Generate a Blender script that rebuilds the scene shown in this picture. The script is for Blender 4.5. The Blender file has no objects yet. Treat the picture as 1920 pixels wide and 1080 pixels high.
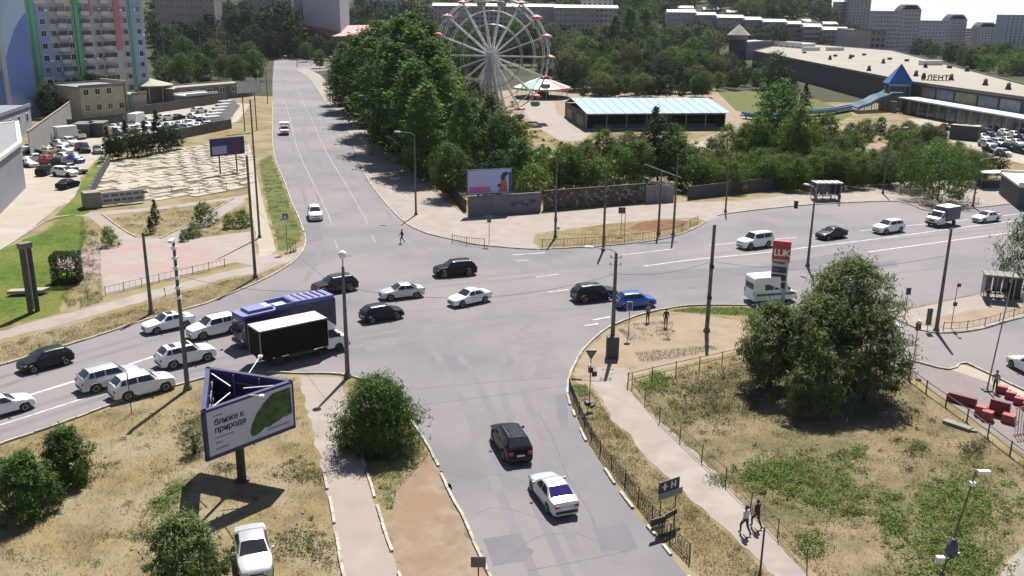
import bpy, bmesh, math, random
import numpy as np
from mathutils import Vector, Matrix, geometry

scene = bpy.context.scene
COL = scene.collection
rnd = random.Random(7)
R = math.radians

# ------------------------------------------------------------------ camera
CAM_H, FPX, HORIZON, ROLL = 28.0, 1750.0, 12.0, R(0.6)
PITCH = math.atan((540 - HORIZON) / FPX)
_F = Vector((0, math.cos(PITCH), -math.sin(PITCH)))
_u0 = Vector((0, math.sin(PITCH), math.cos(PITCH)))
_R = Vector((1, 0, 0)) * math.cos(ROLL) + _u0 * math.sin(ROLL)
_U = _u0 * math.cos(ROLL) - Vector((1, 0, 0)) * math.sin(ROLL)
cam_data = bpy.data.cameras.new("camera")
cam_data.sensor_width = 36.0
cam_data.lens = FPX / 1920 * 36.0
cam_data.clip_start, cam_data.clip_end = 0.5, 20000
cam = bpy.data.objects.new("camera", cam_data)
COL.objects.link(cam)
cam.matrix_world = Matrix(((_R.x, _U.x, -_F.x, 0), (_R.y, _U.y, -_F.y, 0), (_R.z, _U.z, -_F.z, CAM_H), (0, 0, 0, 1)))
scene.camera = cam

# ------------------------------------------------------------------ sky, sun, exposure
SUN_EL, SUN_AZ = R(58), R(11)          # azimuth to the right of the view direction (+Y)
world = bpy.data.worlds.new("World")
scene.world = world
world.use_nodes = True
wn = world.node_tree
bg = wn.nodes["Background"]
sky = wn.nodes.new("ShaderNodeTexSky")
sky.sky_type = 'NISHITA'
sky.sun_disc = False
sky.sun_elevation = SUN_EL
sky.sun_rotation = SUN_AZ
sky.dust_density = 0.8
sky.air_density = 1.0
sky.ozone_density = 1.0
wtc = wn.nodes.new("ShaderNodeTexCoord")           # below the horizon the sky goes on as it is at the horizon
wsep = wn.nodes.new("ShaderNodeSeparateXYZ")
wmax = wn.nodes.new("ShaderNodeMath")
wmax.operation = 'MAXIMUM'
wmax.inputs[1].default_value = 0.03
wcom = wn.nodes.new("ShaderNodeCombineXYZ")
wn.links.new(wtc.outputs["Generated"], wsep.inputs[0])
wn.links.new(wsep.outputs[0], wcom.inputs[0])
wn.links.new(wsep.outputs[1], wcom.inputs[1])
wn.links.new(wsep.outputs[2], wmax.inputs[0])
wn.links.new(wmax.outputs[0], wcom.inputs[2])
wn.links.new(wcom.outputs[0], sky.inputs["Vector"])
hz = wn.nodes.new("ShaderNodeMapRange")              # white summer haze low over the whole horizon
hz.inputs["From Min"].default_value, hz.inputs["From Max"].default_value = 0.22, -0.02
hz.inputs["To Min"].default_value, hz.inputs["To Max"].default_value = 0.0, 0.9
hz.interpolation_type = 'SMOOTHSTEP'
wn.links.new(wsep.outputs[2], hz.inputs["Value"])
hmix = wn.nodes.new("ShaderNodeMix")
hmix.data_type = 'RGBA'
wn.links.new(hz.outputs["Result"], hmix.inputs[0])
wn.links.new(sky.outputs[0], hmix.inputs[6])
hmix.inputs[7].default_value = (9.6, 10.2, 10.5, 1)
wn.links.new(hmix.outputs[2], bg.inputs[0])
bg.inputs[1].default_value = 0.052
sun_d = bpy.data.lights.new("sun", 'SUN')
sun_d.energy = 5.0
sun_d.angle = R(0.5)
sun_d.color = (1.0, 0.955, 0.89)
sun = bpy.data.objects.new("sun", sun_d)
COL.objects.link(sun)
_to_sun = Vector((math.sin(SUN_AZ) * math.cos(SUN_EL), math.cos(SUN_AZ) * math.cos(SUN_EL), math.sin(SUN_EL)))
sun.rotation_euler = _to_sun.to_track_quat('Z', 'Y').to_euler()
sun.location = (0, 0, 120)
vs = scene.view_settings
vs.view_transform = 'Standard'
vs.look = 'None'
vs.exposure = 1.03
vs.gamma = 1.0
vs.use_curve_mapping = False

# ------------------------------------------------------------------ helpers: places
def sstep(t):
    t = min(1.0, max(0.0, t))
    return t * t * (3 - 2 * t)

def tz(x, y):
    """height of the terrain: flat round the crossing, a rise behind the park, a fall towards the far right, a brow beyond"""
    if y < 570:
        return 0.0
    t = sstep((y - 570) / 430)
    w = sstep((x / y - 0.27) / 0.15)
    z = t * ((1 - w) * 40 - w * 15)
    if y > 1050:
        z -= (y - 1050) * 0.075
    return z

def at(px, py, z=0.0, ground=False):
    """the point of the place at height z (or on the terrain) that the traced spot px, py (1920 wide) stands for"""
    d = _F + _R * ((px - 960) / FPX) - _U * ((py - 540) / FPX)
    if not ground:
        t = (z - CAM_H) / d.z
        return Vector((d.x * t, d.y * t, z))
    t = 5.0
    step = 2.0
    while t < 1500:
        q = d * t
        if CAM_H + q.z <= tz(q.x, q.y) + z:
            break
        t += step
    q = d * t
    return Vector((q.x, q.y, tz(q.x, q.y)))

def proj(v):
    w = Vector(v) - Vector((0, 0, CAM_H))
    k = w.dot(_F)
    return 960 + FPX * w.dot(_R) / k, 540 - FPX * w.dot(_U) / k

def heading(px, py, dx, dy):
    a, b = at(px - dx / 2, py - dy / 2), at(px + dx / 2, py + dy / 2)
    return math.atan2(b.y - a.y, b.x - a.x)

def height_for(px, py, ptop):
    b = at(px, py)
    lo, hi = 0.0, 80.0
    for _ in range(40):
        m = (lo + hi) / 2
        if proj((b.x, b.y, m))[1] > ptop:
            lo = m
        else:
            hi = m
    return lo

def smooth_line(pts, n=6, closed=False):
    """Catmull-Rom through 2-D or 3-D points"""
    P = [Vector(p) for p in pts]
    out = []
    N = len(P)
    rng = range(N if closed else N - 1)
    for i in rng:
        p0 = P[(i - 1) % N] if closed or i > 0 else P[0]
        p1, p2 = P[i % N], P[(i + 1) % N]
        p3 = P[(i + 2) % N] if closed or i + 2 < N else P[-1]
        for k in range(n):
            t = k / n
            out.append(0.5 * ((2 * p1) + (p2 - p0) * t + (2 * p0 - 5 * p1 + 4 * p2 - p3) * t * t + (3 * p1 - p0 - 3 * p2 + p3) * t ** 3))
    if not closed:
        out.append(P[-1])
    return out

def resample(pts, step):
    out, acc = [pts[0].copy()], 0.0
    for a, b in zip(pts, pts[1:]):
        L = (b - a).length
        pos = step - acc
        while pos <= L:
            out.append(a + (b - a) * (pos / L))
            pos += step
        acc = (acc + L) % step if L + acc >= step else acc + L
    return out

# ------------------------------------------------------------------ helpers: materials
MATS = {}
def M(name, c, c2=None, sc=2.0, rough=0.7, metal=0.0, bump=0.0, bsc=15.0, c3=None, sc3=0.2, pos=True, coat=0.0, lo=0.38, hi=0.62, spec=0.5, det=6):
    if name in MATS:
        return MATS[name]
    m = bpy.data.materials.new(name)
    m.use_nodes = True
    nt = m.node_tree
    N, L = nt.nodes, nt.links
    b = N["Principled BSDF"]
    b.inputs["Roughness"].default_value = rough
    b.inputs["Metallic"].default_value = metal
    b.inputs["Coat Weight"].default_value = coat
    b.inputs["Coat Roughness"].default_value = 0.12
    b.inputs["Specular IOR Level"].default_value = spec
    if pos:
        co = N.new("ShaderNodeNewGeometry").outputs["Position"]
    else:
        co = N.new("ShaderNodeTexCoord").outputs["Object"]
    def noise(scale, detail=det, rg=0.6):
        n = N.new("ShaderNodeTexNoise")
        n.inputs["Scale"].default_value = scale
        n.inputs["Detail"].default_value = detail
        n.inputs["Roughness"].default_value = rg
        L.new(co, n.inputs["Vector"])
        return n.outputs["Fac"]
    def ramp(src, a, z):
        r = N.new("ShaderNodeMapRange")
        r.inputs["From Min"].default_value = a
        r.inputs["From Max"].default_value = z
        L.new(src, r.inputs["Value"])
        return r.outputs["Result"]
    def mix(f, a, z):
        x = N.new("ShaderNodeMix")
        x.data_type = 'RGBA'
        L.new(f, x.inputs[0])
        for v, s in ((a, x.inputs[6]), (z, x.inputs[7])):
            if isinstance(v, tuple):
                s.default_value = (*v, 1)
            else:
                L.new(v, s)
        return x.outputs[2]
    if c2 is None:
        c2 = tuple(v * 0.86 for v in c)
    col = mix(ramp(noise(sc), lo, hi), c, c2)
    if c3 is not None:
        col = mix(ramp(noise(sc3, 4), 0.45, 0.6), col, c3)
    L.new(col, b.inputs["Base Color"])
    if bump:
        bp = N.new("ShaderNodeBump")
        bp.inputs["Strength"].default_value = bump
        bp.inputs["Distance"].default_value = 0.05
        L.new(noise(bsc, 4), bp.inputs["Height"])
        L.new(bp.outputs["Normal"], b.inputs["Normal"])
    MATS[name] = m
    return m

def M_leaf(name, c, c2, trans=0.26, hue=0.12):
    if name in MATS:
        return MATS[name]
    m = bpy.data.materials.new(name)
    m.use_nodes = True
    nt = m.node_tree
    N, L = nt.nodes, nt.links
    b = N["Principled BSDF"]
    out = N["Material Output"]
    b.inputs["Roughness"].default_value = 0.75
    b.inputs["Specular IOR Level"].default_value = 0.12
    co = N.new("ShaderNodeNewGeometry")
    n = N.new("ShaderNodeTexNoise")
    n.inputs["Scale"].default_value = 0.9
    n.inputs["Detail"].default_value = 5
    L.new(co.outputs["Position"], n.inputs["Vector"])
    r = N.new("ShaderNodeMapRange")
    r.inputs["From Min"].default_value = 0.35
    r.inputs["From Max"].default_value = 0.65
    n2 = N.new("ShaderNodeTexNoise")
    n2.inputs["Scale"].default_value = 5.0
    n2.inputs["Detail"].default_value = 3
    L.new(co.outputs["Position"], n2.inputs["Vector"])
    av = N.new("ShaderNodeMix")
    av.inputs[0].default_value = 0.55
    L.new(n.outputs["Fac"], av.inputs[2])
    L.new(n2.outputs["Fac"], av.inputs[3])
    r.inputs["From Min"].default_value = 0.41
    r.inputs["From Max"].default_value = 0.59
    L.new(av.outputs[0], r.inputs["Value"])
    x = N.new("ShaderNodeMix")
    x.data_type = 'RGBA'
    L.new(r.outputs["Result"], x.inputs[0])
    x.inputs[6].default_value = (*c, 1)
    x.inputs[7].default_value = (*c2, 1)
    oi = N.new("ShaderNodeObjectInfo")
    hs = N.new("ShaderNodeHueSaturation")
    rr = N.new("ShaderNodeMapRange")
    rr.inputs["To Min"].default_value = 1 - hue * 2.6
    rr.inputs["To Max"].default_value = 1 + hue * 2.2
    L.new(oi.outputs["Random"], rr.inputs["Value"])
    L.new(rr.outputs["Result"], hs.inputs["Value"])
    rh = N.new("ShaderNodeMapRange")
    rh.inputs["To Min"].default_value = 0.5 - hue * 0.16
    rh.inputs["To Max"].default_value = 0.5 + hue * 0.10
    mul = N.new("ShaderNodeMath")
    mul.operation = 'MULTIPLY'
    mul.inputs[1].default_value = 7.31
    fr = N.new("ShaderNodeMath")
    fr.operation = 'FRACT'
    L.new(oi.outputs["Random"], mul.inputs[0])
    L.new(mul.outputs[0], fr.inputs[0])
    L.new(fr.outputs[0], rh.inputs["Value"])
    L.new(rh.outputs["Result"], hs.inputs["Hue"])
    L.new(x.outputs[2], hs.inputs["Color"])
    L.new(hs.outputs["Color"], b.inputs["Base Color"])
    tr = N.new("ShaderNodeBsdfTranslucent")
    L.new(hs.outputs["Color"], tr.inputs["Color"])
    ms = N.new("ShaderNodeMixShader")
    ms.inputs[0].default_value = trans
    L.new(b.outputs[0], ms.inputs[1])
    L.new(tr.outputs[0], ms.inputs[2])
    L.new(ms.outputs[0], out.inputs["Surface"])
    MATS[name] = m
    return m

# ------------------------------------------------------------------ helpers: meshes and objects
class MB:
    """collects shapes into one mesh"""
    def __init__(s):
        s.v, s.f, s.m = [], [], []
    def add(s, vs, fs, mi=0):
        o = len(s.v)
        s.v += [tuple(v) for v in vs]
        s.f += [tuple(i + o for i in f) for f in fs]
        s.m += [mi] * len(fs)
        return s
    def box(s, c, d, rz=0.0, mi=0, top=1.0):
        x, y, z = d[0] / 2, d[1] / 2, d[2] / 2
        cs, sn = math.cos(rz), math.sin(rz)
        vs = []
        for dz in (-1, 1):
            k = top if dz > 0 else 1.0
            for sx, sy in ((-1, -1), (1, -1), (1, 1), (-1, 1)):
                a, b = sx * x * k, sy * y * k
                vs.append((c[0] + a * cs - b * sn, c[1] + a * sn + b * cs, c[2] + dz * z))
        return s.add(vs, ((3, 2, 1, 0), (4, 5, 6, 7), (0, 1, 5, 4), (1, 2, 6, 5), (2, 3, 7, 6), (3, 0, 4, 7)), mi)
    def bar(s, a, b, w, h=None, mi=0):
        """a square bar from a to b"""
        a, b = Vector(a), Vector(b)
        h = h or w
        d = (b - a).normalized()
        u = d.cross(Vector((0, 0, 1)))
        if u.length < 1e-4:
            u = Vector((1, 0, 0))
        u.normalize()
        n = u.cross(d)
        vs = []
        for p in (a, b):
            for su, sn_ in ((-1, -1), (1, -1), (1, 1), (-1, 1)):
                vs.append(p + u * su * w / 2 + n * sn_ * h / 2)
        return s.add(vs, ((3, 2, 1, 0), (4, 5, 6, 7), (0, 1, 5, 4), (1, 2, 6, 5), (2, 3, 7, 6), (3, 0, 4, 7)), mi)
    def tube(s, a, b, r0, r1=None, n=8, mi=0, caps=True):
        a, b = Vector(a), Vector(b)
        r1 = r0 if r1 is None else r1
        d = (b - a).normalized()
        u = d.cross(Vector((0, 0, 1)))
        if u.length < 1e-4:
            u = Vector((1, 0, 0))
        u.normalize()
        w = d.cross(u)
        vs = []
        for p, r in ((a, r0), (b, r1)):
            for k in range(n):
                t = 2 * math.pi * k / n
                vs.append(p + (u * math.cos(t) + w * math.sin(t)) * r)
        fs = [(k, (k + 1) % n, n + (k + 1) % n, n + k) for k in range(n)]
        if caps:
            fs += [tuple(reversed(range(n))), tuple(range(n, 2 * n))]
        return s.add(vs, fs, mi)
    def path(s, pts, r, n=6, mi=0):
        for a, b in zip(pts, pts[1:]):
            s.tube(a, b, r, r, n, mi)
        return s
    def lathe(s, prof, n=16, c=(0, 0, 0), mi=0):
        vs, fs = [], []
        for r, z in prof:
            for k in range(n):
                t = 2 * math.pi * k / n
                vs.append((c[0] + r * math.cos(t), c[1] + r * math.sin(t), c[2] + z))
        for i in range(len(prof) - 1):
            for k in range(n):
                fs.append((i * n + k, i * n + (k + 1) % n, (i + 1) * n + (k + 1) % n, (i + 1) * n + k))
        fs.append(tuple(reversed(range(n))))
        fs.append(tuple(range((len(prof) - 1) * n, len(prof) * n)))
        return s.add(vs, fs, mi)
    def prism(s, pts, z0, z1, mi=0, mtop=None):
        """walls + caps over a 2-D outline; z1 may be a list of heights"""
        n = len(pts)
        zt = z1 if isinstance(z1, (list, tuple)) else [z1] * n
        zb = z0 if isinstance(z0, (list, tuple)) else [z0] * n
        area = sum(pts[i][0] * pts[(i + 1) % n][1] - pts[(i + 1) % n][0] * pts[i][1] for i in range(n))
        idx = list(range(n)) if area > 0 else list(reversed(range(n)))
        vs = [(pts[i][0], pts[i][1], zb[i]) for i in idx] + [(pts[i][0], pts[i][1], zt[i]) for i in idx]
        fs = [(k, (k + 1) % n, n + (k + 1) % n, n + k) for k in range(n)]
        s.add(vs, fs + [tuple(reversed(range(n)))], mi)
        s.add(vs[n:], [tuple(range(n))], mi if mtop is None else mtop)
        return s
    def quad(s, a, b, c, d, mi=0):
        return s.add((a, b, c, d), ((0, 1, 2, 3),), mi)
    def mesh(s, name, mats=None, smooth=None):
        me = bpy.data.meshes.new(name)
        me.from_pydata(s.v, [], s.f)
        if mats is not None:
            for m in (mats if isinstance(mats, (list, tuple)) else [mats]):
                me.materials.append(m)
        if any(s.m):
            me.polygons.foreach_set("material_index", s.m)
        if smooth:
            me.polygons.foreach_set("use_smooth", [True] * len(s.f))
            me.update()
            me.set_sharp_from_angle(angle=R(smooth))
        me.update()
        return me

def link(name, me, parent=None, loc=None, rz=None, kind=None):
    o = bpy.data.objects.new(name, me)
    COL.objects.link(o)
    if parent is not None:
        o.parent = parent
    if loc is not None:
        o.location = loc
    if rz is not None:
        o.rotation_euler = (0, 0, rz)
    if kind:
        o["kind"] = kind
    return o

def part(name, mb, mat, parent, smooth=None, kind=None, loc=None, rz=None, label=None):
    o = link(name, mb.mesh(name, mat, smooth), parent, loc, rz, kind)
    if label:
        o["label"] = label
    return o

def tag(o, label, cat, group=None):
    o["label"] = label
    o["category"] = cat
    if group:
        o["group"] = group
    return o

def thing(name, label, cat, loc=(0, 0, 0), rz=0.0, group=None):
    o = bpy.data.objects.new(name, None)
    o.empty_display_size = 0.3
    COL.objects.link(o)
    o.location = loc
    o.rotation_euler = (0, 0, rz)
    return tag(o, label, cat, group)

def copy_tree(o, parent=None):
    c = o.copy()
    COL.objects.link(c)
    c.parent = parent
    for ch in list(o.children):
        copy_tree(ch, c)
    return c

def recolor(o, m):
    for s in o.material_slots:
        s.link = 'OBJECT'
        s.material = m

def inside(poly, X, Y):
    """numpy point-in-polygon"""
    r = np.zeros(len(X), bool)
    n = len(poly)
    for i in range(n):
        x1, y1 = poly[i][0], poly[i][1]
        x2, y2 = poly[(i + 1) % n][0], poly[(i + 1) % n][1]
        c = ((y1 > Y) != (y2 > Y)) & (X < (x2 - x1) * (Y - y1) / ((y2 - y1) or 1e-9) + x1)
        r ^= c
    return r

def fast_mesh(name, V, F, mat):
    """V (n,3), F (m,4) quads -> mesh, the quick way"""
    me = bpy.data.meshes.new(name)
    n, m, k = len(V), len(F), F.shape[1]
    me.vertices.add(n)
    me.vertices.foreach_set("co", np.asarray(V, np.float32).ravel())
    me.loops.add(m * k)
    me.loops.foreach_set("vertex_index", F.astype(np.int32).ravel())
    me.polygons.add(m)
    me.polygons.foreach_set("loop_start", np.arange(0, m * k, k, dtype=np.int32))
    me.materials.append(mat)
    me.update(calc_edges=True)
    return me
# ------------------------------------------------------------------ materials of the setting
m_field = M("dry_field", (0.19, 0.148, 0.074), (0.128, 0.1, 0.055), 0.45, 0.95, bump=0.6, bsc=5, c3=(0.205, 0.17, 0.11), sc3=0.13, lo=0.42, hi=0.6, spec=0.1, det=9)
m_far_ground = M("far_ground", (0.030, 0.038, 0.018), (0.055, 0.055, 0.034), 0.02, 0.95, spec=0.1)
m_asphalt = M("asphalt", (0.150, 0.138, 0.148), (0.122, 0.113, 0.125), 0.13, 0.85, bump=0.25, bsc=14, c3=(0.172, 0.154, 0.152), sc3=0.04, spec=0.25, det=8)
m_patch = M("asphalt_patch", (0.118, 0.112, 0.127), (0.13, 0.12, 0.135), 0.4, 0.85, spec=0.2)
m_walk = M("old_pavement", (0.262, 0.226, 0.202), (0.212, 0.182, 0.163), 0.5, 0.9, bump=0.3, bsc=6, c3=(0.232, 0.195, 0.17), sc3=0.12, spec=0.2, det=8)
m_walk_light = M("light_concrete", (0.31, 0.275, 0.235), (0.25, 0.22, 0.185), 0.35, 0.9, bump=0.2, c3=(0.27, 0.235, 0.19), sc3=0.1, spec=0.2)
m_plaza = M("plaza_paving", (0.255, 0.215, 0.195), (0.225, 0.19, 0.172), 0.6, 0.85, spec=0.2)
m_pink = M("pink_paving", (0.262, 0.192, 0.178), (0.235, 0.18, 0.165), 0.5, 0.85, spec=0.2)
m_sand = M("sandy_soil", (0.255, 0.195, 0.145), (0.195, 0.148, 0.108), 0.5, 0.95, bump=0.5, bsc=4, c3=(0.225, 0.178, 0.135), sc3=0.2, spec=0.1, det=9)
m_brown = M("brown_soil", (0.222, 0.168, 0.126), (0.17, 0.124, 0.092), 0.8, 0.95, bump=0.7, bsc=5, c3=(0.185, 0.13, 0.09), sc3=0.25, spec=0.1, det=9)
m_red_soil = M("red_soil", (0.17, 0.088, 0.052), (0.12, 0.07, 0.042), 0.6, 0.95, bump=0.6, bsc=4, spec=0.1)
m_lawn = M("watered_lawn", (0.075, 0.115, 0.018), (0.05, 0.085, 0.016), 0.35, 0.95, bump=0.7, bsc=9, c3=(0.115, 0.125, 0.03), sc3=0.12, spec=0.1, det=9)
m_verge = M("green_verge", (0.062, 0.092, 0.022), (0.12, 0.102, 0.045), 0.4, 0.95, bump=0.7, bsc=8, spec=0.1, det=9)
m_kerb = M("kerb_stone", (0.36, 0.33, 0.28), (0.24, 0.215, 0.185), 0.9, 0.85, spec=0.2)
m_paint = M("road_paint", (0.42, 0.40, 0.42), (0.20, 0.19, 0.205), 1.3, 0.7, lo=0.42, hi=0.7)
m_worn_paint = M("worn_road_paint", (0.235, 0.222, 0.235), (0.148, 0.137, 0.148), 0.9, 0.75, lo=0.40, hi=0.62)
m_track = M("tyre_track", (0.138, 0.127, 0.138), (0.118, 0.11, 0.121), 0.35, 0.8, spec=0.3, det=8)
m_dark_mark = M("dark_road_mark", (0.075, 0.07, 0.078), (0.1, 0.092, 0.1), 1.0, 0.8)
m_brick = M("brick_paving", (0.165, 0.135, 0.125), (0.115, 0.095, 0.092), 3.5, 0.85, bump=0.4, bsc=20, c3=(0.15, 0.12, 0.115), sc3=0.4, det=10)
m_conc = M("concrete", (0.22, 0.2, 0.175), (0.16, 0.145, 0.13), 0.7, 0.9, bump=0.2)
m_conc_d = M("weathered_concrete", (0.15, 0.14, 0.135), (0.105, 0.098, 0.097), 0.8, 0.9, bump=0.25)
m_pole = M("pole_concrete", (0.135, 0.12, 0.105), (0.09, 0.08, 0.075), 1.4, 0.85)
m_steel = M("galvanised_steel", (0.30, 0.31, 0.32), (0.23, 0.24, 0.25), 2.0, 0.5, metal=0.4)
m_dark_iron = M("dark_iron", (0.025, 0.024, 0.026), (0.045, 0.04, 0.038), 3.0, 0.6)
m_black = M("black_rubber", (0.018, 0.018, 0.02), None, 5, 0.7)
m_white = M("white_paint", (0.74, 0.74, 0.72), (0.62, 0.62, 0.6), 1.0, 0.5)
m_offwhite = M("cream_paint", (0.42, 0.38, 0.26), (0.36, 0.32, 0.22), 0.6, 0.8)
m_red = M("red_paint", (0.36, 0.055, 0.05), (0.28, 0.045, 0.042), 1.0, 0.6)
m_blue_f = M("dark_blue_paint", (0.022, 0.026, 0.11), (0.018, 0.02, 0.08), 1.0, 0.5)
m_glass = M("dark_glass", (0.016, 0.018, 0.022), (0.03, 0.033, 0.04), 0.6, 0.08, spec=0.6)
m_glass_b = M("blue_glass", (0.03, 0.05, 0.065), (0.05, 0.075, 0.09), 0.3, 0.1, spec=0.7)

# ------------------------------------------------------------------ ground
xs = np.unique(np.concatenate([np.linspace(-1400, -700, 12), np.linspace(-700, 900, 108), np.linspace(900, 1400, 9)]))
ys = np.unique(np.concatenate([np.array([-70, 0, 100, 200, 300]), np.linspace(335, 1400, 84), np.linspace(1400, 1640, 6)]))
gv = [(x, y, tz(x, y)) for y in ys for x in xs]
nx = len(xs)
gf = [(j * nx + i, j * nx + i + 1, (j + 1) * nx + i + 1, (j + 1) * nx + i) for j in range(len(ys) - 1) for i in range(nx - 1)]
me = bpy.data.meshes.new("ground")
me.from_pydata(gv, [], gf)
me.materials.append(m_field)
me.materials.append(m_far_ground)
me.polygons.foreach_set("material_index", [1 if gv[f[2]][1] > 320 else 0 for f in gf])
me.polygons.foreach_set("use_smooth", [True] * len(gf))
link("ground", me, kind="structure")

def outline(px, sm=0, rag=0.0, seed=1):
    pts = [at(p[0], p[1]).to_2d() for p in px]
    if sm:
        pts = smooth_line(pts, sm, True)
    if rag:
        rr = random.Random(seed)
        out = []
        for a, b in zip(pts, pts[1:] + pts[:1]):
            d = b - a
            n = max(1, min(60, int(d.length / 0.55)))
            nn = Vector((-d.y, d.x)).normalized() if d.length else Vector((0, 0))
            for k in range(n):
                out.append(a + d * (k / n) + nn * rr.uniform(-rag, rag))
        pts = out
    return [(p.x, p.y) for p in pts]

def sheet(name, px, z, mat, sm=0, rag=0.0, world=None, parent=None):
    pts = world or outline(px, sm, rag, len(px))
    tri = geometry.tessellate_polygon([[Vector((x, y, 0)) for x, y in pts]])
    me = bpy.data.meshes.new(name)
    fs = []
    for a, b, c in tri:
        (x1, y1), (x2, y2), (x3, y3) = pts[a], pts[b], pts[c]
        fs.append((a, b, c) if (x2 - x1) * (y3 - y1) - (x3 - x1) * (y2 - y1) > 0 else (a, c, b))
    me.from_pydata([(x, y, z) for x, y in pts], [], fs)
    me.materials.append(mat)
    return link(name, me, kind="structure", parent=parent)

FAR_LEFT = [(-260, 748), (-120, 713), (0, 686), (60, 668), (120, 650), (200, 625), (275, 600), (380, 572), (440, 548), (500, 522), (545, 495), (565, 475), (573, 455), (570, 435), (560, 408), (545, 375), (533, 340), (518, 305), (511, 270), (511, 230), (511, 190), (511, 150), (514, 112)]
FAR_RIGHT = [(557, 112), (561, 135), (580, 147), (610, 190), (645, 225), (665, 280), (683, 325), (705, 360), (745, 405), (770, 425), (785, 432), (806, 440), (850, 450), (900, 460), (980, 467), (1010, 468)]
ISLAND_EDGE = [(1010, 468), (1060, 466), (1130, 462), (1200, 455), (1255, 446), (1300, 430), (1326, 415)]
POCKET = [(1345, 405), (1365, 401), (1430, 393), (1500, 386), (1600, 380), (1680, 378), (1710, 385), (1740, 396), (1785, 393), (1850, 388), (1920, 380), (2150, 356)]
BUS_SIDE = [(2250, 478), (1920, 525), (1850, 546), (1760, 566), (1680, 583), (1655, 589), (1678, 598), (1700, 608), (1725, 619), (1760, 625), (1830, 620), (1920, 595), (2150, 548)]
GAS_SIDE = [(2320, 800), (1920, 733), (1830, 690), (1803, 680), (1775, 694), (1670, 665), (1600, 640), (1530, 597), (1480, 580), (1400, 573)]
CORNER = [(1400, 573), (1290, 574), (1215, 587), (1160, 606), (1130, 622), (1095, 655), (1077, 685), (1066, 712), (1063, 740), (1075, 775), (1100, 830), (1140, 890), (1190, 960), (1240, 1020), (1300, 1095), (1390, 1210)]
STREET_LEFT = [(985, 1210), (925, 1095), (890, 1020), (868, 970), (845, 930), (820, 872), (798, 830), (765, 780), (725, 736), (690, 716), (665, 708), (640, 703), (600, 701), (560, 701), (500, 698)]
NEAR_LEFT = [(500, 698), (480, 698), (400, 706), (330, 724), (245, 747), (120, 793), (0, 834), (-160, 892), (-300, 948)]
road_px = FAR_LEFT + FAR_RIGHT + ISLAND_EDGE[1:] + POCKET + BUS_SIDE + GAS_SIDE + CORNER[1:] + STREET_LEFT + NEAR_LEFT[1:]
sheet("road", road_px, 0.012, m_asphalt)
sheet("side_road", [(557, 114), (590, 112), (640, 118), (700, 118), (700, 128), (640, 130), (561, 136)], 0.008, m_asphalt)
sheet("junction_road", [(440, 105), (514, 104), (640, 104), (700, 105), (700, 112), (560, 113), (514, 113), (440, 113)], 0.008, m_asphalt)

# pavements and soil, each 4 mm above the one below
sheet("park_pavement", [(557, 130), (561, 135), (580, 147), (610, 190), (645, 225), (665, 280), (683, 325), (705, 360), (745, 405), (770, 425), (785, 432), (806, 440), (850, 450), (900, 460), (980, 467), (1010, 468), (1100, 464), (1326, 415), (1365, 401), (1430, 393), (1500, 386), (1600, 380), (1680, 378), (1710, 385), (1740, 396), (1785, 393), (1850, 388), (1920, 380), (2150, 356), (2150, 338), (1920, 348), (1800, 346), (1700, 340), (1560, 356), (1400, 376), (1210, 382), (1020, 402), (876, 406), (830, 374), (760, 312), (700, 250), (650, 190), (600, 140), (575, 128)], 0.02, m_walk)
sheet("island_soil", [(1000, 455), (1012, 466), (1060, 464), (1130, 460), (1200, 453), (1254, 444), (1300, 428), (1322, 415), (1305, 408), (1235, 411), (1130, 421), (1060, 431), (1005, 438)], 0.032, m_field, rag=0.12)
sheet("island_red_soil", [(1182, 430), (1200, 418), (1240, 414), (1285, 415), (1278, 426), (1240, 433)], 0.036, m_red_soil, sm=3, rag=0.15)
sheet("verge_pavement", [(-200, 668), (-60, 637), (0, 622), (60, 604), (175, 575), (265, 550), (350, 528), (440, 505), (482, 499), (530, 482), (556, 466), (568, 460), (571, 470), (560, 481), (545, 490), (510, 503), (480, 514), (430, 520), (300, 557), (165, 595), (100, 613), (0, 637), (-60, 652), (-200, 686)], 0.016, m_walk, rag=0.12)
sheet("plaza", [(185, 476), (190, 510), (196, 553), (300, 527), (440, 492), (482, 500), (530, 484), (520, 476), (480, 477), (476, 433), (335, 452), (300, 447), (262, 447), (232, 458), (202, 468)], 0.02, m_plaza)
pc = at(262, 484)
sheet("pink_circle", None, 0.024, m_pink, world=[(pc.x + math.cos(t * math.pi / 18) * 9.0, pc.y + math.sin(t * math.pi / 18) * 7.0) for t in range(36)])
sheet("pale_circle", None, 0.028, m_plaza, world=[(pc.x + math.cos(t * math.pi / 18) * 3.6, pc.y + math.sin(t * math.pi / 18) * 3.4) for t in range(36)])
sheet("left_path", [(163, 403), (190, 400), (226, 428), (262, 449), (232, 459), (205, 440)], 0.016, m_walk)
sheet("right_path", [(300, 449), (380, 408), (440, 372), (462, 366), (458, 378), (400, 416), (335, 453)], 0.016, m_walk)
sheet("front_path", [(150, 406), (170, 398), (300, 388), (420, 372), (470, 364), (466, 370), (420, 378), (300, 394), (190, 404)], 0.024, m_walk)
sheet("straight_path", [(455, 272), (468, 270), (490, 365), (518, 472), (500, 482), (487, 480), (472, 400), (462, 330)], 0.024, m_walk_light, rag=0.08)
sheet("verge_lawn", [(485, 303), (508, 290), (524, 330), (548, 392), (562, 430), (564, 452), (545, 466), (524, 470), (505, 400), (492, 340)], 0.012, m_verge, rag=0.3)
sheet("lawn", [(-180, 540), (0, 470), (90, 430), (112, 406), (158, 404), (163, 440), (150, 480), (128, 540), (112, 588), (0, 612), (-180, 662)], 0.008, m_lawn, rag=0.25)
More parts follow.
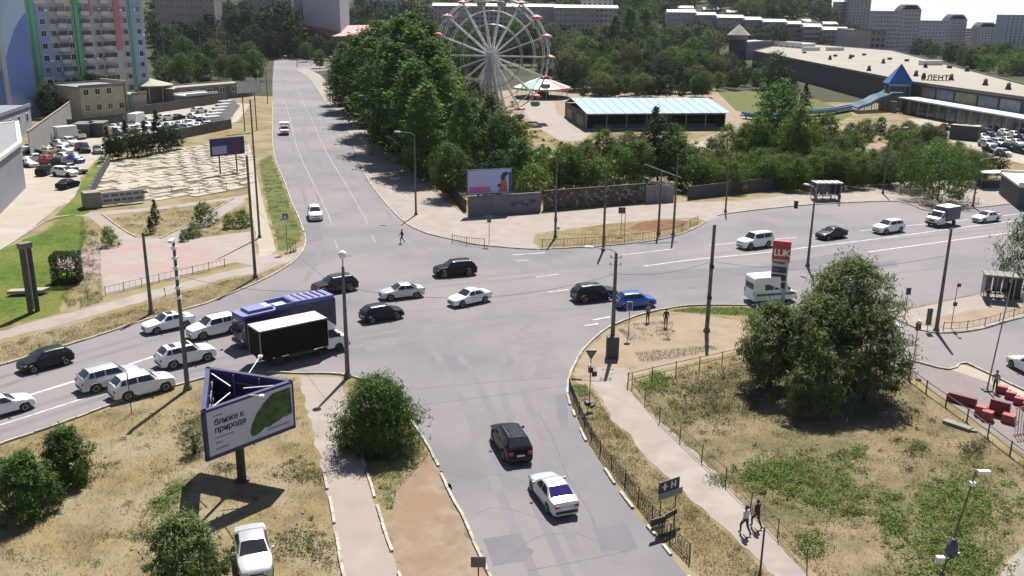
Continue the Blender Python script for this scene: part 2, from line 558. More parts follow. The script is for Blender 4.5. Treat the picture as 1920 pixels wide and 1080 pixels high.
sheet("lawn_slope", [(104, 404), (140, 368), (160, 330), (190, 296), (206, 300), (188, 330), (170, 365), (166, 402)], 0.020, m_lawn, rag=0.15)
sheet("parking_lot", [(-120, 525), (0, 470), (60, 428), (108, 388), (152, 372), (152, 352), (150, 334), (180, 300), (240, 275), (330, 250), (445, 228), (470, 195), (400, 190), (290, 196), (180, 236), (110, 255), (60, 270), (20, 330), (-120, 420)], 0.012, m_walk_light)
sheet("lot_ground", [(1190, 724), (1250, 708), (1400, 676), (1480, 650), (1600, 650), (1676, 686), (1740, 742), (1820, 800), (1940, 892), (2060, 990), (1920, 1022), (1868, 1060), (1850, 1170), (1610, 1170), (1540, 1085), (1448, 1000), (1370, 922), (1296, 850), (1234, 788)], 0.005, M("lot_soil", (0.155, 0.122, 0.066), (0.085, 0.08, 0.04), 0.38, 0.95, bump=.7, bsc=5, c3=(0.19, 0.142, 0.095), sc3=.17, spec=.1, det=10), rag=.25)
sheet("corner_soil", [(1080, 718), (1076, 692), (1096, 662), (1131, 629), (1162, 612), (1216, 594), (1300, 590), (1395, 602), (1402, 656), (1290, 682), (1178, 708), (1172, 730), (1120, 735)], 0.012, m_sand, rag=0.12)
sheet("corner_grass", [(1255, 583), (1290, 577), (1400, 576), (1480, 583), (1500, 596), (1400, 592), (1310, 586)], 0.020, m_verge, rag=0.25)
sheet("right_footpath", [(1112, 720), (1120, 690), (1175, 690), (1180, 708), (1172, 726), (1205, 760), (1275, 822), (1340, 884), (1400, 952), (1470, 1030), (1540, 1110), (1590, 1180), (1530, 1180), (1455, 1085), (1390, 1022), (1300, 942), (1262, 905), (1212, 862), (1186, 822), (1150, 790)], 0.020, m_walk, rag=0.14)
sheet("left_footpath", [(560, 706), (640, 708), (650, 760), (672, 840), (690, 896), (706, 950), (725, 1010), (750, 1085), (775, 1160), (670, 1160), (645, 1085), (632, 1020), (620, 950), (606, 890), (590, 826), (574, 760)], 0.016, m_walk, rag=0.14)
sheet("bare_strip", [(745, 918), (800, 852), (812, 856), (845, 934), (868, 974), (890, 1024), (922, 1095), (960, 1180), (790, 1180), (752, 1085), (722, 995)], 0.012, m_brown, rag=0.35)
sheet("bus_stop_pavement", [(2250, 482), (1920, 530), (1850, 549), (1760, 569), (1684, 586), (1664, 590), (1700, 606), (1726, 617), (1761, 623), (1830, 618), (1920, 593), (2150, 546)], 0.020, m_walk)
sheet("island_bare_soil", [(1715, 606), (1745, 598), (1830, 580), (1900, 572), (2000, 566), (2000, 572), (1900, 592), (1830, 610), (1762, 616)], 0.024, m_sand, rag=0.15)
sheet("brick_yard", [(1672, 667), (1775, 695), (1804, 682), (1830, 692), (1920, 735), (2100, 800), (2100, 960), (1935, 862), (1850, 805), (1760, 742), (1690, 684)], 0.016, m_brick)
sheet("concrete_apron", [(1778, 692), (1803, 683), (1832, 693), (1920, 735), (2040, 790), (2000, 800), (1900, 742), (1850, 716)], 0.020, m_walk_light)
sheet("red_yard", [(975, 196), (1036, 184), (1045, 214), (1112, 246), (1092, 264), (1050, 264), (1002, 236)], 0.012, m_walk)
sheet("park_clearing", [(930, 172), (1090, 150), (1330, 158), (1400, 215), (1390, 246), (1330, 280), (1290, 268), (1350, 246), (1360, 226), (1080, 250), (960, 215)], 0.008, m_sand)
sheet("park_slab", [(1292, 268), (1350, 262), (1366, 284), (1306, 290)], 0.014, m_walk_light)
sheet("park_meadow", [(1340, 168), (1420, 172), (1530, 186), (1600, 214), (1560, 236), (1430, 214), (1380, 208)], 0.012, m_verge)
sheet("dry_clearing", [(1600, 270), (1640, 264), (1668, 272), (1664, 300), (1615, 298)], 0.016, m_sand, rag=0.3)
sheet("shop_car_park", [(1700, 222), (1800, 228), (1920, 234), (2150, 245), (2150, 345), (1960, 318), (1890, 300), (1790, 268)], 0.012, m_walk_light)
sheet("bent_drive", [(1870, 1090), (1890, 1052), (1920, 1026), (2000, 985), (2100, 1000), (2100, 1180), (1860, 1180)], 0.012, m_conc)

# kerbs: single stones laid one by one
_kp = MB().box((0, 0, 0.07), (1.0, 0.17, 0.15)).mesh("kerb_stone", m_kerb)
def kerb(name, px, step=1.0, keep=1.0, sm=4, seed=3):
    rr = random.Random(seed)
    e = bpy.data.objects.new(name, None)
    COL.objects.link(e)
    e["kind"] = "structure"
    pts = resample(smooth_line([at(*p) for p in px], sm), step)
    for a, b in zip(pts, pts[1:]):
        if rr.random() > keep:
            continue
        d = b - a
        o = link("kerb_stone", _kp, e, ((a.x + b.x) / 2 + rr.uniform(-.02, .02), (a.y + b.y) / 2 + rr.uniform(-.02, .02), rr.uniform(-0.03, 0.005)), math.atan2(d.y, d.x) + rr.uniform(-.02, .02))
        o.scale = (d.length * 0.975, 1, 1)
kerb("verge_kerb", FAR_LEFT[:14], 1.0)
kerb("verge_kerb", FAR_LEFT[13:21], 2.0)
kerb("park_kerb", FAR_RIGHT[1:10], 2.0)
kerb("park_kerb", FAR_RIGHT[9:], 1.0)
kerb("island_kerb", ISLAND_EDGE, 1.0)
kerb("bus_lane_kerb", POCKET, 1.5)
kerb("bus_stop_kerb", BUS_SIDE[4:13], 1.0)
kerb("filling_station_kerb", GAS_SIDE[1:6], 1.0)
kerb("corner_kerb", CORNER[:9], 1.0)
kerb("street_kerb", CORNER[8:], 1.0, 0.62)
kerb("street_kerb", STREET_LEFT[:8], 1.0, 0.93)
kerb("street_kerb", STREET_LEFT[7:], 1.0)
kerb("near_kerb", NEAR_LEFT[1:8], 1.0)
kerb("footpath_kerb", [(608, 890), (621, 950), (633, 1020), (646, 1085), (672, 1160)], 1.0, 0.75)
kerb("footpath_kerb", [(676, 850), (691, 896), (707, 950), (726, 1010), (751, 1085), (776, 1160)], 1.0, 0.85)
kerb("lawn_kerb", [(-60, 500), (0, 470), (60, 432), (96, 412), (152, 402)], 1.5)
kerb("path_kerb", [(190, 401), (226, 428), (262, 449)], 1.5)
kerb("path_kerb", [(300, 448), (380, 407), (440, 371)], 1.5)

# road paint, tar seams and other dark lines
def stripe(name, px, w, z=0.016, mat=m_paint, sm=3, dash=None):
    pts = smooth_line([at(*p) for p in px], sm)
    mb = MB()
    runs = [pts]
    if dash:
        rs = resample(pts, 0.5)
        on, off = int(dash[0] / 0.5), int(dash[1] / 0.5)
        runs = [rs[i:i + on + 1] for i in range(0, len(rs) - on, on + off)]
    for run in runs:
        left, right = [], []
        for i, p in enumerate(run):
            d = (run[min(i + 1, len(run) - 1)] - run[max(i - 1, 0)]).normalized()
            n = Vector((-d.y, d.x, 0)) * w / 2
            left.append((p.x + n.x, p.y + n.y, z))
            right.append((p.x - n.x, p.y - n.y, z))
        o = len(left)
        mb.add(right + left, [(i, i + 1, o + i + 1, o + i) for i in range(o - 1)])
    return link(name, mb.mesh(name, mat), kind="structure")
for px, w in (
    ([(1208, 499), (1300, 487), (1440, 473), (1535, 461), (1660, 446), (1770, 431), (1920, 412), (2100, 390)], .22),
    ([(1625, 473), (1770, 453), (1920, 433), (2100, 408)], .25),
    ([(1160, 479), (1210, 473), (1262, 467)], .18), ([(1330, 460), (1382, 455)], .18), ([(1447, 449), (1495, 445)], .18),
    ([(1523, 442), (1580, 436)], .18), ([(1610, 433), (1640, 430)], .18), ([(1690, 424), (1735, 420)], .18), ([(1790, 415), (1815, 412)], .18), ([(1870, 406), (1920, 400)], .18),
    ([(960, 478), (1022, 474)], .2), ([(968, 489), (992, 488)], .16), ([(1004, 520), (1048, 514)], .16), ([(1028, 548), (1066, 543)], .2), ([(1112, 600), (1144, 594)], .25), ([(1096, 611), (1122, 607)], .25),
    ([(-120, 782), (36, 746), (100, 727), (170, 706), (225, 689), (290, 668)], .30), ([(-120, 830), (0, 797), (110, 762), (215, 729)], .18),):
    stripe("lane_marking", px, w)
for px, w in (([(535, 190), (548, 240), (560, 285), (588, 345), (610, 390), (622, 420)], .16), ([(628, 450), (634, 470)], .16),
    ([(556, 165), (580, 215), (612, 285), (650, 348), (690, 419)], .16), ([(690, 419), (683, 420)], .3), ([(697, 441), (704, 454)], .16)):
    stripe("lane_marking", px, w, mat=m_worn_paint)
TRK = 0
for px, w in (([(-100, 762), (60, 706), (200, 664), (330, 627), (470, 588), (620, 560), (760, 545), (900, 530), (1100, 510), (1400, 480), (1920, 424)], .7), ([(-100, 742), (60, 690), (200, 649), (330, 612), (470, 576), (620, 548), (760, 534), (900, 520), (1100, 500), (1400, 470), (1920, 416)], .7),
              ([(-100, 818), (60, 764), (200, 722), (330, 684), (470, 664), (620, 640), (760, 618), (950, 592), (1150, 570), (1400, 545), (1700, 510), (1920, 480)], .7), ([(-100, 846), (60, 790), (200, 744), (330, 702), (470, 682), (620, 658), (760, 634), (950, 607), (1150, 583), (1400, 556)], .7),
              ([(1010, 1100), (960, 980), (915, 870), (880, 780), (840, 700), (800, 640), (760, 600)], .6), ([(1075, 1100), (1020, 980), (970, 870), (925, 780), (885, 700), (840, 640)], .6),
              ([(1160, 1060), (1090, 950), (1040, 860), (1000, 780), (980, 720), (990, 660), (1030, 620)], .6), ([(1110, 1090), (1050, 970), (1000, 870), (960, 790), (940, 720), (950, 655), (1000, 600)], .6),
              ([(540, 125), (560, 200), (575, 270), (590, 330), (600, 400), (600, 470), (570, 530)], .6), ([(528, 125), (540, 200), (548, 270), (562, 330), (578, 400), (585, 460)], .6),
              ([(590, 200), (640, 270), (690, 350), (745, 420), (800, 470), (880, 500)], .6)):
    stripe("tyre_track", px, w, .0124 + .00016 * TRK, m_track, 4)
    TRK += 1
for x, y in ((868, 690), (655, 480), (1300, 540), (985, 1035), (505, 610)):
    c = at(x, y)
    o = link("manhole_cover", MB().lathe([(.42, 0), (.42, .006), (.34, .008), (.1, .008)], 16).mesh("manhole_cover", m_dark_mark), None, (c.x, c.y, .013))
    tag(o, {868: "round manhole cover in the mouth of the near street", 655: "round manhole cover at the foot of the tree lined street", 1300: "round manhole cover on the right main road", 985: "round manhole cover near the bottom of the near street", 505: "round manhole cover beside the bus"}[x], "manhole cover")
stripe("crossing_stripe", [(1655, 592), (1690, 612)], .5)
stripe("crossing_stripe", [(1668, 590), (1706, 609)], .5)
for px, w in (([(620, 789), (700, 772), (850, 752), (960, 738), (1064, 722)], .10), ([(1010, 775), (1040, 830), (1062, 890), (1105, 960), (1130, 1030)], .09),  # the first is a thin dark line across the street mouth
              ([(760, 585), (900, 572), (1080, 545), (1180, 528)], .07), ([(860, 520), (1000, 505), (1150, 495)], .07), ([(925, 560), (1000, 545), (1095, 525)], .06),
              ([(990, 1070), (1100, 1050), (1190, 1030)], .07), ([(890, 965), (960, 955), (1180, 1040)], .05), ([(545, 322), (562, 319)], .1), ([(1640, 632), (1700, 630), (1760, 627)], .1)):
    stripe("dark_road_mark", px, w, 0.0155, m_dark_mark)
sheet("asphalt_patch", [(1140, 512), (1420, 500), (1600, 470), (1620, 480), (1450, 515), (1160, 530)], 0.0145, m_patch, rag=0.05)
for i, q in enumerate(([(880, 800), (935, 790), (950, 830), (892, 842)], [(1040, 740), (1062, 738), (1066, 800), (1050, 805)], [(560, 420), (600, 418), (606, 450), (575, 455)], [(1250, 545), (1330, 540), (1335, 552), (1252, 558)], [(140, 700), (215, 678), (226, 692), (150, 716)], [(905, 1010), (975, 1000), (990, 1050), (925, 1062)], [(680, 640), (740, 632), (748, 655), (690, 662)], [(1560, 500), (1680, 488), (1684, 500), (1565, 513)], [(1110, 990), (1180, 985), (1195, 1030), (1128, 1034)], [(600, 300), (640, 298), (650, 320), (612, 322)])):
    sheet("asphalt_patch", q, .0149 + .0001 * i, m_patch if i % 3 else m_track, rag=.04)
for px, w in (([(830, 880), (880, 900), (930, 890), (985, 905)], .05), ([(700, 560), (760, 590), (820, 580), (900, 600), (990, 585)], .05), ([(1180, 650 - 60), (1120, 570), (1060, 585), (1010, 575)], .05), ([(595, 330), (610, 370), (602, 400), (615, 440)], .06), ([(1300, 500), (1340, 520), (1400, 512), (1470, 530)], .06), ([(240, 700), (300, 690), (350, 700), (420, 670)], .05), ([(940, 1060), (1000, 1010), (1060, 1000)], .05)):
    stripe("crack", px, w, .0164, m_dark_mark, 4)
sheet("dust_patch", [(940, 628), (1000, 622), (1042, 640), (1010, 690), (985, 712), (960, 680)], 0.0148, M("road_dust", (0.125, 0.112, 0.118), (0.15, 0.135, 0.135), 0.9, 0.9, det=9), sm=4, rag=0.4)
# ------------------------------------------------------------------ vehicles
def paint(name, c, rough=0.28, metal=0.0, coat=0.6):
    return M("paint_" + name, c, tuple(v * 0.93 for v in c), 1.5, rough, metal, coat=coat, spec=.5 if coat > .2 else .22)
P_white = paint("white", (0.70, 0.71, 0.70))
P_silver = paint("silver", (0.46, 0.47, 0.49), 0.32, 0.35)
P_pearl = paint("pearl", (0.60, 0.59, 0.56), 0.32, 0.15)
P_black = paint("black", (0.006, 0.006, 0.008), .35, 0, .12)
P_dark = paint("dark_grey", (0.018, 0.018, 0.022), 0.35, 0.0, .12)
P_grey = paint("grey", (0.16, 0.165, 0.17), 0.35, 0.3)
P_blue = paint("blue", (0.012, 0.10, 0.42), 0.28, 0.2)
P_navy = paint("navy", (0.008, 0.010, 0.022), .35, 0, .12)
P_green = paint("dark_green", (0.010, 0.016, 0.014), .35, 0, .12)
P_red = paint("red", (0.30, 0.03, 0.028))
P_beige = paint("beige", (0.42, 0.36, 0.26), 0.35, 0.2)
m_trim = M("black_trim", (0.02, 0.02, 0.022), None, 5, 0.5)
m_lamp = M("lamp_glass", (0.65, 0.67, 0.68), (0.5, 0.52, 0.54), 6, 0.1, coat=0.5)
m_tail = M("tail_lamp", (0.28, 0.012, 0.012), (0.2, 0.01, 0.01), 6, 0.15, coat=0.5)
m_rim = M("alloy_rim", (0.40, 0.41, 0.42), (0.28, 0.28, 0.29), 8, 0.35, metal=0.7)
m_plate = M("number_plate", (0.7, 0.7, 0.68), None, 5, 0.5)
m_chrome = M("chrome", (0.6, 0.61, 0.62), None, 5, 0.2, metal=0.9)

KIND = {
    # length, half width, hood nose z, cowl z, roof z, belt rear z, tail z, x: nose, cowl, screen top, roof end, rear glass foot, tail
    "sedan": dict(w=.88, nz=.74, cz=.96, rz=1.45, bz=1.02, tz=.96, nx=2.2, cx=.98, sx=.22, rx=-.78, gx=-1.52, tx=-2.2, r=.32, xf=1.36, xr=-1.30),
    "hatch": dict(w=.87, nz=.76, cz=.98, rz=1.49, bz=1.02, tz=.86, nx=2.02, cx=1.02, sx=.30, rx=-1.30, gx=-1.86, tx=-2.0, r=.31, xf=1.26, xr=-1.24),
    "suv": dict(w=.93, nz=.90, cz=1.12, rz=1.68, bz=1.14, tz=.98, nx=2.3, cx=1.08, sx=.40, rx=-1.62, gx=-2.14, tx=-2.3, r=.37, xf=1.42, xr=-1.36),
    "offroader": dict(w=.96, nz=1.02, cz=1.2, rz=1.88, bz=1.2, tz=1.05, nx=2.4, cx=1.12, sx=.55, rx=-2.05, gx=-2.34, tx=-2.42, r=.40, xf=1.5, xr=-1.36),
}
def car_shape(k):
    d = KIND[k]
    r = d["r"]
    def zb(x):
        for c in (d["xf"], d["xr"]):
            u = abs(x - c)
            if u < r + .07:
                return max(.24, r + math.sqrt(max(0, (r + .07) ** 2 - u * u)))
        return .24
    def zs(x):
        return float(np.interp(x, [d["tx"], d["tx"] + .12, d["gx"], -.3, d["cx"], d["nx"] - .35, d["nx"] - .08, d["nx"]],
                               [d["tz"] - .16, d["tz"], d["bz"], d["cz"] + .0, d["cz"] - .02, d["nz"] + .06, d["nz"] - .04, d["nz"] - .18]))
    def zr(x):
        if x > d["cx"] or x < d["gx"]:
            return zs(x)
        return float(np.interp(x, [d["gx"], d["rx"], (d["rx"] + d["sx"]) / 2, d["sx"], d["cx"]], [zs(d["gx"]), d["rz"] - .03, d["rz"], d["rz"] - .02, zs(d["cx"])]))
    def w(x):
        return d["w"] * float(np.interp(x, [d["tx"], d["tx"] + .12, d["tx"] + .5, d["xr"], d["xf"], d["nx"] - .5, d["nx"] - .12, d["nx"]], [.80, .90, .97, 1, 1, .95, .86, .72]))
    def ring(x):
        W, s, t, b = w(x), zs(x), zr(x), zb(x)
        if t - s < .03:
            top = [(W * .86, s + .025), (W * .5, s + .05), (0, s + .06)]
        else:
            g = min(1, (t - s) / .45)
            wr = W * (.90 - .19 * g)
            top = [(wr, t - .05 * g), (wr * .86, t), (0, t + .025)]
        mid = max(b + .05, min(.52, s - .15))
        return [(0, b), (W * .90, b), (W * .985, b + .04), (W, mid), (W * .985, s - .09), (W * .945, s)] + top
    return d, ring, w, zs, zr

def car_meshes(k):
    d, ring, w, zs, zr = car_shape(k)
    r = d["r"]
    xs_ = {d["nx"], d["nx"] - .04, d["nx"] - .12, d["nx"] - .3, d["cx"], d["cx"] + .3, d["cx"] - .03, (d["cx"] + d["sx"]) / 2, d["sx"], d["sx"] - .15, (d["sx"] + d["rx"]) / 2, d["rx"] + .12, d["rx"], (d["rx"] + d["gx"]) / 2, d["gx"], d["gx"] - .03, d["tx"] + .12, d["tx"] + .04, d["tx"], 0.55, 0.0, -.5}
    for c in (d["xf"], d["xr"]):
        for u in (-1, -.97, -.85, -.6, -.3, 0, .3, .6, .85, .97, 1):
            xs_.add(c + u * (r + .07))
    X = sorted(x for x in xs_ if d["tx"] <= x <= d["nx"])
    vs, fs = [], []
    n = 16
    for x in X:
        h = ring(x)
        inset = 0.0
        full = [(y, z) for y, z in h] + [(-y, z) for y, z in reversed(h[1:-1])]
        vs += [(x - inset, y, z) for y, z in full]
    for i in range(len(X) - 1):
        for j in range(n):
            fs.append((i * n + j, i * n + (j + 1) % n, (i + 1) * n + (j + 1) % n, (i + 1) * n + j))
    fs.append(tuple(range(n)))
    fs.append(tuple(reversed(range((len(X) - 1) * n, len(X) * n))))
    body = MB().add(vs, [tuple(reversed(f)) for f in fs])
    out = {"body": body.mesh(k + "_body", P_white, 32)}
    def topline(x, u, lift):
        h = ring(x)
        y = abs(u) * h[6][0] * .98
        a, b, c = h[6], h[7], h[8]
        if y > b[0]:
            t = (y - b[0]) / max(1e-6, a[0] - b[0])
            z = b[1] + (a[1] - b[1]) * t
        else:
            t = y / max(1e-6, b[0])
            z = c[1] + (b[1] - c[1]) * t
        return (x, math.copysign(y, u), z + lift)
    def screen(xa, xb, lift, nrm):
        mb = MB()
        U = [-1, -.8, -.4, 0, .4, .8, 1]
        V = [.10, .4, .7, .95]
        vs = []
        for t in V:
            x = xa + (xb - xa) * t
            for u in U:
                p = topline(x, u * .95, lift)
                vs.append((p[0] + nrm * lift, p[1], p[2]))
        m = len(U)
        f = [(i * m + j, i * m + j + 1, (i + 1) * m + j + 1, (i + 1) * m + j) for i in range(len(V) - 1) for j in range(m - 1)]
        if nrm > 0:
            f = [tuple(reversed(q)) for q in f]
        return mb.add(vs, [tuple(reversed(q)) for q in f])
    out["windscreen"] = screen(d["cx"], d["sx"], .014, 1).mesh(k + "_windscreen", m_glass, 60)
    out["rear_window"] = screen(d["gx"], d["rx"], .014, -1).mesh(k + "_rear_window", m_glass, 60)
    def side(pts, s):
        vs = []
        for x, t in pts:
            h = ring(x)
            a, b = h[5], h[6]
            vs.append((x, s * (a[0] + (b[0] - a[0]) * t + .012), a[1] + (b[1] - a[1]) * t + .002))
        return MB().add(vs, [tuple(range(len(vs))) if s > 0 else tuple(reversed(range(len(vs))))])
    f0 = d["cx"] - .34
    f1 = d["sx"] - .02
    mid = (d["sx"] + d["rx"]) / 2 + .08
    e1 = d["rx"] + (.05 if k == "sedan" else -.02)
    e0 = d["gx"] + (.34 if k != "offroader" else .14)
    for s, nm in ((1, "l"), (-1, "r")):
        fr = [(mid + .04, .14), (f0, .14), (f1, .90), (mid + .04, .90)]
        rr_ = [(e0, .14), (mid - .05, .14), (mid - .05, .90), (e1, .88)]
        if k in ("suv", "offroader", "hatch"):
            q = d["rx"] + .32
            rr_ = [(q, .14), (mid - .05, .14), (mid - .05, .90), (q, .90)]
            out["quarter_" + nm] = side([(e0, .22), (q - .07, .14), (q - .07, .90), (e1 + .06, .86)], s).mesh(k + "_quarter_glass", m_glass)
        out["front_" + nm] = side(fr, s).mesh(k + "_door_glass", m_glass)
        out["rear_" + nm] = side(rr_, s).mesh(k + "_door_glass", m_glass)
    W = d["w"]
    hz = d["nz"] - .10
    for s, nm in ((1, "l"), (-1, "r")):
        mb = MB()
        mb.add([(d["nx"] - .02, s * W * .42, hz - .06), (d["nx"] - .16, s * W * .80, hz - .03), (d["nx"] - .30, s * W * .95, hz + .05), (d["nx"] - .28, s * W * .90, hz + .13), (d["nx"] - .12, s * W * .70, hz + .10), (d["nx"] - .03, s * W * .44, hz + .05)],
               [(0, 1, 2, 3, 4, 5) if s > 0 else (5, 4, 3, 2, 1, 0)])
        mb.add([(d["nx"] + .01, s * W * .42, hz - .07), (d["nx"] - .10, s * W * .83, hz - .04), (d["nx"] - .24, s * W * .975, hz + .04), (d["nx"] - .24, s * W * .96, hz + .10), (d["nx"] - .10, s * W * .80, hz + .07), (d["nx"] - .01, s * W * .44, hz + .03)],
               [(0, 1, 4, 5) if s > 0 else (5, 4, 1, 0), (1, 2, 3, 4) if s > 0 else (4, 3, 2, 1)])
        out["headlamp_" + nm] = mb.mesh(k + "_headlamp", m_lamp)
        tzv = d["tz"] - .10
        mb = MB()
        mb.box((d["tx"] + .05, s * W * .68, tzv - .05), (.16, W * .32, .15 if k != "suv" else .22))
        out["tail_" + nm] = mb.mesh(k + "_tail_lamp", m_tail)
        mb = MB()
        mb.box((d["cx"] - .34, s * (W + .10), d["cz"] + .06), (.13, .20, .13), 0, 0, .8)
        out["mirror_" + nm] = mb.mesh(k + "_mirror", P_white)
    out["grille"] = MB().box((d["nx"] - .005, 0, d["nz"] - .16), (.05, W * .78, .11)).box((d["nx"] - .0, 0, .40), (.05, W * 1.1, .12)).mesh(k + "_grille", m_trim)
    out["plate"] = MB().box((d["tx"] - .012, 0, d["tz"] - .30), (.02, .50, .11)).mesh(k + "_plate", m_plate)
    out["bumper"] = MB().box((d["tx"] + .03, 0, .44), (.12, W * 1.5, .16)).mesh(k + "_bumper", m_trim)
    h = ring((d["sx"] + d["rx"]) / 2)
    for s, nm in ((1, "l"), (-1, "r")):
        out["rail_" + nm] = MB().path([(d["sx"] - .2, s * h[7][0], d["rz"] + .0), (d["sx"] - .35, s * h[7][0], d["rz"] + .06), (d["rx"] + .3, s * h[7][0], d["rz"] + .06), (d["rx"] + .12, s * h[7][0], d["rz"] - .01)], .018, 5).mesh(k + "_roof_rail", m_chrome)
    out["sunroof"] = MB().add([topline(x, u, .012) for x in (d["rx"] + .35, d["sx"] - .12) for u in (-.75, 0, .75)], [(0, 1, 4, 3)[::-1], (1, 2, 5, 4)[::-1]]).mesh(k + "_sunroof", m_glass)
    tyre = MB().lathe([(r * .62, -.10), (r * .93, -.10), (r, -.06), (r, .06), (r * .93, .10), (r * .62, .10)], 18).mesh("tyre", m_black, 40)
    rim = MB().lathe([(r * .64, -.01), (r * .60, .108), (r * .30, .09), (r * .12, .10)], 14).mesh("rim", m_rim, 30)
    out["tyre"], out["rim"] = tyre, rim
    return out
CARM = {k: car_meshes(k) for k in KIND}

def car(kind, px, py, dx, dy, pm, label, cat="car", group=None, rails=False, sunroof=False, roof=None, detail=2, name=None, rz=None):
    c = CARM[kind]
    d = KIND[kind]
    loc = at(px, py, 0.016)
    t = thing(name or ("parked_car" if detail < 2 else "car"), label, cat, loc, rz if rz is not None else heading(px, py, dx, dy), group)
    b = link("body", c["body"], t)
    recolor(b, pm)
    link("windscreen", c["windscreen"], t)
    link("rear_window", c["rear_window"], t)
    for nm in ("l", "r"):
        link("side_window", c["front_" + nm], t)
        link("side_window", c["rear_" + nm], t)
        if "quarter_" + nm in c and detail > 1:
            link("side_window", c["quarter_" + nm], t)
    for x in (d["xf"], d["xr"]):
        for s in (1, -1):
            w = link("wheel", c["tyre"], t, (x, s * (d["w"] - .10), d["r"]))
            w.rotation_euler = (-s * math.pi / 2, 0, 0)
            if detail > 1:
                link("rim", c["rim"], w)
    if detail > 1:
        for nm in ("l", "r"):
            link("headlamp", c["headlamp_" + nm], t)
            link("tail_lamp", c["tail_" + nm], t)
            o = link("mirror", c["mirror_" + nm], t)
            recolor(o, pm)
        link("grille", c["grille"], t)
        link("number_plate", c["plate"], t)
        link("bumper", c["bumper"], t)
        if rails:
            link("roof_rail", c["rail_l"], t)
            link("roof_rail", c["rail_r"], t)
        if sunroof:
            link("sunroof", c["sunroof"], t)
    return t

TRAFFIC = "cars driving through the crossing"
t = car("sedan", 1036, 938, -50, -66, P_silver, "silver white sedan driving up the near street behind the black estate car", group=TRAFFIC)
for o in t.children:
    if o.name.startswith("rear_window"):
        recolor(o, M("violet_glass", (0.022, 0.014, 0.10), (0.02, 0.012, 0.08), 2, .12, spec=.5))
car("suv", 958, 843, -36, -58, P_black, "black estate car with silver roof rails driving up the near street", group=TRAFFIC, rails=True, sunroof=True)
car("suv", 853, 515, -80, 7, P_black, "black off-roader turning in the middle of the crossing below the white fence panels", group=TRAFFIC, rails=True)
car("sedan", 753, 557, -80, 9, P_silver, "silver sedan driving left between the black off-roader and the dark hatchback", group=TRAFFIC)
car("hatch", 716, 598, 80, -13, P_navy, "small black hatchback driving right just ahead of the box truck", group=TRAFFIC)
car("sedan", 880, 568, -75, 16, P_white, "white sedan driving left in the middle of the crossing", group=TRAFFIC)
car("suv", 628, 546, -80, 13, P_dark, "dark grey off-roader with silver roof rails passing the bus", group=TRAFFIC, rails=True)
car("suv", 1114, 561, 80, -8, P_dark, "dark grey crossover with glass roof stopped behind the blue car", group=TRAFFIC, sunroof=True)
car("hatch", 1190, 574, 80, -6, P_blue, "bright blue hatchback on the main road by the two pedestrians", group=TRAFFIC)
car("offroader", 1415, 463, -70, 10, P_white, "large white off-roader driving left past the red fuel price sign", group=TRAFFIC, rails=True)
car("sedan", 1558, 446, -62, 9, P_dark, "black sedan driving left behind the big white off-roader", group=TRAFFIC)
car("suv", 1665, 435, -55, 8, P_white, "white crossover driving left between the black sedan and the small truck", group=TRAFFIC)
car("sedan", 1848, 415, -44, 6, P_white, "small white sedan farthest right on the main road behind the truck", group=TRAFFIC)
car("suv", 591, 409, 12, 40, P_white, "white crossover coming down the tree lined street towards the crossing", group=TRAFFIC)
car("sedan", 316, 616, -80, 17, P_white, "white sedan with a black glass roof at the verge by the lamp post", group=TRAFFIC, sunroof=True)
car("suv", 402, 626, -80, 18, P_white, "white crossover with plain white roof directly in front of the blue bus", group=TRAFFIC, rails=True)
car("suv", 350, 679, 80, -18, P_white, "white crossover with black glass roof behind the box truck", group=TRAFFIC, sunroof=True)
car("suv", 208, 722, 80, -20, P_silver, "silver white estate with roof rails half hidden behind a white car", group=TRAFFIC, rails=True)
car("suv", 268, 736, 80, -20, P_white, "plain white crossover nearest the dry verge on the left road", group=TRAFFIC)
car("hatch", 87, 687, -80, 21, P_green, "dark hatchback driving away left along the verge kerb", group=TRAFFIC)
car("sedan", 2, 775, 80, -22, P_white, "white sedan cut off by the left edge of the picture", group=TRAFFIC)
car("sedan", 476, 1052, 14, 90, P_silver, "silver sedan parked on the dry grass under the triangular billboard")
car("sedan", 1934, 700, -60, -30, P_white, "white car on the filling station drive cut off by the right edge")

# --- trucks, bus and vans
def wheels(t, xs_, y, r, wd=.26):
    ty = MB().lathe([(r * .6, -wd / 2), (r * .94, -wd / 2), (r, -wd / 3), (r, wd / 3), (r * .94, wd / 2), (r * .6, wd / 2)], 18).mesh("truck_tyre", m_black, 40)
    rm = MB().lathe([(r * .62, 0), (r * .58, wd * .45), (r * .25, wd * .3)], 12).mesh("truck_rim", m_rim, 30)
    for x in xs_:
        for s in (1, -1):
            w = link("wheel", ty, t, (x, s * y, r))
            w.rotation_euler = (-s * math.pi / 2, 0, 0)
            link("rim", rm, w)

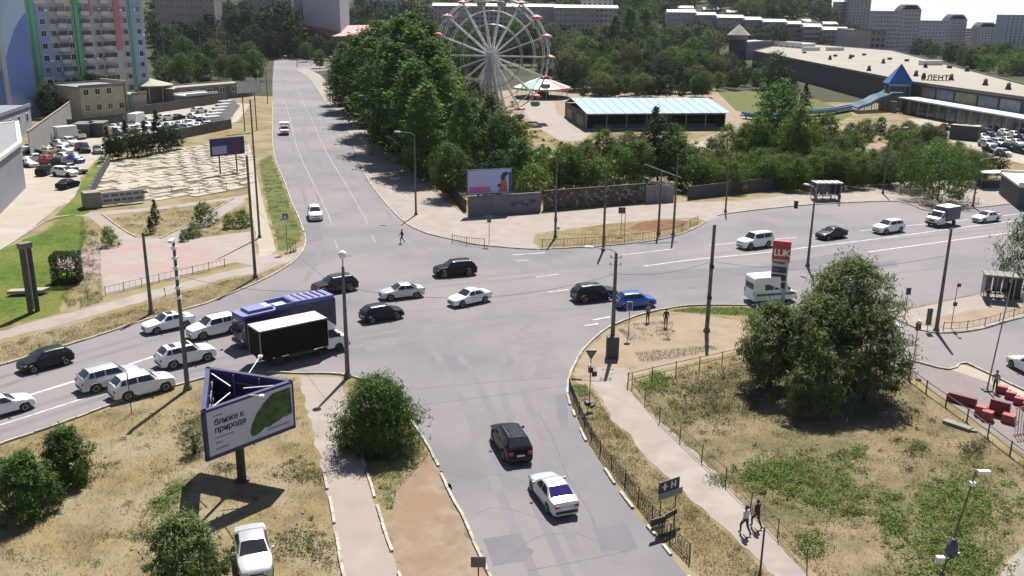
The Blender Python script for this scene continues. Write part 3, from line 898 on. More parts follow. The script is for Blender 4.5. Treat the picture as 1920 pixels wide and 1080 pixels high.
def cab(t, x0, L, W, H, hz, pm, zb=.45):
    """a short-nosed van cab whose back stands at x0"""
    prof = [(x0, zb), (x0 + L, zb), (x0 + L + .03, hz - .25), (x0 + L - .1, hz), (x0 + L * .62, hz + .16), (x0 + L * .28, H - .05), (x0 + L * .2, H), (x0, H)]
    mb = MB()
    n = len(prof)
    vs = []
    for y, k in ((-W / 2, 0), (-W / 2 + .0, 0), (W / 2, 0)):
        pass
    vs = [(x, -W / 2 * (1 if z < hz + .2 else .88), z) for x, z in prof] + [(x, W / 2 * (1 if z < hz + .2 else .88), z) for x, z in prof]
    fs = [(k, (k + 1) % n, n + (k + 1) % n, n + k) for k in range(n)] + [tuple(reversed(range(n))), tuple(range(n, 2 * n))]
    fs = [tuple(reversed(f)) for f in fs]
    c = part("cab", mb.add(vs, fs), pm, t)
    a, b = prof[4], prof[5]
    g = MB()
    for q in (.08, .93):
        pass
    def sp(u, y):
        wv = 1 + (.88 - 1) * u
        return (a[0] + (b[0] - a[0]) * u + .02, y * W / 2 * wv, a[1] + (b[1] - a[1]) * u + .015)
    g.quad(sp(.08, -.9), sp(.08, .9), sp(.93, .9), sp(.93, -.9))
    part("windscreen", g, m_glass, t)
    for s in (1, -1):
        q = [(x0 + .12, hz + .12), (x0 + L * .55, hz + .12), (x0 + L * .28, H - .14), (x0 + .12, H - .14)]
        vsd = [(x, s * (W / 2 * (1 if z < hz + .2 else .885) + .012), z) for x, z in q]
        part("side_window", MB().add(vsd, [(0, 1, 2, 3) if s < 0 else (3, 2, 1, 0)]), m_glass, t)
        part("headlamp", MB().box((x0 + L + .0, s * W * .36, hz - .28), (.10, .34, .2)), m_lamp, t)
        part("mirror", MB().box((x0 + L * .52, s * (W / 2 + .14), hz + .3), (.10, .2, .34)).bar((x0 + L * .52, s * W / 2, hz + .2), (x0 + L * .52, s * (W / 2 + .1), hz + .25), .03), m_trim, t)
    part("bumper", MB().box((x0 + L + .04, 0, zb + .08), (.14, W * .98, .24)), m_trim, t)
    part("grille", MB().box((x0 + L + .03, 0, hz - .30), (.05, W * .4, .2)), m_trim, t)
    return c

m_box_dark = M("dark_box_panel", (0.012, 0.009, 0.010), (0.009, 0.007, 0.008), .8, 0.8, spec=.08)
m_box_white = M("white_box_roof", (0.62, 0.6, 0.57), (0.55, 0.53, 0.5), .5, 0.6)
t = thing("box_truck", "box truck with black sides, white roof and white cab beside the blue bus", "truck", at(562, 668, .014), heading(562, 668, 170, -39))
part("cargo_box", MB().box((-.85, 0, 2.02), (5.9, 2.30, 2.36)), m_box_dark, t)
part("roof", MB().box((-.85, 0, 3.235), (5.84, 2.26, .06)), m_box_white, t)
part("edge_trim", MB().bar((-3.8, 1.14, 3.23), (2.1, 1.14, 3.23), .09).bar((-3.8, -1.14, 3.23), (2.1, -1.14, 3.23), .09).bar((-3.8, -1.1, 3.23), (-3.8, 1.1, 3.23), .09).bar((-3.78, -1.14, .85), (-3.78, -1.14, 3.2), .08).bar((-3.78, 1.14, .85), (-3.78, 1.14, 3.2), .08), M("trim_metal", (0.2, 0.19, 0.18), None, 2, .5), t)
part("air_deflector", MB().prism([(2.12, -.95), (3.0, -.8), (3.0, .8), (2.12, .95)], [2.2, 2.2, 2.2, 2.2], [3.1, 2.35, 2.35, 3.1]), P_white, t)
cab(t, 2.14, 1.95, 1.95, 2.2, 1.25, P_white)
part("chassis", MB().box((-.4, 0, .66), (6.4, .9, .22)), m_trim, t)
part("side_guard", MB().box((-.3, -1.05, .68), (2.2, .05, .3)), m_trim, t)
for s in (1, -1):
    part("tail_lamp", MB().box((-3.83, s * .9, .78), (.06, .3, .14)), m_tail, t)
wheels(t, (3.15, -2.2), .88, .40)

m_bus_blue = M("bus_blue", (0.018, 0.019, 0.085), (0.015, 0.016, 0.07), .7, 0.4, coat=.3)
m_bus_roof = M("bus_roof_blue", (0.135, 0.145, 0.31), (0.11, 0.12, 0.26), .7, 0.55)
t = thing("bus", "dark blue city bus with roof hatches waiting behind the box truck", "bus", at(536, 630, .014), heading(536, 630, -172, 42))
BL, BW, BH = 8.9, 2.35, 3.0
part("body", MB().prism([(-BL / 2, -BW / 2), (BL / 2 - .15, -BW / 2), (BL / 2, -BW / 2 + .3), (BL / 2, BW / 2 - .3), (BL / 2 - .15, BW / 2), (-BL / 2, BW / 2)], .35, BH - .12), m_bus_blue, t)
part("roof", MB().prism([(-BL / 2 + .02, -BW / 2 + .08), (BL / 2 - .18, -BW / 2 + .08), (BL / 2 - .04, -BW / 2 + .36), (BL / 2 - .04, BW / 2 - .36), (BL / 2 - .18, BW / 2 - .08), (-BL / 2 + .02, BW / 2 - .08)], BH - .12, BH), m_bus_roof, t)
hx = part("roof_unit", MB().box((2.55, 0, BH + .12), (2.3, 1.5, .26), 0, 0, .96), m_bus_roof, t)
part("vent_grille", MB().box((1.75, .28, BH + .262), (.55, .3, .03)).box((1.75, -.28, BH + .262), (.55, .3, .03)), m_white, hx)
part("roof_hatch", MB().box((.55, .1, BH + .06), (.85, .75, .12)), m_white, t)
rw = MB()
for y in (-.98, .98):
    rw.bar((-.3 - .2, y, BH + .15), (1.3, y, BH + .15), .08, .3)
rw.bar((-.45, -.98, BH + .15), (-.45, .98, BH + .15), .08, .3)
part("roof_surround", rw, m_bus_roof, t)
part("rear_shroud", MB().prism([(-BL / 2 + .1, -BW / 2 + .1), (-.5, -BW / 2 + .1), (-.5, BW / 2 - .1), (-BL / 2 + .1, BW / 2 - .1)], BH + .002, [BH + .2, BH + .34, BH + .34, BH + .2]), m_bus_roof, t)
for k in range(5):
    part("shroud_rib", MB().bar((-1.2 - k * .62, -.95, BH + .34 - .015 * k), (-1.2 - k * .62, .95, BH + .34 - .015 * k), .06, .08), m_bus_blue, t)
for s in (1, -1):
    for k in range(6):
        part("side_window", MB().box((-3.5 + k * 1.22, s * (BW / 2 + .004), 1.85), (1.08, .02, .95)), m_glass, t)
    part("headlamp", MB().box((BL / 2 + .0, s * .78, .8), (.06, .36, .2)), m_lamp, t)
    part("tail_lamp", MB().box((-BL / 2 - .01, s * .95, 1.1), (.05, .2, .5)), m_tail, t)
    part("mirror", MB().box((BL / 2 + .2, s * (BW / 2 + .12), 2.3), (.12, .22, .42)).bar((BL / 2 - .05, s * (BW / 2 - .1), 2.65), (BL / 2 + .2, s * (BW / 2 + .12), 2.5), .04), m_trim, t)
part("windscreen", MB().box((BL / 2 + .005, 0, 1.9), (.03, BW * .74, 1.2)), m_glass, t)
part("rear_window", MB().box((-BL / 2 - .005, 0, 2.0), (.03, BW * .7, .8)), m_glass, t)
part("bumper", MB().box((BL / 2 + .03, 0, .5), (.12, BW * .9, .3)), m_trim, t)
wheels(t, (2.9, -2.3), 1.0, .46)

def small_truck(px, py, dx, dy, label, box_m, pm, L=2.9, group=None, loc=None, rz=None, H=2.55):
    t = thing("small_truck", label, "truck", loc or at(px, py, .014), heading(px, py, dx, dy) if rz is None else rz, group)
    part("cargo_box", MB().box((-L / 2 + .35, 0, .8 + (H - .8) / 2), (L, 2.0, H - .8)), box_m, t)
    part("roof", MB().box((-L / 2 + .35, 0, H + .025), (L - .04, 1.96, .05)), m_box_white, t)
    cab(t, .42, 1.75, 1.85, 2.05, 1.18, pm, .4)
    part("chassis", MB().box((-.4, 0, .58), (L + 1, .8, .2)), m_trim, t)
    wheels(t, (1.4, -1.6), .8, .34, .2)
    return t
small_truck(1764, 422, -52, 9, "small truck with white roof and grey box body between white cars on the main road", M("grey_box_panel", (0.09, 0.085, 0.12), None, 1, .6), P_silver)
small_truck(534, 252, 1.5, 30, "small white delivery truck coming down the tree lined street", m_box_white, P_white)

def van(px, py, dx, dy, pm, label, group=None, L=5.4, W=2.0, H=2.35, detail=2, loc=None, rz=None, stripe_m=None, name="van", cat="van"):
    t = thing(name, label, cat, loc or at(px, py, .014), heading(px, py, dx, dy) if rz is None else rz, group)
    x0, x1 = -L / 2, L / 2
    prof = [(x0, .35), (x1, .35), (x1 + .02, .85), (x1 - .12, 1.05), (x1 - .75, 1.22), (x1 - 1.45, H - .1), (x1 - 1.7, H), (x0 + .12, H), (x0, H - .15)]
    n = len(prof)
    kz = lambda z: 1 if z < 1.4 else .93
    vs = [(x, -W / 2 * kz(z), z) for x, z in prof] + [(x, W / 2 * kz(z), z) for x, z in prof]
    fs = [tuple(reversed((k, (k + 1) % n, n + (k + 1) % n, n + k))) for k in range(n)] + [tuple(range(n)), tuple(reversed(range(n, 2 * n)))]
    part("body", MB().add(vs, fs), pm, t)
    a, b = prof[4], prof[5]
    part("windscreen", MB().add([(a[0] + (b[0] - a[0]) * u + .02, y * W / 2 * (1 - .07 * u), a[1] + (b[1] - a[1]) * u + .015) for u, y in ((.08, -.88), (.08, .88), (.93, .88), (.93, -.88))], [(0, 1, 2, 3)]), m_glass, t)
    part("rear_window", MB().box((x0 - .006, 0, 1.75), (.02, W * .72, .62)), m_glass, t)
    for s in (1, -1):
        k = 0
        x = x1 - 1.55
        while x - 1.0 > x0 + .1 and (detail > 1 or k < 1):
            part("side_window", MB().add([(x, s * (W / 2 * .965 + .012), 1.4), (x - .95, s * (W / 2 * .965 + .012), 1.4), (x - .95, s * (W / 2 * .94 + .012), 2.0), (x, s * (W / 2 * .94 + .012), 2.0)], [(0, 1, 2, 3) if s > 0 else (3, 2, 1, 0)]), m_glass, t)
            x -= 1.06
            k += 1
        if detail > 1:
            part("headlamp", MB().box((x1 - .02, s * W * .38, .92), (.12, .28, .18)), m_lamp, t)
            part("tail_lamp", MB().box((x0 - .01, s * W * .45, 1.1), (.05, .12, .42)), m_tail, t)
            part("mirror", MB().box((x1 - .95, s * (W / 2 + .13), 1.5), (.1, .18, .28)), m_trim, t)
            if stripe_m:
                part("side_stripe", MB().box((0, s * (W / 2 + .003), .95), (L * .9, .012, .25)), stripe_m, t)
    if detail > 1:
        part("bumper", MB().box((x1 + .03, 0, .48), (.12, W * .95, .25)), m_trim, t)
    wheels(t, (x1 - .95, x0 + 1.1), W / 2 - .14, .34, .22)
    return t
van(1443, 563, 80, -6, P_white, "white minibus with green stripe behind the big tree by the fuel price sign", L=4.7, W=2.1, H=2.7, stripe_m=M("green_stripe", (0.05, 0.2, 0.09)), name="minibus", cat="bus")

# --- parked cars: the lots on the left and before the shop
def park(rows, group, zone):
    for kind, px, py, dx, dy, pm, lab in rows:
        car(kind, px, py, dx, dy, pm, lab + " " + zone, group=group, detail=1)
Z1 = "beside the glass showroom"
G1 = "cars parked beside the showroom"
park([
    ("sedan", 62, 282, 30, -4, P_white, "white sedan at the head of the row"), ("hatch", 66, 293, 28, -3, P_dark, "dark hatchback second from the head of the row"),
    ("sedan", 70, 302, 28, -3, P_white, "white sedan beside the red hatchback"), ("hatch", 90, 305, 26, -8, P_red, "red hatchback in the middle of the row"),
    ("suv", 86, 327, 30, -12, P_black, "black crossover with yellow kerb behind it"), ("sedan", 52, 312, 22, 4, P_silver, "silver sedan by the white gatepost"),
    ("hatch", 94, 290, 26, -6, P_beige, "beige hatchback above the red one"),
    ("sedan", 118, 263, 26, 3, P_white, "white sedan in front of the white box lorry"), ("sedan", 112, 275, 26, 3, P_silver, "silver sedan below the box lorry"),
    ("suv", 133, 272, 24, 6, P_white, "white crossover beside the dark ones"), ("hatch", 120, 287, 26, 3, P_pearl, "pale hatchback in mid row"),
    ("sedan", 122, 300, 26, 3, P_white, "long white sedan in mid row"), ("suv", 118, 314, 24, 3, P_navy, "navy crossover in mid row"), ("sedan", 142, 304, 20, 4, P_blue, "blue sedan beside the white ones"),
    ("suv", 122, 330, 24, 2, P_white, "white crossover towards the road end"), ("sedan", 139, 327, 28, -3, P_silver, "silver sedan next to the last black car"),
    ("sedan", 128, 352, 34, -10, P_black, "black sedan parked last towards the lawn"), ("sedan", 150, 281, 10, 14, P_black, "black sedan standing apart in the dusty yard"),
    ("suv", 160, 285, 8, 16, P_navy, "navy crossover parked in the dusty yard"), ("hatch", 184, 287, 8, 14, P_grey, "dark grey hatchback under the first small tree"),
], G1, Z1)
Z2 = "near the yellow house"
G2 = "cars parked behind the small trees"
lot2 = [(214, 244, "sedan", P_white, "white sedan at the left end of the lot"), (222, 252, "suv", P_white, "white crossover close to the first small tree"), (232, 242, "hatch", P_silver, "silver hatchback at the left end of the lot"), (246, 238, "sedan", P_white, "white sedan left of the white lorry"), (252, 248, "suv", P_pearl, "pale crossover left of mid lot"),
        (262, 253, "sedan", P_white, "white sedan close behind the trees"), (274, 240, "hatch", P_silver, "silver hatchback right under the lorry"), (286, 234, "sedan", P_white, "white sedan right of the white lorry"), (296, 243, "suv", P_white, "white crossover in mid lot"), (314, 226, "suv", P_white, "white crossover under the low wall"),
        (318, 240, "hatch", P_white, "white hatchback in mid lot"), (334, 224, "sedan", P_dark, "dark sedan under the low wall"), (337, 238, "sedan", P_silver, "silver sedan in mid lot"), (356, 236, "hatch", P_white, "white hatchback right of mid lot"), (364, 222, "sedan", P_white, "white sedan by the arched gate"),
        (374, 212, "suv", P_white, "white crossover by the arched gate"), (378, 230, "sedan", P_navy, "navy sedan among white ones"), (372, 240, "sedan", P_white, "white sedan along the concrete fence"), (392, 238, "hatch", P_silver, "silver hatchback along the concrete fence"), (352, 246, "suv", P_silver, "silver crossover along the concrete fence")]
park([(k, x, y, rnd.uniform(8, 20), rnd.uniform(-7, 7), m, l) for x, y, k, m, l in lot2], G2, Z2)
for k in range(6):
    x, y = 404 + k * 5.2, 236 - k * 6.4
    van(x, y, 22, -2, P_white, ["nearest", "second nearest", "third", "fourth", "fifth", "farthest"][k] + " white van in the tight stack of vans by the roadside fence", "white vans in a stack", L=5.6, detail=1)
small_truck(140, 262, 30, -3, "white box lorry among the cars beside the long grey wall", m_box_white, P_white, L=4.2, H=3.0)
small_truck(264, 234, 30, -8, "white box lorry parked in front of the yellow house", m_box_white, P_white, L=4.6, H=3.0)
Z3 = "outside the supermarket"
G3 = "cars parked in front of the supermarket"
lot3 = []
cols = [("white", P_white), ("silver", P_silver), ("black", P_black), ("dark grey", P_dark), ("pale", P_pearl), ("navy", P_navy)]
spots3 = [(1796, 252), (1815, 246), (1836, 247), (1842, 262), (1852, 254), (1868, 246), (1868, 262), (1872, 274), (1884, 254), (1888, 268), (1894, 283), (1902, 258), (1906, 273), (1916, 288), (1918, 264), (1858, 286), (1850, 276), (1880, 292)]
for i, (x, y) in enumerate(spots3):
    n_, m_ = cols[(i * 5 + i // 3) % 6]
    k_ = ("sedan", "suv", "hatch")[i % 3]
    where = ("near the glazed front", "in mid rows", "towards the road")[0 if y < 256 else (1 if y < 272 else 2)]
    side_ = ("by the green container", "amid others", "far right")[0 if x < 1850 else (1 if x < 1890 else 2)]
    lot3.append((k_, x, y, 26, 6, m_, f"{n_} {dict(sedan='sedan', suv='crossover', hatch='hatchback')[k_]} {side_} {where}"))
park(lot3, G3, Z3)
car("hatch", 1776, 243, 24, 4, P_red, "single red hatchback at the left end of the supermarket car park", detail=1)
car("sedan", 545, 107, 20, 0, P_white, "white sedan crossing at the top end of the tree lined street", detail=1)
car("sedan", 620, 110, 20, 2, P_silver, "silver car parked by the red roofed pavilion", detail=1)
car("suv", 634, 108, 20, 2, P_white, "white crossover parked by the red roofed pavilion", detail=1)
# ------------------------------------------------------------------ buildings
m_roofw = M("white_roof_edge", (0.42, 0.41, 0.38), (0.33, 0.32, 0.3), .2, .8)
def block(name, label, cat, p0, p1, depth, h, wall_m, roof_m=None, floors=0, cols=0, base=0.0, group=None, win=(1.3, 1.5), win_m=None, sides=True, far=False, parapet=True, skip=None, lift=0.9, back=1):
    """a slab whose front runs from p0 to p1 (left to right seen from the camera), going back by depth"""
    p0, p1 = Vector((p0[0], p0[1], 0)), Vector((p1[0], p1[1], 0))
    d = p1 - p0
    L = d.length
    rz = math.atan2(d.y, d.x)
    t = thing(name, label, cat, (p0.x, p0.y, base), rz, group)
    part("wall", MB().box((L / 2, depth / 2, h / 2), (L, depth, h)), wall_m, t)
    rm = roof_m or m_conc_d
    part("roof", MB().box((L / 2, depth / 2, h + .15), (L + .4, depth + .4, .3)).box((L / 2, .0, h + .5), (L + .4, .3, .4)).box((L / 2, depth, h + .5), (L + .4, .3, .4)), rm, t)
    if rm is m_roofw:
        part("roof_lip", MB().prism([(-.4, -.8), (L + .4, -.8), (L + .4, 4.2), (-.4, 4.2)], h + .72, [h + .9, h + .9, h + 2.5, h + 2.5]), m_white, t)  # white wedge added, tilted to catch the sun as a bright roof band
    if floors and cols:
        wm = win_m or m_glass
        fh = h / floors
        cells = [(x, -0.02, (k + lift * .5) * fh + .2) for k in range(floors) for x in [(i + .5) * L / cols for i in range(cols)] if not (skip and skip(k, x / L))]
        if far:
            mb = MB()
            for c in cells:
                mb.box((c[0], c[1], c[2] + win[1] / 2), (win[0], .06, win[1]))
            part("window_grid", mb, wm, t, kind="stuff")
        else:
            fr = MB().box((0, 0, win[1] / 2), (win[0], .10, win[1])).mesh("window", [m_white if not far else wm])
            pn = MB().box((-win[0] * .235, -.03, win[1] / 2), (win[0] * .40, .08, win[1] * .86)).box((win[0] * .235, -.03, win[1] / 2), (win[0] * .40, .08, win[1] * .86)).mesh("pane", wm)
            for c in cells:
                w = link("window", fr, t, c)
                link("pane", pn, w)
    return t, L

# coloured tower block on the left
a, b = at(76, 214), at(284, 191)
m_tower = M("tower_render", (0.42, 0.40, 0.41), (0.37, 0.35, 0.37), .15, .9)
t, L = block("apartment_block", "tall apartment block with green, blue, orange and red painted bands", "building", a, b, 18, 46, m_tower)
fh = 3.05
bands = [(0.00, 0.055, "green_band", (0.14, 0.36, 0.22), 0, 15), (0.055, .15, "cream_band", (0.55, 0.48, 0.40), 0, 15), (.30, .325, "grey_band", (0.32, 0.34, 0.40), 0, 15), (.345, .415, "green_band", (0.14, 0.34, 0.28), 0, 15),
         (.29, .345, "orange_panel", (0.56, 0.40, 0.26), 8, 12), (.15, .29, "blue_panel", (0.24, 0.30, 0.47), 0, 5), (.72, .775, "red_band", (0.46, 0.17, 0.20), 5, 15), (.48, .52, "red_band", (0.45, 0.2, 0.25), 8, 15),
         (.85, .90, "teal_band", (0.2, 0.36, 0.38), 0, 15), (.90, .985, "blue_band", (0.26, 0.33, 0.5), 0, 11), (.055, .15, "blue_panel", (0.27, 0.32, 0.48), 3, 9)]
for i, (u0, u1, nm, c, f0, f1) in enumerate(bands):
    o = part(nm, MB().box(((u0 + u1) / 2 * L, -.10 - .006 * i, (f0 + f1) / 2 * fh), ((u1 - u0) * L, .2, (f1 - f0) * fh - .02)), M("tower_" + nm, c, tuple(v * .88 for v in c), .3, .85), t)
part("corner_pilaster", MB().box((L * .027, -.35, 22.9), (L * .03, .5, 45.8)), M("tower_green_band", (0, 0, 0)), t)
part("corner_pilaster", MB().box((L * .38, -.35, 22.9), (L * .03, .5, 45.8)), M("tower_green_band", (0, 0, 0)), t)
part("corner_pilaster", MB().box((L * .875, -.35, 22.9), (L * .022, .5, 45.8)), M("tower_teal_band", (0, 0, 0)), t)
wf = MB().box((0, 0, .8), (1.5, .14, 1.6)).mesh("window", m_white)
wp = MB().box((-.36, -.05, .8), (.62, .12, 1.4)).box((.36, -.05, .8), (.62, .12, 1.4)).mesh("pane", m_glass)
bl = MB().box((0, 0, .5), (2.6, .9, 1.05)).mesh("balcony", M("balcony_panel", (0.5, 0.47, 0.46), (0.42, 0.4, 0.41), .5, .85))
bp = MB().box((0, -.36, 1.55), (2.5, .2, 1.0)).mesh("balcony_glazing", m_glass_b)
ac = MB().box((0, -.12, 0), (.75, .35, .5)).mesh("air_conditioner", m_white)
r2 = random.Random(4)
for k in range(15):
    for u, ty in ((.10, "w"), (.185, "w"), (.25, "b"), (.275, "w"), (.32, "w"), (.375, "w"), (.45, "b"), (.555, "w"), (.625, "b"), (.69, "w"), (.81, "w"), (.94, "w")):
        z = k * fh + .95
        if ty == "w":
            w = link("window", wf, t, (u * L, -.32, z))
            link("pane", wp, w)
        else:
            w = link("balcony", bl, t, (u * L, -.5, z - .75))
            link("balcony_glazing", bp, w)
        if r2.random() < .35:
            link("air_conditioner", ac, t, (u * L + r2.choice((-1.3, 1.3)), -.42, z + r2.uniform(-.3, .9)))
# blue painted end wall on the far left
a, b = at(-70, 246), at(74, 221)
m_mural = M("mural_sky", (0.33, 0.43, 0.56), (0.37, 0.45, 0.53), .05, .85)
t, L = block("painted_block", "apartment block end wall painted pale blue with dark blue hills", "building", a, b, 22, 46, m_mural)
part("painted_hill", MB().prism([(L * .0, -.06), (L * .0, -.02), (L, -.02), (L, -.06)], 0, 0.01), m_blue_f, t)
hill = MB()
prof = [(0, 9), (.25, 11), (.45, 12), (.52, 11.5), (.60, 13), (.70, 17), (.80, 21), (.92, 24), (1.0, 25.5)]
hill.add([(u * L, -.05, z) for u, z in prof] + [(L, -.05, 5), (.7 * L, -.05, 7), (.5 * L, -.05, 4), (0, -.05, 3)], [tuple(range(len(prof) + 4))])
part("painted_hill", hill, M("mural_hill", (0.11, 0.18, 0.42), (0.13, 0.2, 0.44), .1, .85), t)
hill2 = MB().add([(0, -.03, 0), (L, -.03, 0), (L, -.03, 8), (.7 * L, -.03, 10), (.5 * L, -.03, 6), (0, -.03, 5)], [(0, 1, 2, 3, 4, 5)])
part("painted_slope", hill2, M("mural_slope", (0.22, 0.28, 0.46), None, .1, .85), t)
part("wall_pilaster", MB().box((L * .60, -.25, 19), (1.5, .5, 38)), M("mural_pilaster", (0.4, 0.41, 0.42), None, .3, .85), t)
part("cornice", MB().box((L * .5, -.2, 38), (L, .5, 1.0)), M("mural_cornice", (0.45, 0.45, 0.46), None, .3, .85), t)
# low annex
a, b = at(-60, 300), at(62, 246)
t, L = block("annex_building", "low bluish grey annex with small windows below the blue end wall", "building", a, b, 14, 5.5, M("annex_wall", (0.3, 0.31, 0.38), None, .3, .85), M("annex_roof", (0.16, 0.17, 0.215), None, .3, .85), 1, 7, win=(1.2, 1.7))
# long grey hangar wall
a, b = at(62, 300), at(138, 232)
d = (b - a).normalized()
t = thing("grey_wall", "long plain grey metal wall running back along the car park", "wall", a, math.atan2(d.y, d.x))
Lw = (b - a).length
for k in range(12):
    part("wall_panel", MB().box(((k + .5) * Lw / 12, .3, 2.6), (Lw / 12 - .05, .12 + .02 * (k % 2), 5.2)), M("metal_sheet", (0.215, 0.21, 0.2), (0.19, 0.186, 0.18), .4, .7), t)
part("coping", MB().box((Lw / 2, .3, 5.26), (Lw, .3, .12)), m_conc, t)
# glass showroom at the left edge
t = thing("showroom", "glass fronted showroom with grey panels and white roof edge at the left side", "building", (0, 0, 0))
q = [at(-160, 480), at(0, 402), at(49, 352), at(42, 300), at(-90, 330), at(-200, 400)]
poly = [(v.x, v.y) for v in q]
part("wall", MB().prism(poly, 0, 6.6), M("showroom_panel", (0.19, 0.205, 0.24), (0.17, 0.185, 0.22), .3, .5), t)
cx = sum(p[0] for p in poly) / 6
cy = sum(p[1] for p in poly) / 6
part("roof", MB().prism([(cx + (x - cx) * 1.04, cy + (y - cy) * 1.04) for x, y in poly], 6.6, 7.1), M("showroom_roof", (0.17, 0.18, 0.19), (0.15, 0.155, 0.165), .3, .6), t)
for i in range(6):
    a_, b_ = poly[i], poly[(i + 1) % 6]
    part("roof_edge", MB().bar((a_[0], a_[1], 7.0), (b_[0], b_[1], 7.0), .7, .45), M("edge_white", (0.5, 0.51, 0.52), None, 1, .5), t)
p, r_ = Vector(poly[0]), Vector(poly[1])
dv = (r_ - p)
nn = Vector((dv.y, -dv.x)).normalized()
if nn.y > 0:
    nn = -nn
for k in range(8):
    c = p + dv * ((k + .5) / 8) + nn * .05
    o = part("glazing", MB().box((0, 0, 3.0), (dv.length / 8 - .18, .08, 5.2)), m_glass_b, t, loc=(c.x, c.y, 0), rz=math.atan2(dv.y, dv.x))
    c2 = p + dv * (k / 8) + nn * .08
    part("mullion", MB().box((0, 0, 3.2), (.14, .16, 6.0)), m_white, t, loc=(c2.x, c2.y, 0), rz=math.atan2(dv.y, dv.x))
# yellow house
a, b = at(156, 224), at(240, 216)
t, L = block("yellow_house", "two storey yellow house with grey roof and small dark windows", "building", a, b, 11, 7.6, m_offwhite, M("grey_sheet_roof", (0.17, 0.16, 0.175), None, .3, .7), 2, 4, win=(1.4, 1.6), skip=lambda k, u: k == 1 and (u > .7 or (.3 < u < .4)) and u > .5)
part("gable_trim", MB().box((L + .25, 5.5, 4.4), (.4, 11.2, 8.8)), m_offwhite, t)
part("drainpipe", MB().tube((L - .3, -.15, 0), (L - .3, -.15, 7.6), .08), m_trim, t)
# round pavilion
c = at(284, 190)
t = thing("round_pavilion", "round pavilion with shallow conical roof behind the yellow house", "building", (c.x, c.y, 0))
part("wall", MB().lathe([(5.6, 0), (5.6, 4.6)], 20), M("pavilion_wall", (0.10, 0.085, 0.06), None, .4, .85), t)
part("roof", MB().lathe([(6.6, 4.6), (6.6, 4.9), (.4, 6.6)], 20), M("pavilion_roof", (0.24, 0.215, 0.15), (0.2, 0.18, 0.13), .4, .7), t)
for k in range(10):
    th = 2 * math.pi * k / 10
    part("column", MB().tube((6.1 * math.cos(th), 6.1 * math.sin(th), 0), (6.1 * math.cos(th), 6.1 * math.sin(th), 4.6), .18), m_offwhite, t)
# long white roofed sheds
a, b = at(332, 194), at(474, 180)
t, L = block("long_shed", "long low shed with pale flat roof by the street", "building", a, b, 9, 3.8, M("shed_wall", (0.14, 0.125, 0.12), None, .3, .85), m_walk_light, 1, 6, win=(2.2, 1.6))
a, b = at(352, 200), at(408, 194)
t, L = block("small_shed", "small white roofed shed in front of the long shed", "building", a, b, 5, 2.8, M("shed_wall", (0, 0, 0)), m_box_white)
a, b = at(252, 216), at(278, 212)
t, L = block("white_hut", "small white hut beside the yellow house", "building", a, b, 6, 5.0, M("hut_wall", (0.3, 0.29, 0.27), None, .3, .8), m_conc)
# concrete arches wall behind the car lot
def fence_panels(name, label, cat, px, h, mat, w=3.0, thick=.14, post=True, gap=.05, base=0, group=None, pm=None, seed=5, col=None):
    pts = resample(smooth_line([at(*p) for p in px], 4), w)
    t = thing(name, label, cat, (pts[0].x, pts[0].y, 0), 0, group)
    o = pts[0]
    rr = random.Random(seed)
    for i, (a, b) in enumerate(zip(pts, pts[1:])):
        d = b - a
        m = (a + b) / 2 - o
        part("fence_panel", MB().box((0, 0, base + h / 2), (d.length - gap * 2, thick, h)), col(i) if col else mat, t, loc=(m.x, m.y, rr.uniform(-.04, .04)), rz=math.atan2(d.y, d.x) + rr.uniform(-.01, .01))
        if post:
            part("post", MB().box((0, 0, (h + .12) / 2), (.16, .2, h + .12)), pm or mat, t, loc=(a.x - o.x, a.y - o.y, 0), rz=math.atan2(d.y, d.x))
    return t
fence_panels("lot_wall", "brown concrete wall behind the parked cars near the long shed", "wall", [(252, 218), (330, 206), (440, 190)], 2.4, M("brown_wall", (0.12, 0.095, 0.085), None, .4, .9), 4)
fence_panels("lot_fence", "grey concrete fence between the small trees and the terrace of slabs", "fence", [(200, 288), (260, 274), (330, 262), (448, 238)], 2.2, m_conc_d, 3)
fence_panels("yard_fence", "dark fence in front of the yellow house", "fence", [(128, 244), (170, 240), (215, 234), (250, 226)], 2.4, M("dark_fence", (0.06, 0.055, 0.06), None, .4, .8), 4)
for i, x in enumerate((160, 186)):
    c = at(x, 256 - i * 2)
    t = thing("garage_box", ("dark arched" if i == 0 else "dusty olive") + " metal garage at the back of the dusty yard", "garage", (c.x, c.y, 0), R(10))
    part("body", MB().box((0, 0, 1.4), (3.2, 5, 2.8)), (m_trim, M("olive_sheet", (0.09, 0.085, 0.06), None, .5, .8))[i], t)
    part("roof", MB().prism([(-1.7, -2.6), (1.7, -2.6), (1.7, 2.6), (-1.7, 2.6)], 2.8, 3.0), m_conc_d, t)
    part("door", MB().box((0, -2.52, 1.2), (2.6, .06, 2.3)), m_dark_iron, t)

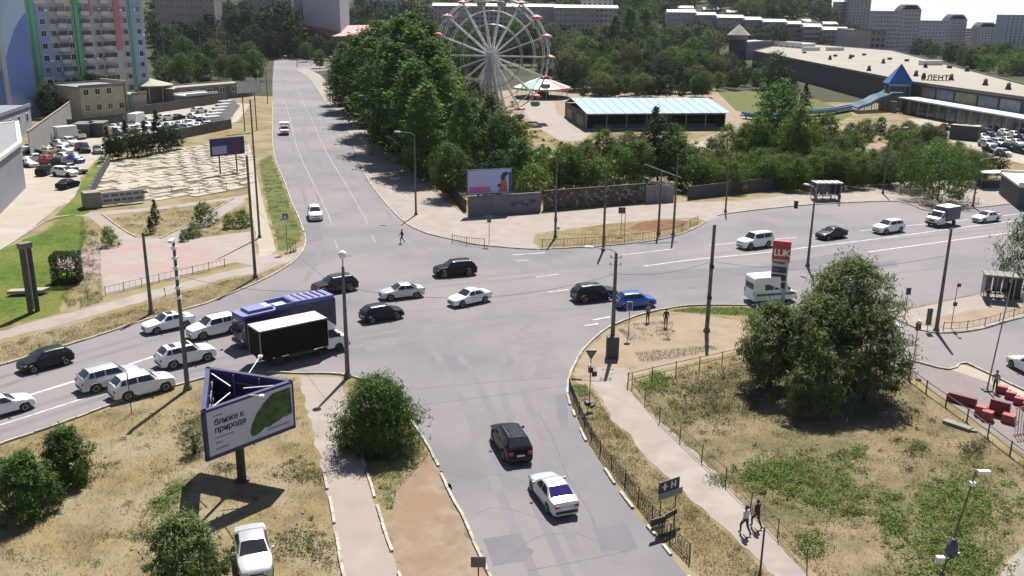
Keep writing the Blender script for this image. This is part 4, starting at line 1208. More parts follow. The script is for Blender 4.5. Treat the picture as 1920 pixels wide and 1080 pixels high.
# grey end wall at the end of the street, panel blocks behind the wheel, blocks on the rise
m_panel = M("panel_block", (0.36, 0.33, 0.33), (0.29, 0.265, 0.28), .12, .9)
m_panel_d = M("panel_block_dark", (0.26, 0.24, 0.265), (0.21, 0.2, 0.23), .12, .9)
def far_block(name, label, x0, x1, ytop0, dist, h, depth=14, floors=9, cols=10, m=None, roof=None, group=None, far=True, turn=0.0, cat="building"):
    """a block whose roofline stands at the spot x0..x1, ytop0 when seen from the camera, at the given distance"""
    def pt(x):
        dd = _F + _R * ((x - 960) / FPX) - _U * ((ytop0 - 540) / FPX)
        k = dist / dd.y
        return Vector((dd.x * k, dd.y * k, CAM_H + dd.z * k))
    a, b = pt(x0), pt(x1)
    if turn:
        b = a + Matrix.Rotation(turn, 4, 'Z') @ (b - a)
    ztop = (a.z + b.z) / 2
    g = min(tz(a.x, a.y), tz(b.x, b.y)) - 1
    hh = max(h, ztop - g)
    t, L = block(name, label, cat, a, b, depth, hh, m or m_panel, roof or m_conc_d, floors, cols, base=ztop - hh, group=group, far=far, win=(1.5, 1.5))
    return t, L
far_block("end_block", "plain grey nine storey end wall at the top of the street", 566, 636, -14, 540, 30, 30, 0, 0, M("end_wall", (0.40, 0.375, 0.41), (0.36, 0.34, 0.38), .1, .9))
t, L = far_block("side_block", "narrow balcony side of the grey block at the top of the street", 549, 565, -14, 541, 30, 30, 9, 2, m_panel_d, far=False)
far_block("brick_block", "brownish apartment block behind the trees left of the street", 288, 400, -6, 520, 24, 14, 8, 12, M("brown_block", (0.3, 0.25, 0.25), None, .1, .9), far=True)
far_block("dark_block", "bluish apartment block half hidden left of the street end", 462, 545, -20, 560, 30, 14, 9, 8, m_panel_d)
t, L = far_block("long_block", "long panel block with white roof edge right behind the ferris wheel", 812, 1040, 14, 640, 24, 14, 8, 26, m_panel, m_roofw)
far_block("long_block", "panel block with white roof edge right of the ferris wheel top", 1040, 1158, 17, 630, 24, 14, 8, 14, m_panel, m_roofw)
far_block("tower_section", "pale narrow tower section standing on the white edged roof", 1092, 1150, -12, 660, 34, 10, 11, 6, M("pale_block", (0.5, 0.47, 0.42), None, .1, .9))
G4 = "stepped white edged five storey blocks"
steps = [(1252, 1304, 25, 690), (1308, 1342, 30, 685), (1346, 1394, 35, 680), (1398, 1428, 39, 674), (1432, 1474, 43, 668), (1478, 1502, 47, 662), (1508, 1540, 52, 655), (1544, 1590, 58, 648)]
for i, (x0, x1, y, dd) in enumerate(steps):
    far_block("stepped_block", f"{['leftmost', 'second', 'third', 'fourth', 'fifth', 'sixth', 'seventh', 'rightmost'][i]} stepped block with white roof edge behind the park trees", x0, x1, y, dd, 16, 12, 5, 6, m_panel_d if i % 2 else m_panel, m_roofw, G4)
for i, (x0, x1, y) in enumerate(((1272, 1300, 17), (1320, 1348, 20), (1364, 1384, 25), (1400, 1432, 28), (1446, 1490, 34), (1500, 1520, 42), (1545, 1570, 47))):
    far_block("far_stepped_block", f"{['leftmost', 'second', 'third', 'middle', 'fifth', 'sixth', 'rightmost'][i]} block of the farther white edged row", x0, x1, y, 800, 16, 12, 5, 4, m_panel_d, m_roofw, "farther white edged blocks")
far_block("end_wall_block", "brown grey end wall of a low block behind the supermarket roof", 1602, 1634, 57, 560, 16, 30, 0, 0, M("grey_brown_wall", (0.34, 0.3, 0.28), None, .1, .9))
far_block("low_block", "dark low block beside the brown grey end wall", 1634, 1662, 60, 562, 16, 20, 5, 3, m_panel_d)
m_sky1 = M("skyline_block", (0.40, 0.37, 0.41), (0.34, 0.32, 0.37), .06, .9)
m_sky2 = M("skyline_block_pale", (0.42, 0.405, 0.44), (0.36, 0.35, 0.4), .06, .9)
def rounded(x0, x1, y, dd, label, m, fl=12, cl=6):
    t, L = far_block("skyline_block", label, x0, x1, y + 9, dd, 30, 16, fl, cl, m, m)
    z = [o for o in t.children if o.name.startswith("roof")][0]
    hh = max(v.co.z for v in z.data.vertices)
    for k, (q, e) in enumerate(((.94, 1.6), (.80, 3.2), (.6, 4.4))):
        part("roof_step", MB().box((L / 2, 8, hh + e / 2), (L * q, 14, e)), m, t)
for a_ in ((1572, 1600, 5, 880, "grey block left of the first skyline tower", m_sky1), (1640, 1692, 22, 900, "long skyline block with sloping roofline right of the first tower", m_sky2), (1722, 1782, 40, 960, "long pale skyline block between two rounded tops", m_sky2),
           (1812, 1838, 55, 990, "low skyline block left of the last rounded tops", m_sky2), (1876, 1888, 58, 930, "narrow block joined to the tall tower at the right edge", m_sky1)):
    far_block("skyline_block", a_[4], a_[0], a_[1], a_[2], a_[3], 28, 14, 10, 9, a_[5], a_[5])
rounded(1594, 1634, -8, 870, "tallest skyline tower at the left end of the open sky", m_sky1, 14)
rounded(1690, 1728, 10, 930, "first rounded top skyline block right of the tall tower", m_sky1)
rounded(1780, 1814, 28, 970, "second rounded top skyline block", m_sky1)
rounded(1836, 1870, 43, 960, "third rounded top skyline block by the right edge tower", m_sky2)
far_block("corner_tower", "tall blue grey tower with pale balconies at the right edge", 1888, 1990, 30, 860, 40, 18, 16, 12, M("corner_tower_wall", (0.38, 0.38, 0.48), None, .06, .9), far=True)

for i, (x0, x1, y, dd, lab) in enumerate(((1180, 1246, -6, 900, "hazy block at the top edge above the very tall park trees"), (1262, 1330, -4, 930, "hazy long block at the top edge above the stepped blocks"), (1392, 1436, 2, 900, "hazy block above the fourth stepped block"), (1440, 1500, 4, 940, "hazy long block left of the first skyline tower"), (690, 760, -8, 760, "grey block at the top edge behind the poplar row"), (1505, 1560, 0, 930, "pale hazy block close left of the first skyline tower"))):
    far_block("distant_block", lab, x0, x1, y, dd, 34, 14, 10, 8, m_sky2 if i % 2 else m_sky1, m_sky1)
# red roofed pavilion at the street end
a, b = at(622, 108), at(762, 100)
t, L = block("red_roof_pavilion", "pavilion with long red metal roof at the top of the street", "building", a, b, 14, 10.5, M("pavilion_red_wall", (0.13, 0.05, 0.05), None, .3, .85), m_red)
part("pitched_roof", MB().prism([(-1, -2), (L + 1, -2), (L + 1, 15), (-1, 15)], 10.82, [11.4, 11.4, 16.5, 16.5]), M("red_sheet", (0.32, 0.10, 0.09), (0.26, 0.07, 0.065), .1, .5), t)
for k in range(18):
    part("roof_rib", MB().bar((k * L / 17, -2.05, 11.46), (k * L / 17, 14.9, 16.56), .18, .12), m_red, t)
part("porch", MB().box((L * .55, -1.2, 1.5), (L * .8, 2, 3)), m_trim, t)

# supermarket with the dark side wall and wide flat roof
z8 = 8.0
A, B, C, D, E_ = at(1412, 96, z8), at(1704, 154, z8), at(2010, 197, z8), at(1985, 176, z8), at(1672, 95, z8)
E2 = at(1480, 80, z8)
foot = [(p.x, p.y) for p in (A, B, C, D, E_, E2)]
t = thing("supermarket", "supermarket hall with dark grey side wall and wide flat tan roof", "building", (B.x, B.y, 0))
loc = [(x - B.x, y - B.y) for x, y in foot]
m_shopw = M("dark_cladding", (0.038, 0.032, 0.046), (0.034, 0.029, 0.042), .2, .7)
part("wall", MB().prism(loc, -3, z8 - .25), m_shopw, t)
m_tan = M("tan_roof_felt", (0.245, 0.225, 0.185), (0.215, 0.195, 0.16), .06, .95, c3=(0.225, 0.2, 0.165), sc3=.03)
part("roof", MB().prism([(x * 1.0, y * 1.0) for x, y in loc], z8 - .24, z8), m_tan, t)
pe = MB()
for i in range(6):
    a, b = loc[i], loc[(i + 1) % 6]
    pe.bar((a[0], a[1], z8 + .2), (b[0], b[1], z8 + .2), .4, .45)
part("parapet", pe, m_conc_d, t)
for i, (x, y, k) in enumerate(((1508, 100, 0), (1556, 112, 1), (1566, 106, 0), (1594, 110, 1), (1598, 107, 0), (1620, 104, 0), (1656, 119, 1), (1668, 112, 0), (1629, 133, 1), (1717, 143, 1), (1735, 127, 1), (1783, 150, 1), (1813, 134, 1), (1780, 128, 0), (1847, 160, 1), (1890, 168, 1), (1700, 115, 0), (1520, 95, 2), (1565, 95, 2), (1745, 122, 2))):
    p = at(x, y, z8)
    mb = MB()
    if k == 1:
        mb.lathe([(.9, 0), (.55, .9), (.5, 1.3), (.7, 1.4), (.2, 1.9)], 8)
    elif k == 0:
        mb.box((0, 0, .45), (1.4, 1.2, .9))
    else:
        mb.box((0, 0, .9), (9, 2.4, 1.8))
    part("roof_vent" if k != 2 else "roof_unit", mb, (m_dark_iron, m_dark_iron, m_box_white)[k], t, loc=(p.x - B.x, p.y - B.y, z8), rz=.2)
# front: shop panels and glazed arcade
fd = Vector((C.x - B.x, C.y - B.y, 0))
rzf = math.atan2(fd.y, fd.x)
nF = Vector((fd.y, -fd.x, 0)).normalized()
if nF.y > 0:
    nF = -nF
for i, (u, w, c) in enumerate(((.16, .10, (0.12, 0.10, 0.11)), (.28, .12, (0.12, 0.14, 0.18)), (.42, .14, (0.17, 0.20, 0.07)), (.56, .12, (0.13, 0.15, 0.18)), (.69, .12, (0.17, 0.2, 0.22)), (.83, .12, (0.15, 0.14, 0.15)))):
    p = fd * u + nF * .08
    part("facade_panel", MB().box((0, 0, 5.6), (fd.length * w * .96, .14, 3.2)), M("facade_" + str(i), c, tuple(v * .7 for v in c), .5, .5), t, loc=p, rz=rzf)
q0 = at(1722, 214) - Vector((B.x, B.y, 0))
arc = MB()
part("arcade_roof", MB().box((fd.length * .58, 0, 0), (fd.length * .95, 7.0, .35)), M("arcade_roof", (0.40, 0.42, 0.45), None, .2, .5), t, loc=Vector((0, 0, 4.2)) + nF * 3.5, rz=rzf)
part("arcade_glazing", MB().box((fd.length * .58, 0, 1.9), (fd.length * .94, .12, 3.8)), m_glass_b, t, loc=nF * 5.5, rz=rzf)
for k in range(14):
    part("arcade_column", MB().box((fd.length * (.12 + k * .07), 0, 2.0), (.22, .22, 4.0)), m_steel, t, loc=nF * 6.6, rz=rzf)
part("loading_wall", MB().box((4, 0, 1.6), (9, .4, 3.2)), m_conc, t, loc=nF * 8, rz=rzf)
# roof letters
p = at(1737, 151, z8)
LETTER_AT = (p.x - B.x, p.y - B.y, z8 + .15)
SHOP = t
part("letter_frame", MB().bar((0, 0, .1), (6.4, 0, .1), .12).bar((0, .3, 1.2), (6.4, .3, 1.2), .1).lathe([(.6, .2), (.7, 1.2), (.3, 2.2)], 10, (-.9, 0, 0)), m_dark_iron, t, loc=(p.x - B.x, p.y - B.y, z8), rz=R(-12))
# round corner turret
c = at(1381, 119)
t = thing("round_turret", "round dark turret with pale conical roof at the corner of the supermarket", "tower", (c.x, c.y, 0))
hz_ = height_for(1381, 119, 66)
part("wall", MB().lathe([(4.6, -2), (4.6, hz_)], 16), m_shopw, t)
part("band", MB().lathe([(5.0, hz_ - 2), (5.0, hz_)], 16), M("turret_band", (0.17, 0.19, 0.18), None, .5, .7), t)
part("roof", MB().lathe([(6.3, hz_), (6.2, hz_ + .2), (.15, hz_ + 5.6)], 12), M("turret_roof", (0.24, 0.22, 0.185), (0.2, 0.185, 0.155), .3, .8), t)
a, b = at(1398, 112), at(1445, 108)
t, L = block("plant_house", "white plant house beside the round turret", "building", a, b, 10, 9.5, M("plant_wall", (0.26, 0.26, 0.28), None, .3, .8), m_box_white, 1, 2, win=(2, 1.2))
a, b = at(1448, 114), at(1500, 120)
t, L = block("roof_lounge", "white railed terrace hut on the supermarket roof beside the plant house", "building", a, b, 8, 10.2, m_box_white, m_box_white, 2, 5, win=(1.6, 1.4))

# pavilion with the pale blue metal roof
z0 = 4.0
P1, P2, P3, P4 = at(1100, 214, z0), at(1370, 212, z0), at(1328, 184, z0 + 1.6), at(1070, 184, z0 + 1.6)
o = Vector((P1.x, P1.y, 0))
t = thing("park_pavilion", "long cafe pavilion with pale blue metal roof and open front", "building", o)
lp = [Vector((p.x, p.y, p.z)) - o for p in (P1, P2, P3, P4)]
nsh = 15
for k in range(nsh):
    u0, u1 = k / nsh, (k + 1) / nsh
    a, b, c, d = lp[0].lerp(lp[1], u0), lp[0].lerp(lp[1], u1), lp[3].lerp(lp[2], u1), lp[3].lerp(lp[2], u0)
    mb = MB()
    up = Vector((0, 0, .08))
    mb.add([a, b, c, d, a + up, b + up, c + up, d + up], [(3, 2, 1, 0), (4, 5, 6, 7), (0, 1, 5, 4), (1, 2, 6, 5), (2, 3, 7, 6), (3, 0, 4, 7)])
    part("roof_sheet", mb, M("blue_roof_sheet", (0.21, 0.29, 0.42), (0.19, 0.265, 0.39), .3, .38, metal=.1), t)
    part("roof_seam", MB().bar(a + up * 1.3, d + up * 1.3, .09, .12), M("blue_roof_seam", (0.25, 0.32, 0.45), None, .3, .4), t)
back = MB()
bx = [lp[3], lp[2]]
dn = lambda v, z: Vector((v.x, v.y, z))
rearL, rearR = lp[3].lerp(lp[0], -.35), lp[2].lerp(lp[1], -.35)
part("rear_roof", MB().quad(lp[3], lp[2], dn(rearR, z0 - .2), dn(rearL, z0 - .2)), m_conc_d, t)
fl, fr_ = lp[0].lerp(lp[3], .12), lp[1].lerp(lp[2], .12)
fl, fr_ = fl.lerp(fr_, .015), fr_.lerp(fl, .015)
ml, mr = fl.lerp(dn(lp[3], 0), .55), fr_.lerp(dn(lp[2], 0), .55)
wl = MB()
def wallq(a, b, z0_, z1, th=.15):
    d = (b - a)
    wl.box(((a.x + b.x) / 2, (a.y + b.y) / 2, (z0_ + z1) / 2), (math.hypot(d.x, d.y), th, z1 - z0_), math.atan2(d.y, d.x))
wallq(ml, mr, 0, 4.2)
wallq(fl, dn(rearL, 0), 0, 3.9)
wallq(fr_, dn(rearR, 0), 0, 3.9)
wallq(dn(rearL, 0), dn(rearR, 0), 0, 3.6)
part("wall", wl, M("pavilion_brown", (0.075, 0.055, 0.045), (0.055, 0.042, 0.036), .4, .8), t)
part("side_panel", MB().box((0, 0, 1.5), ((fl - dn(rearL, 0)).length * .3, .1, 2.6)), m_conc, t, loc=dn(fl.lerp(dn(rearL, 0), .25), 0) + Vector((-.15, 0, 0)), rz=math.atan2(rearL.y - fl.y, rearL.x - fl.x))
part("side_panel", MB().box((0, 0, 1.5), ((fl - dn(rearL, 0)).length * .25, .1, 2.6)), m_conc, t, loc=dn(fl.lerp(dn(rearL, 0), .75), 0) + Vector((-.15, 0, 0)), rz=math.atan2(rearL.y - fl.y, rearL.x - fl.x))
part("fascia", MB().box((0, 0, 3.75), ((fr_ - fl).length, .12, .55)), m_offwhite, t, loc=dn((fl + fr_) / 2, 0), rz=math.atan2(fr_.y - fl.y, fr_.x - fl.x))
for k in range(8):
    v = fl.lerp(fr_, k / 7)
    part("post", MB().box((0, 0, 1.9), (.2, .2, 3.8)), m_offwhite, t, loc=dn(v, 0))
part("plinth", MB().box((0, -.6, .2), ((fr_ - fl).length, 1.2, .4)), m_conc, t, loc=dn((fl + fr_) / 2, 0), rz=math.atan2(fr_.y - fl.y, fr_.x - fl.x))
part("bar_counter", MB().box((0, 1.0, .55), ((fr_ - fl).length * .9, .6, 1.1)), M("counter", (0.09, 0.10, 0.12), None, .5, .6), t, loc=dn((fl + fr_) / 2, 0), rz=math.atan2(fr_.y - fl.y, fr_.x - fl.x))

# carousel
c = at(1016, 183)
t = thing("carousel", "carousel with red, green and white striped tent roof", "carousel", (c.x, c.y, 0), R(8))
cr, cz = 9.2, 3.4
cols_ = [m_white, M("carousel_green", (0.10, 0.30, 0.17), None, 1, .6), m_white, m_white, M("carousel_red", (0.40, 0.06, 0.09), None, 1, .6), M("carousel_cream", (0.5, 0.46, 0.34), None, 1, .6)]
for k in range(12):
    a0, a1 = 2 * math.pi * k / 12, 2 * math.pi * (k + 1) / 12
    mb = MB()
    v = [(0, 0, cz + 3.2), (cr * math.cos(a0), cr * math.sin(a0), cz), (cr * math.cos((a0 + a1) / 2) * .985, cr * math.sin((a0 + a1) / 2) * .985, cz - .05), (cr * math.cos(a1), cr * math.sin(a1), cz)]
    mb.add(v + [(x, y, z - .08) for x, y, z in v], [(0, 1, 2), (0, 2, 3), (4, 6, 5), (4, 7, 6), (1, 5, 6, 2), (2, 6, 7, 3)])
    part("roof_panel", mb, cols_[k % 6], t)
    part("valance", MB().quad((cr * math.cos(a0), cr * math.sin(a0), cz - .7), (cr * math.cos(a1), cr * math.sin(a1), cz - .7), (cr * math.cos(a1), cr * math.sin(a1), cz), (cr * math.cos(a0), cr * math.sin(a0), cz)), m_offwhite, t)
    part("pole", MB().tube((cr * .9 * math.cos(a0), cr * .9 * math.sin(a0), .3), (cr * .9 * math.cos(a0), cr * .9 * math.sin(a0), cz), .07), m_white, t)
part("finial", MB().lathe([(.25, 0), (.35, .4), (.05, 1.2)], 8, (0, 0, cz + 3.1)), m_red, t)
part("core", MB().lathe([(2.2, .3), (2.2, cz)], 14), M("carousel_core", (0.12, 0.06, 0.055), None, .5, .7), t)
part("platform", MB().lathe([(cr, 0), (cr, .3)], 24), m_conc_d, t)

# ferris wheel
bp_ = at(921, 224)
hubz = height_for(921, 224, 105)
RW = 14.9
m_wheel = M("wheel_white", (0.66, 0.66, 0.64), (0.55, 0.55, 0.55), .8, .5)
m_gred = M("gondola_red", (0.40, 0.085, 0.085), (0.33, 0.07, 0.07), 1, .6)
m_gtub = M("gondola_grey", (0.25, 0.25, 0.24), (0.2, 0.2, 0.2), 1, .6)
t = thing("ferris_wheel", "tall white ferris wheel with red roofed gondolas above the park trees", "ferris wheel", (bp_.x, bp_.y, 0), R(-10))
part("hub", MB().tube((0, -1.7, hubz), (0, 1.7, hubz), 1.0, 1.0, 12), m_wheel, t)
for y in (-1.3, 1.3):
    for rr_, th in ((RW * .985, .13), (RW * .90, .08), (RW * .74, .07), (RW * .52, .11)):
        pts = [(rr_ * math.cos(2 * math.pi * k / 36), y, hubz + rr_ * math.sin(2 * math.pi * k / 36)) for k in range(37)]
        part("rim_ring", MB().path(pts, th, 5), m_wheel if rr_ > 10 else m_steel, t)
    for k in range(18):
        th = 2 * math.pi * k / 18
        part("spoke", MB().tube((.8 * math.cos(th), y, hubz + .8 * math.sin(th)), (RW * math.cos(th), y * .55, hubz + RW * math.sin(th)), .19, .15, 6), m_wheel, t)
for k in range(18):
    th = 2 * math.pi * k / 18
    for q in (.3, .52, .76):
        part("cross_tie", MB().tube((RW * q * math.cos(th), -1.2, hubz + RW * q * math.sin(th)), (RW * q * math.cos(th), 1.2, hubz + RW * q * math.sin(th)), .06, .06, 5), m_wheel, t)
    x, z = RW * math.cos(th), hubz + RW * math.sin(th)
    g = part("gondola", MB().lathe([(.7, 0), (1.2, .3), (1.25, 1.1), (1.15, 1.1), (.6, .2)], 10, (0, 0, -2.7)), m_gtub, t, loc=(x, 0, z))
    part("gondola_roof", MB().lathe([(1.6, -.3), (1.3, .15), (.2, .6)], 10), m_gred, g)
    hm = MB()
    for a_ in range(4):
        hm.tube((.9 * math.cos(a_ * 1.57 + .78), .9 * math.sin(a_ * 1.57 + .78), -1.6), (.9 * math.cos(a_ * 1.57 + .78), .9 * math.sin(a_ * 1.57 + .78), -.15), .04, .04, 5)
    part("hanger", hm, m_wheel, g)
for s in (-1, 1):
    for x in (-3.4, 3.4):
        part("support_leg", MB().tube((x, s * 3.6, 0), (0, s * 1.9, hubz), .36, .24, 8), M("wheel_support", (0.42, 0.41, 0.44), (0.36, 0.35, 0.38), .6, .6), t)
    part("support_leg", MB().tube((s * .9, -3.2, 0), (0, -1.9, hubz), .42, .3, 8), M("wheel_support", (0, 0, 0)), t)
    for z in (3, 6.5, 10):
        k = 1 - z / hubz
        part("cross_brace", MB().bar((-3.4 * k, s * (1.9 + 1.7 * k), z), (3.4 * k, s * (1.9 + 1.7 * k), z), .14), m_wheel, t)
part("boarding_deck", MB().box((0, 0, .35), (12, 8, .7)), m_conc_d, t)

# water slide
c = at(1678, 206)
t = thing("water_slide", "blue water slide tower with pointed roof and long open chutes", "water slide", (c.x, c.y, 0), R(-6))
hz_ = height_for(1678, 206, 156)
m_sblue = M("slide_blue", (0.038, 0.13, 0.25), (0.03, 0.105, 0.21), .4, .5)
m_sedge = M("slide_edge", (0.15, 0.30, 0.38), (0.12, 0.25, 0.33), .5, .5)
part("roof", MB().add([(-3.6, -3.2, hz_), (3.6, -3.2, hz_), (3.6, 3.2, hz_), (-3.6, 3.2, hz_), (0.3, 0, hz_ + 5.6)], [(0, 1, 4), (1, 2, 4), (2, 3, 4), (3, 0, 4), (3, 2, 1, 0)]), M("slide_roof_blue", (0.035, 0.10, 0.30), (0.03, 0.085, 0.25), .4, .5), t)
part("canopy_edge", MB().box((-.6, -3.3, hz_ - .35), (5.6, .4, .5)), m_sedge, t)
part("deck", MB().box((0, 0, hz_ - 3.0), (6.6, 5.6, .4)), m_sblue, t)
for x in (-2.9, 2.9):
    for y in (-2.4, 2.4):
        part("tower_post", MB().tube((x, y, 0), (x, y, hz_), .2), m_steel, t)
e1 = at(1590, 206) - Vector((c.x, c.y, 0))
e1 = Matrix.Rotation(R(6), 4, 'Z') @ e1
for k in range(4):
    y = -3.0 + k * 2.3
    zt, zb_ = hz_ - 2.9, 1.0
    pts = [(-2.6 + (e1.x * 1.0 + 2.6) * u, y - 1.0 - 8.5 * u, zt + (zb_ - zt) * (u + .045 * math.sin(u * 12))) for u in [i / 14 for i in range(15)]]
    mb = MB()
    for p, q in zip(pts, pts[1:]):
        mb.bar(p, q, 1.3, .12)
    part("chute", mb, m_sblue, t)
    mb = MB()
    for s in (-.7, .7):
        for p, q in zip(pts, pts[1:]):
            mb.bar((p[0], p[1] + s, p[2] + .34), (q[0], q[1] + s, q[2] + .34), .14, .75)
    part("chute_wall", mb, m_sedge, t)
    mb = MB()
    for p in pts[2::3]:
        mb.bar((p[0], p[1], 0), (p[0], p[1], p[2]), .14)
    part("chute_strut", mb, m_steel, t)
stt = MB()
for k in range(10):
    stt.bar((3 - k * .3, 3.4, 0), (0 - k * .5, -3.0, 1 + k * .5), .12)
    stt.bar((-k * .9, -3.1, 0), (2.8, -3.1, hz_ - 3 - k * .25), .08)
part("lattice", stt, m_steel, t)
# pool channel at the foot
t = thing("pool_channel", "curved blue channel at the foot of the water slide", "channel")
pts = smooth_line([at(x, y) for x, y in ((1602, 206), (1560, 214), (1520, 218), (1480, 219), (1440, 226), (1392, 222))], 5)
for z, w, m_, nm in ((.9, 2.6, m_sblue, "trough"), (1.3, .2, m_sedge, "trough_edge")):
    for s in ((0,) if w > 1 else (-1.35, 1.35)):
        mb = MB()
        for p, q in zip(pts, pts[1:]):
            mb.bar((p.x, p.y + s, z), (q.x, q.y + s, z), w, .3 if w > 1 else .8)
        part(nm, mb, m_, t)
mb = MB()
for p in pts[::4]:
    mb.bar((p.x, p.y, 0), (p.x, p.y, .8), .3)
part("trestle", mb, m_conc, t)
# green container in the car park
c = at(1808, 262)
t = thing("container", "dark grey green container standing at the edge of the supermarket car park", "container", (c.x, c.y, 0), R(-40))
part("body", MB().box((0, 0, 1.6), (6.0, 2.4, 3.2)), M("container_green", (0.06, 0.065, 0.055), None, .5, .6), t)
part("roof", MB().box((0, 0, 3.24), (6.06, 2.46, .08)), M("container_roof", (0.2, 0.22, 0.13), None, .5, .7), t)
for k in range(14):
    part("wall_rib", MB().box((-2.8 + k * .43, -1.22, 1.6), (.16, .06, 3.0)), m_dark_iron, t)
# dark hall and canopy at the right edge
a, b = at(1906, 391), at(2080, 401)
t, L = block("dark_kiosk_hall", "dark grey hall with white roof edge at the right side behind the pavement", "building", a, b, 12, 3.2, M("hall_wall", (0.07, 0.065, 0.085), None, .4, .8), m_box_white)
c = at(1858, 352)
t = thing("canopy_stall", "white flat canopy on a dark stall behind the pavement at the right", "stall", (c.x, c.y, 0), R(8))
part("canopy", MB().prism([(-2.6, -1.2), (-1.0, -1.7), (2.6, -.6), (1.6, 1.4), (-2.2, 1.0)], 2.6, 2.75), m_white, t)
part("counter", MB().box((0, .3, .6), (3.6, 1.6, 1.2)), m_trim, t)
for x in (-1.8, 1.6):
    part("post", MB().tube((x, 0, 0), (x, 0, 2.6), .06), m_steel, t)
# ------------------------------------------------------------------ walls and fences
m_graf = M("grey_render_wall", (0.155, 0.14, 0.165), (0.13, 0.118, 0.14), .5, .9)
a, b = at(878, 407), at(1014, 397)
d = b - a
t = thing("graffiti_wall", "plain grey wall with graffiti under the pink advertising board", "wall", a, math.atan2(d.y, d.x))
L = d.length
for k in range(3):
    part("wall_panel", MB().box(((k + .5) * L / 3, .1, 1.35), (L / 3 - .04, .25, 2.7 + .03 * k)), m_graf, t)
part("coping", MB().box((L / 2, .1, 2.78), (L, .34, .1)), m_conc_d, t)
gm = MB()
r3 = random.Random(9)
for k in range(7):
    x = L * (.60 + .05 * k)
    z = 1.5 + r3.uniform(-.3, .3)
    pts = [(x + r3.uniform(-.35, .35), -.045, z + r3.uniform(-.4, .45)) for _ in range(6)]
    gm.path(pts, .035, 4)
part("graffiti", gm, m_trim, t)
a, b = at(1020, 395), at(1210, 380)
d = b - a
L = d.length
t = thing("mosaic_wall", "long park wall with brown and cream mosaic panels behind the dry island", "wall", a, math.atan2(d.y, d.x))
part("backing", MB().box((L / 2, .2, 1.45), (L, .3, 2.9)), M("mosaic_mortar", (0.075, 0.062, 0.052), None, 1, .9), t)
mos = [M("mosaic_cream", (0.25, 0.215, 0.16), None, 1, .9), M("mosaic_brown", (0.13, 0.075, 0.055), None, 1, .9), M("mosaic_rust", (0.17, 0.09, 0.07), None, 1, .9), M("mosaic_dark", (0.04, 0.035, 0.032), None, 1, .9)]
tile = MB().box((0, 0, 0), (.42, .08, .34), 0, 0, .9).mesh("mosaic_stone", mos[0])
k = 0
for i in range(int(L / .5)):
    for j in range(7):
        if k >= 290:
            break
        if r3.random() < .78:
            o = link("mosaic_stone", tile, t, (.25 + i * .5 + r3.uniform(-.08, .08), .03, .3 + j * .38 + r3.uniform(-.06, .06)))
            o.rotation_euler = (0, r3.uniform(-.5, .5), 0)
            o.scale = (r3.uniform(.6, 1.15), 1, r3.uniform(.6, 1.1))
            recolor(o, r3.choice(mos))
            k += 1
fence_panels("sheet_fence", "grey corrugated sheet fence at the right end of the mosaic wall", "fence", [(1211, 381), (1240, 379), (1268, 377)], 2.6, M("grey_sheet", (0.17, 0.165, 0.185), None, .5, .6), 1.6, .06)
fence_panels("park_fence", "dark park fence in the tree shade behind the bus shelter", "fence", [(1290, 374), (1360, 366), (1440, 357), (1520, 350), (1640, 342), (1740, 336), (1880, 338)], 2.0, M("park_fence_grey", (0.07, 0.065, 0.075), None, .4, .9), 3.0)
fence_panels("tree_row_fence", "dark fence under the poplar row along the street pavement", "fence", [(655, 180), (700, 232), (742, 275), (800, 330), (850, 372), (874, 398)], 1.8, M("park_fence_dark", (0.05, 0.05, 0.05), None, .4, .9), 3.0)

def rail_fence(name, label, px, step=2.0, h=1.0, rails=(.95, .55), m=m_dark_iron, bars=0.0, curls=False, group=None, r=.025, lean=.0, world=None):
    pts = resample(smooth_line([at(*p) for p in px], 5), step)
    o = pts[0]
    rr = random.Random(len(px) * 7)
    t = thing(name, label, "fence", (o.x, o.y, 0), 0, group)
    pm = MB().tube((0, 0, -.05), (0, 0, h + .08), r * 1.7, r * 1.5, 6).mesh("post", m)
    for i, a in enumerate(pts):
        q = link("post", pm, t, (a.x - o.x, a.y - o.y, 0))
        q.rotation_euler = (rr.uniform(-lean, lean), rr.uniform(-lean, lean), 0)
    for a, b in zip(pts, pts[1:]):
        a, b = a - o, b - o
        mb = MB()
        for z in rails:
            mb.tube((a.x, a.y, z * h), (b.x, b.y, z * h), r, r, 5)
        part("rail", mb, m, t)
        if bars:
            mb = MB()
            n = max(2, int((b - a).length / bars))
            for k in range(1, n):
                p = a.lerp(b, k / n)
                mb.tube((p.x, p.y, rails[-1] * h), (p.x, p.y, rails[0] * h), r * .55, r * .55, 4)
            if curls:
                for k in range(n - 1):
                    p, q = a.lerp(b, (k + .2) / n), a.lerp(b, (k + 1.1) / n)
                    mb.tube((p.x, p.y, rails[-1] * h), (q.x, q.y, rails[0] * h), r * .5, r * .5, 4)
                    mb.tube((q.x, q.y, rails[-1] * h), (p.x, p.y, rails[0] * h), r * .5, r * .5, 4)
            part("lattice", mb, m, t)
    return t
rail_fence("iron_fence", "black ornamental iron fence along the kerb of the near street", [(1068, 735), (1095, 800), (1128, 858), (1176, 916), (1230, 985), (1297, 1055)], 2.1, 1.0, (.95, .12), m_dark_iron, .28, True, lean=.05)
rail_fence("lot_railing", "low dark two rail fence on the upper edge of the weedy lot", [(1177, 726), (1250, 708), (1330, 690), (1400, 674)], 2.4, 1.15, (.98, .5))
rail_fence("lot_railing", "long leaning wire and pipe fence between the right footpath and the weedy lot", [(1185, 728), (1232, 786), (1296, 847), (1370, 918), (1447, 997), (1490, 1042), (1560, 1120)], 3.1, 1.15, (.9, .35), m_dark_iron, lean=.08, r=.02)
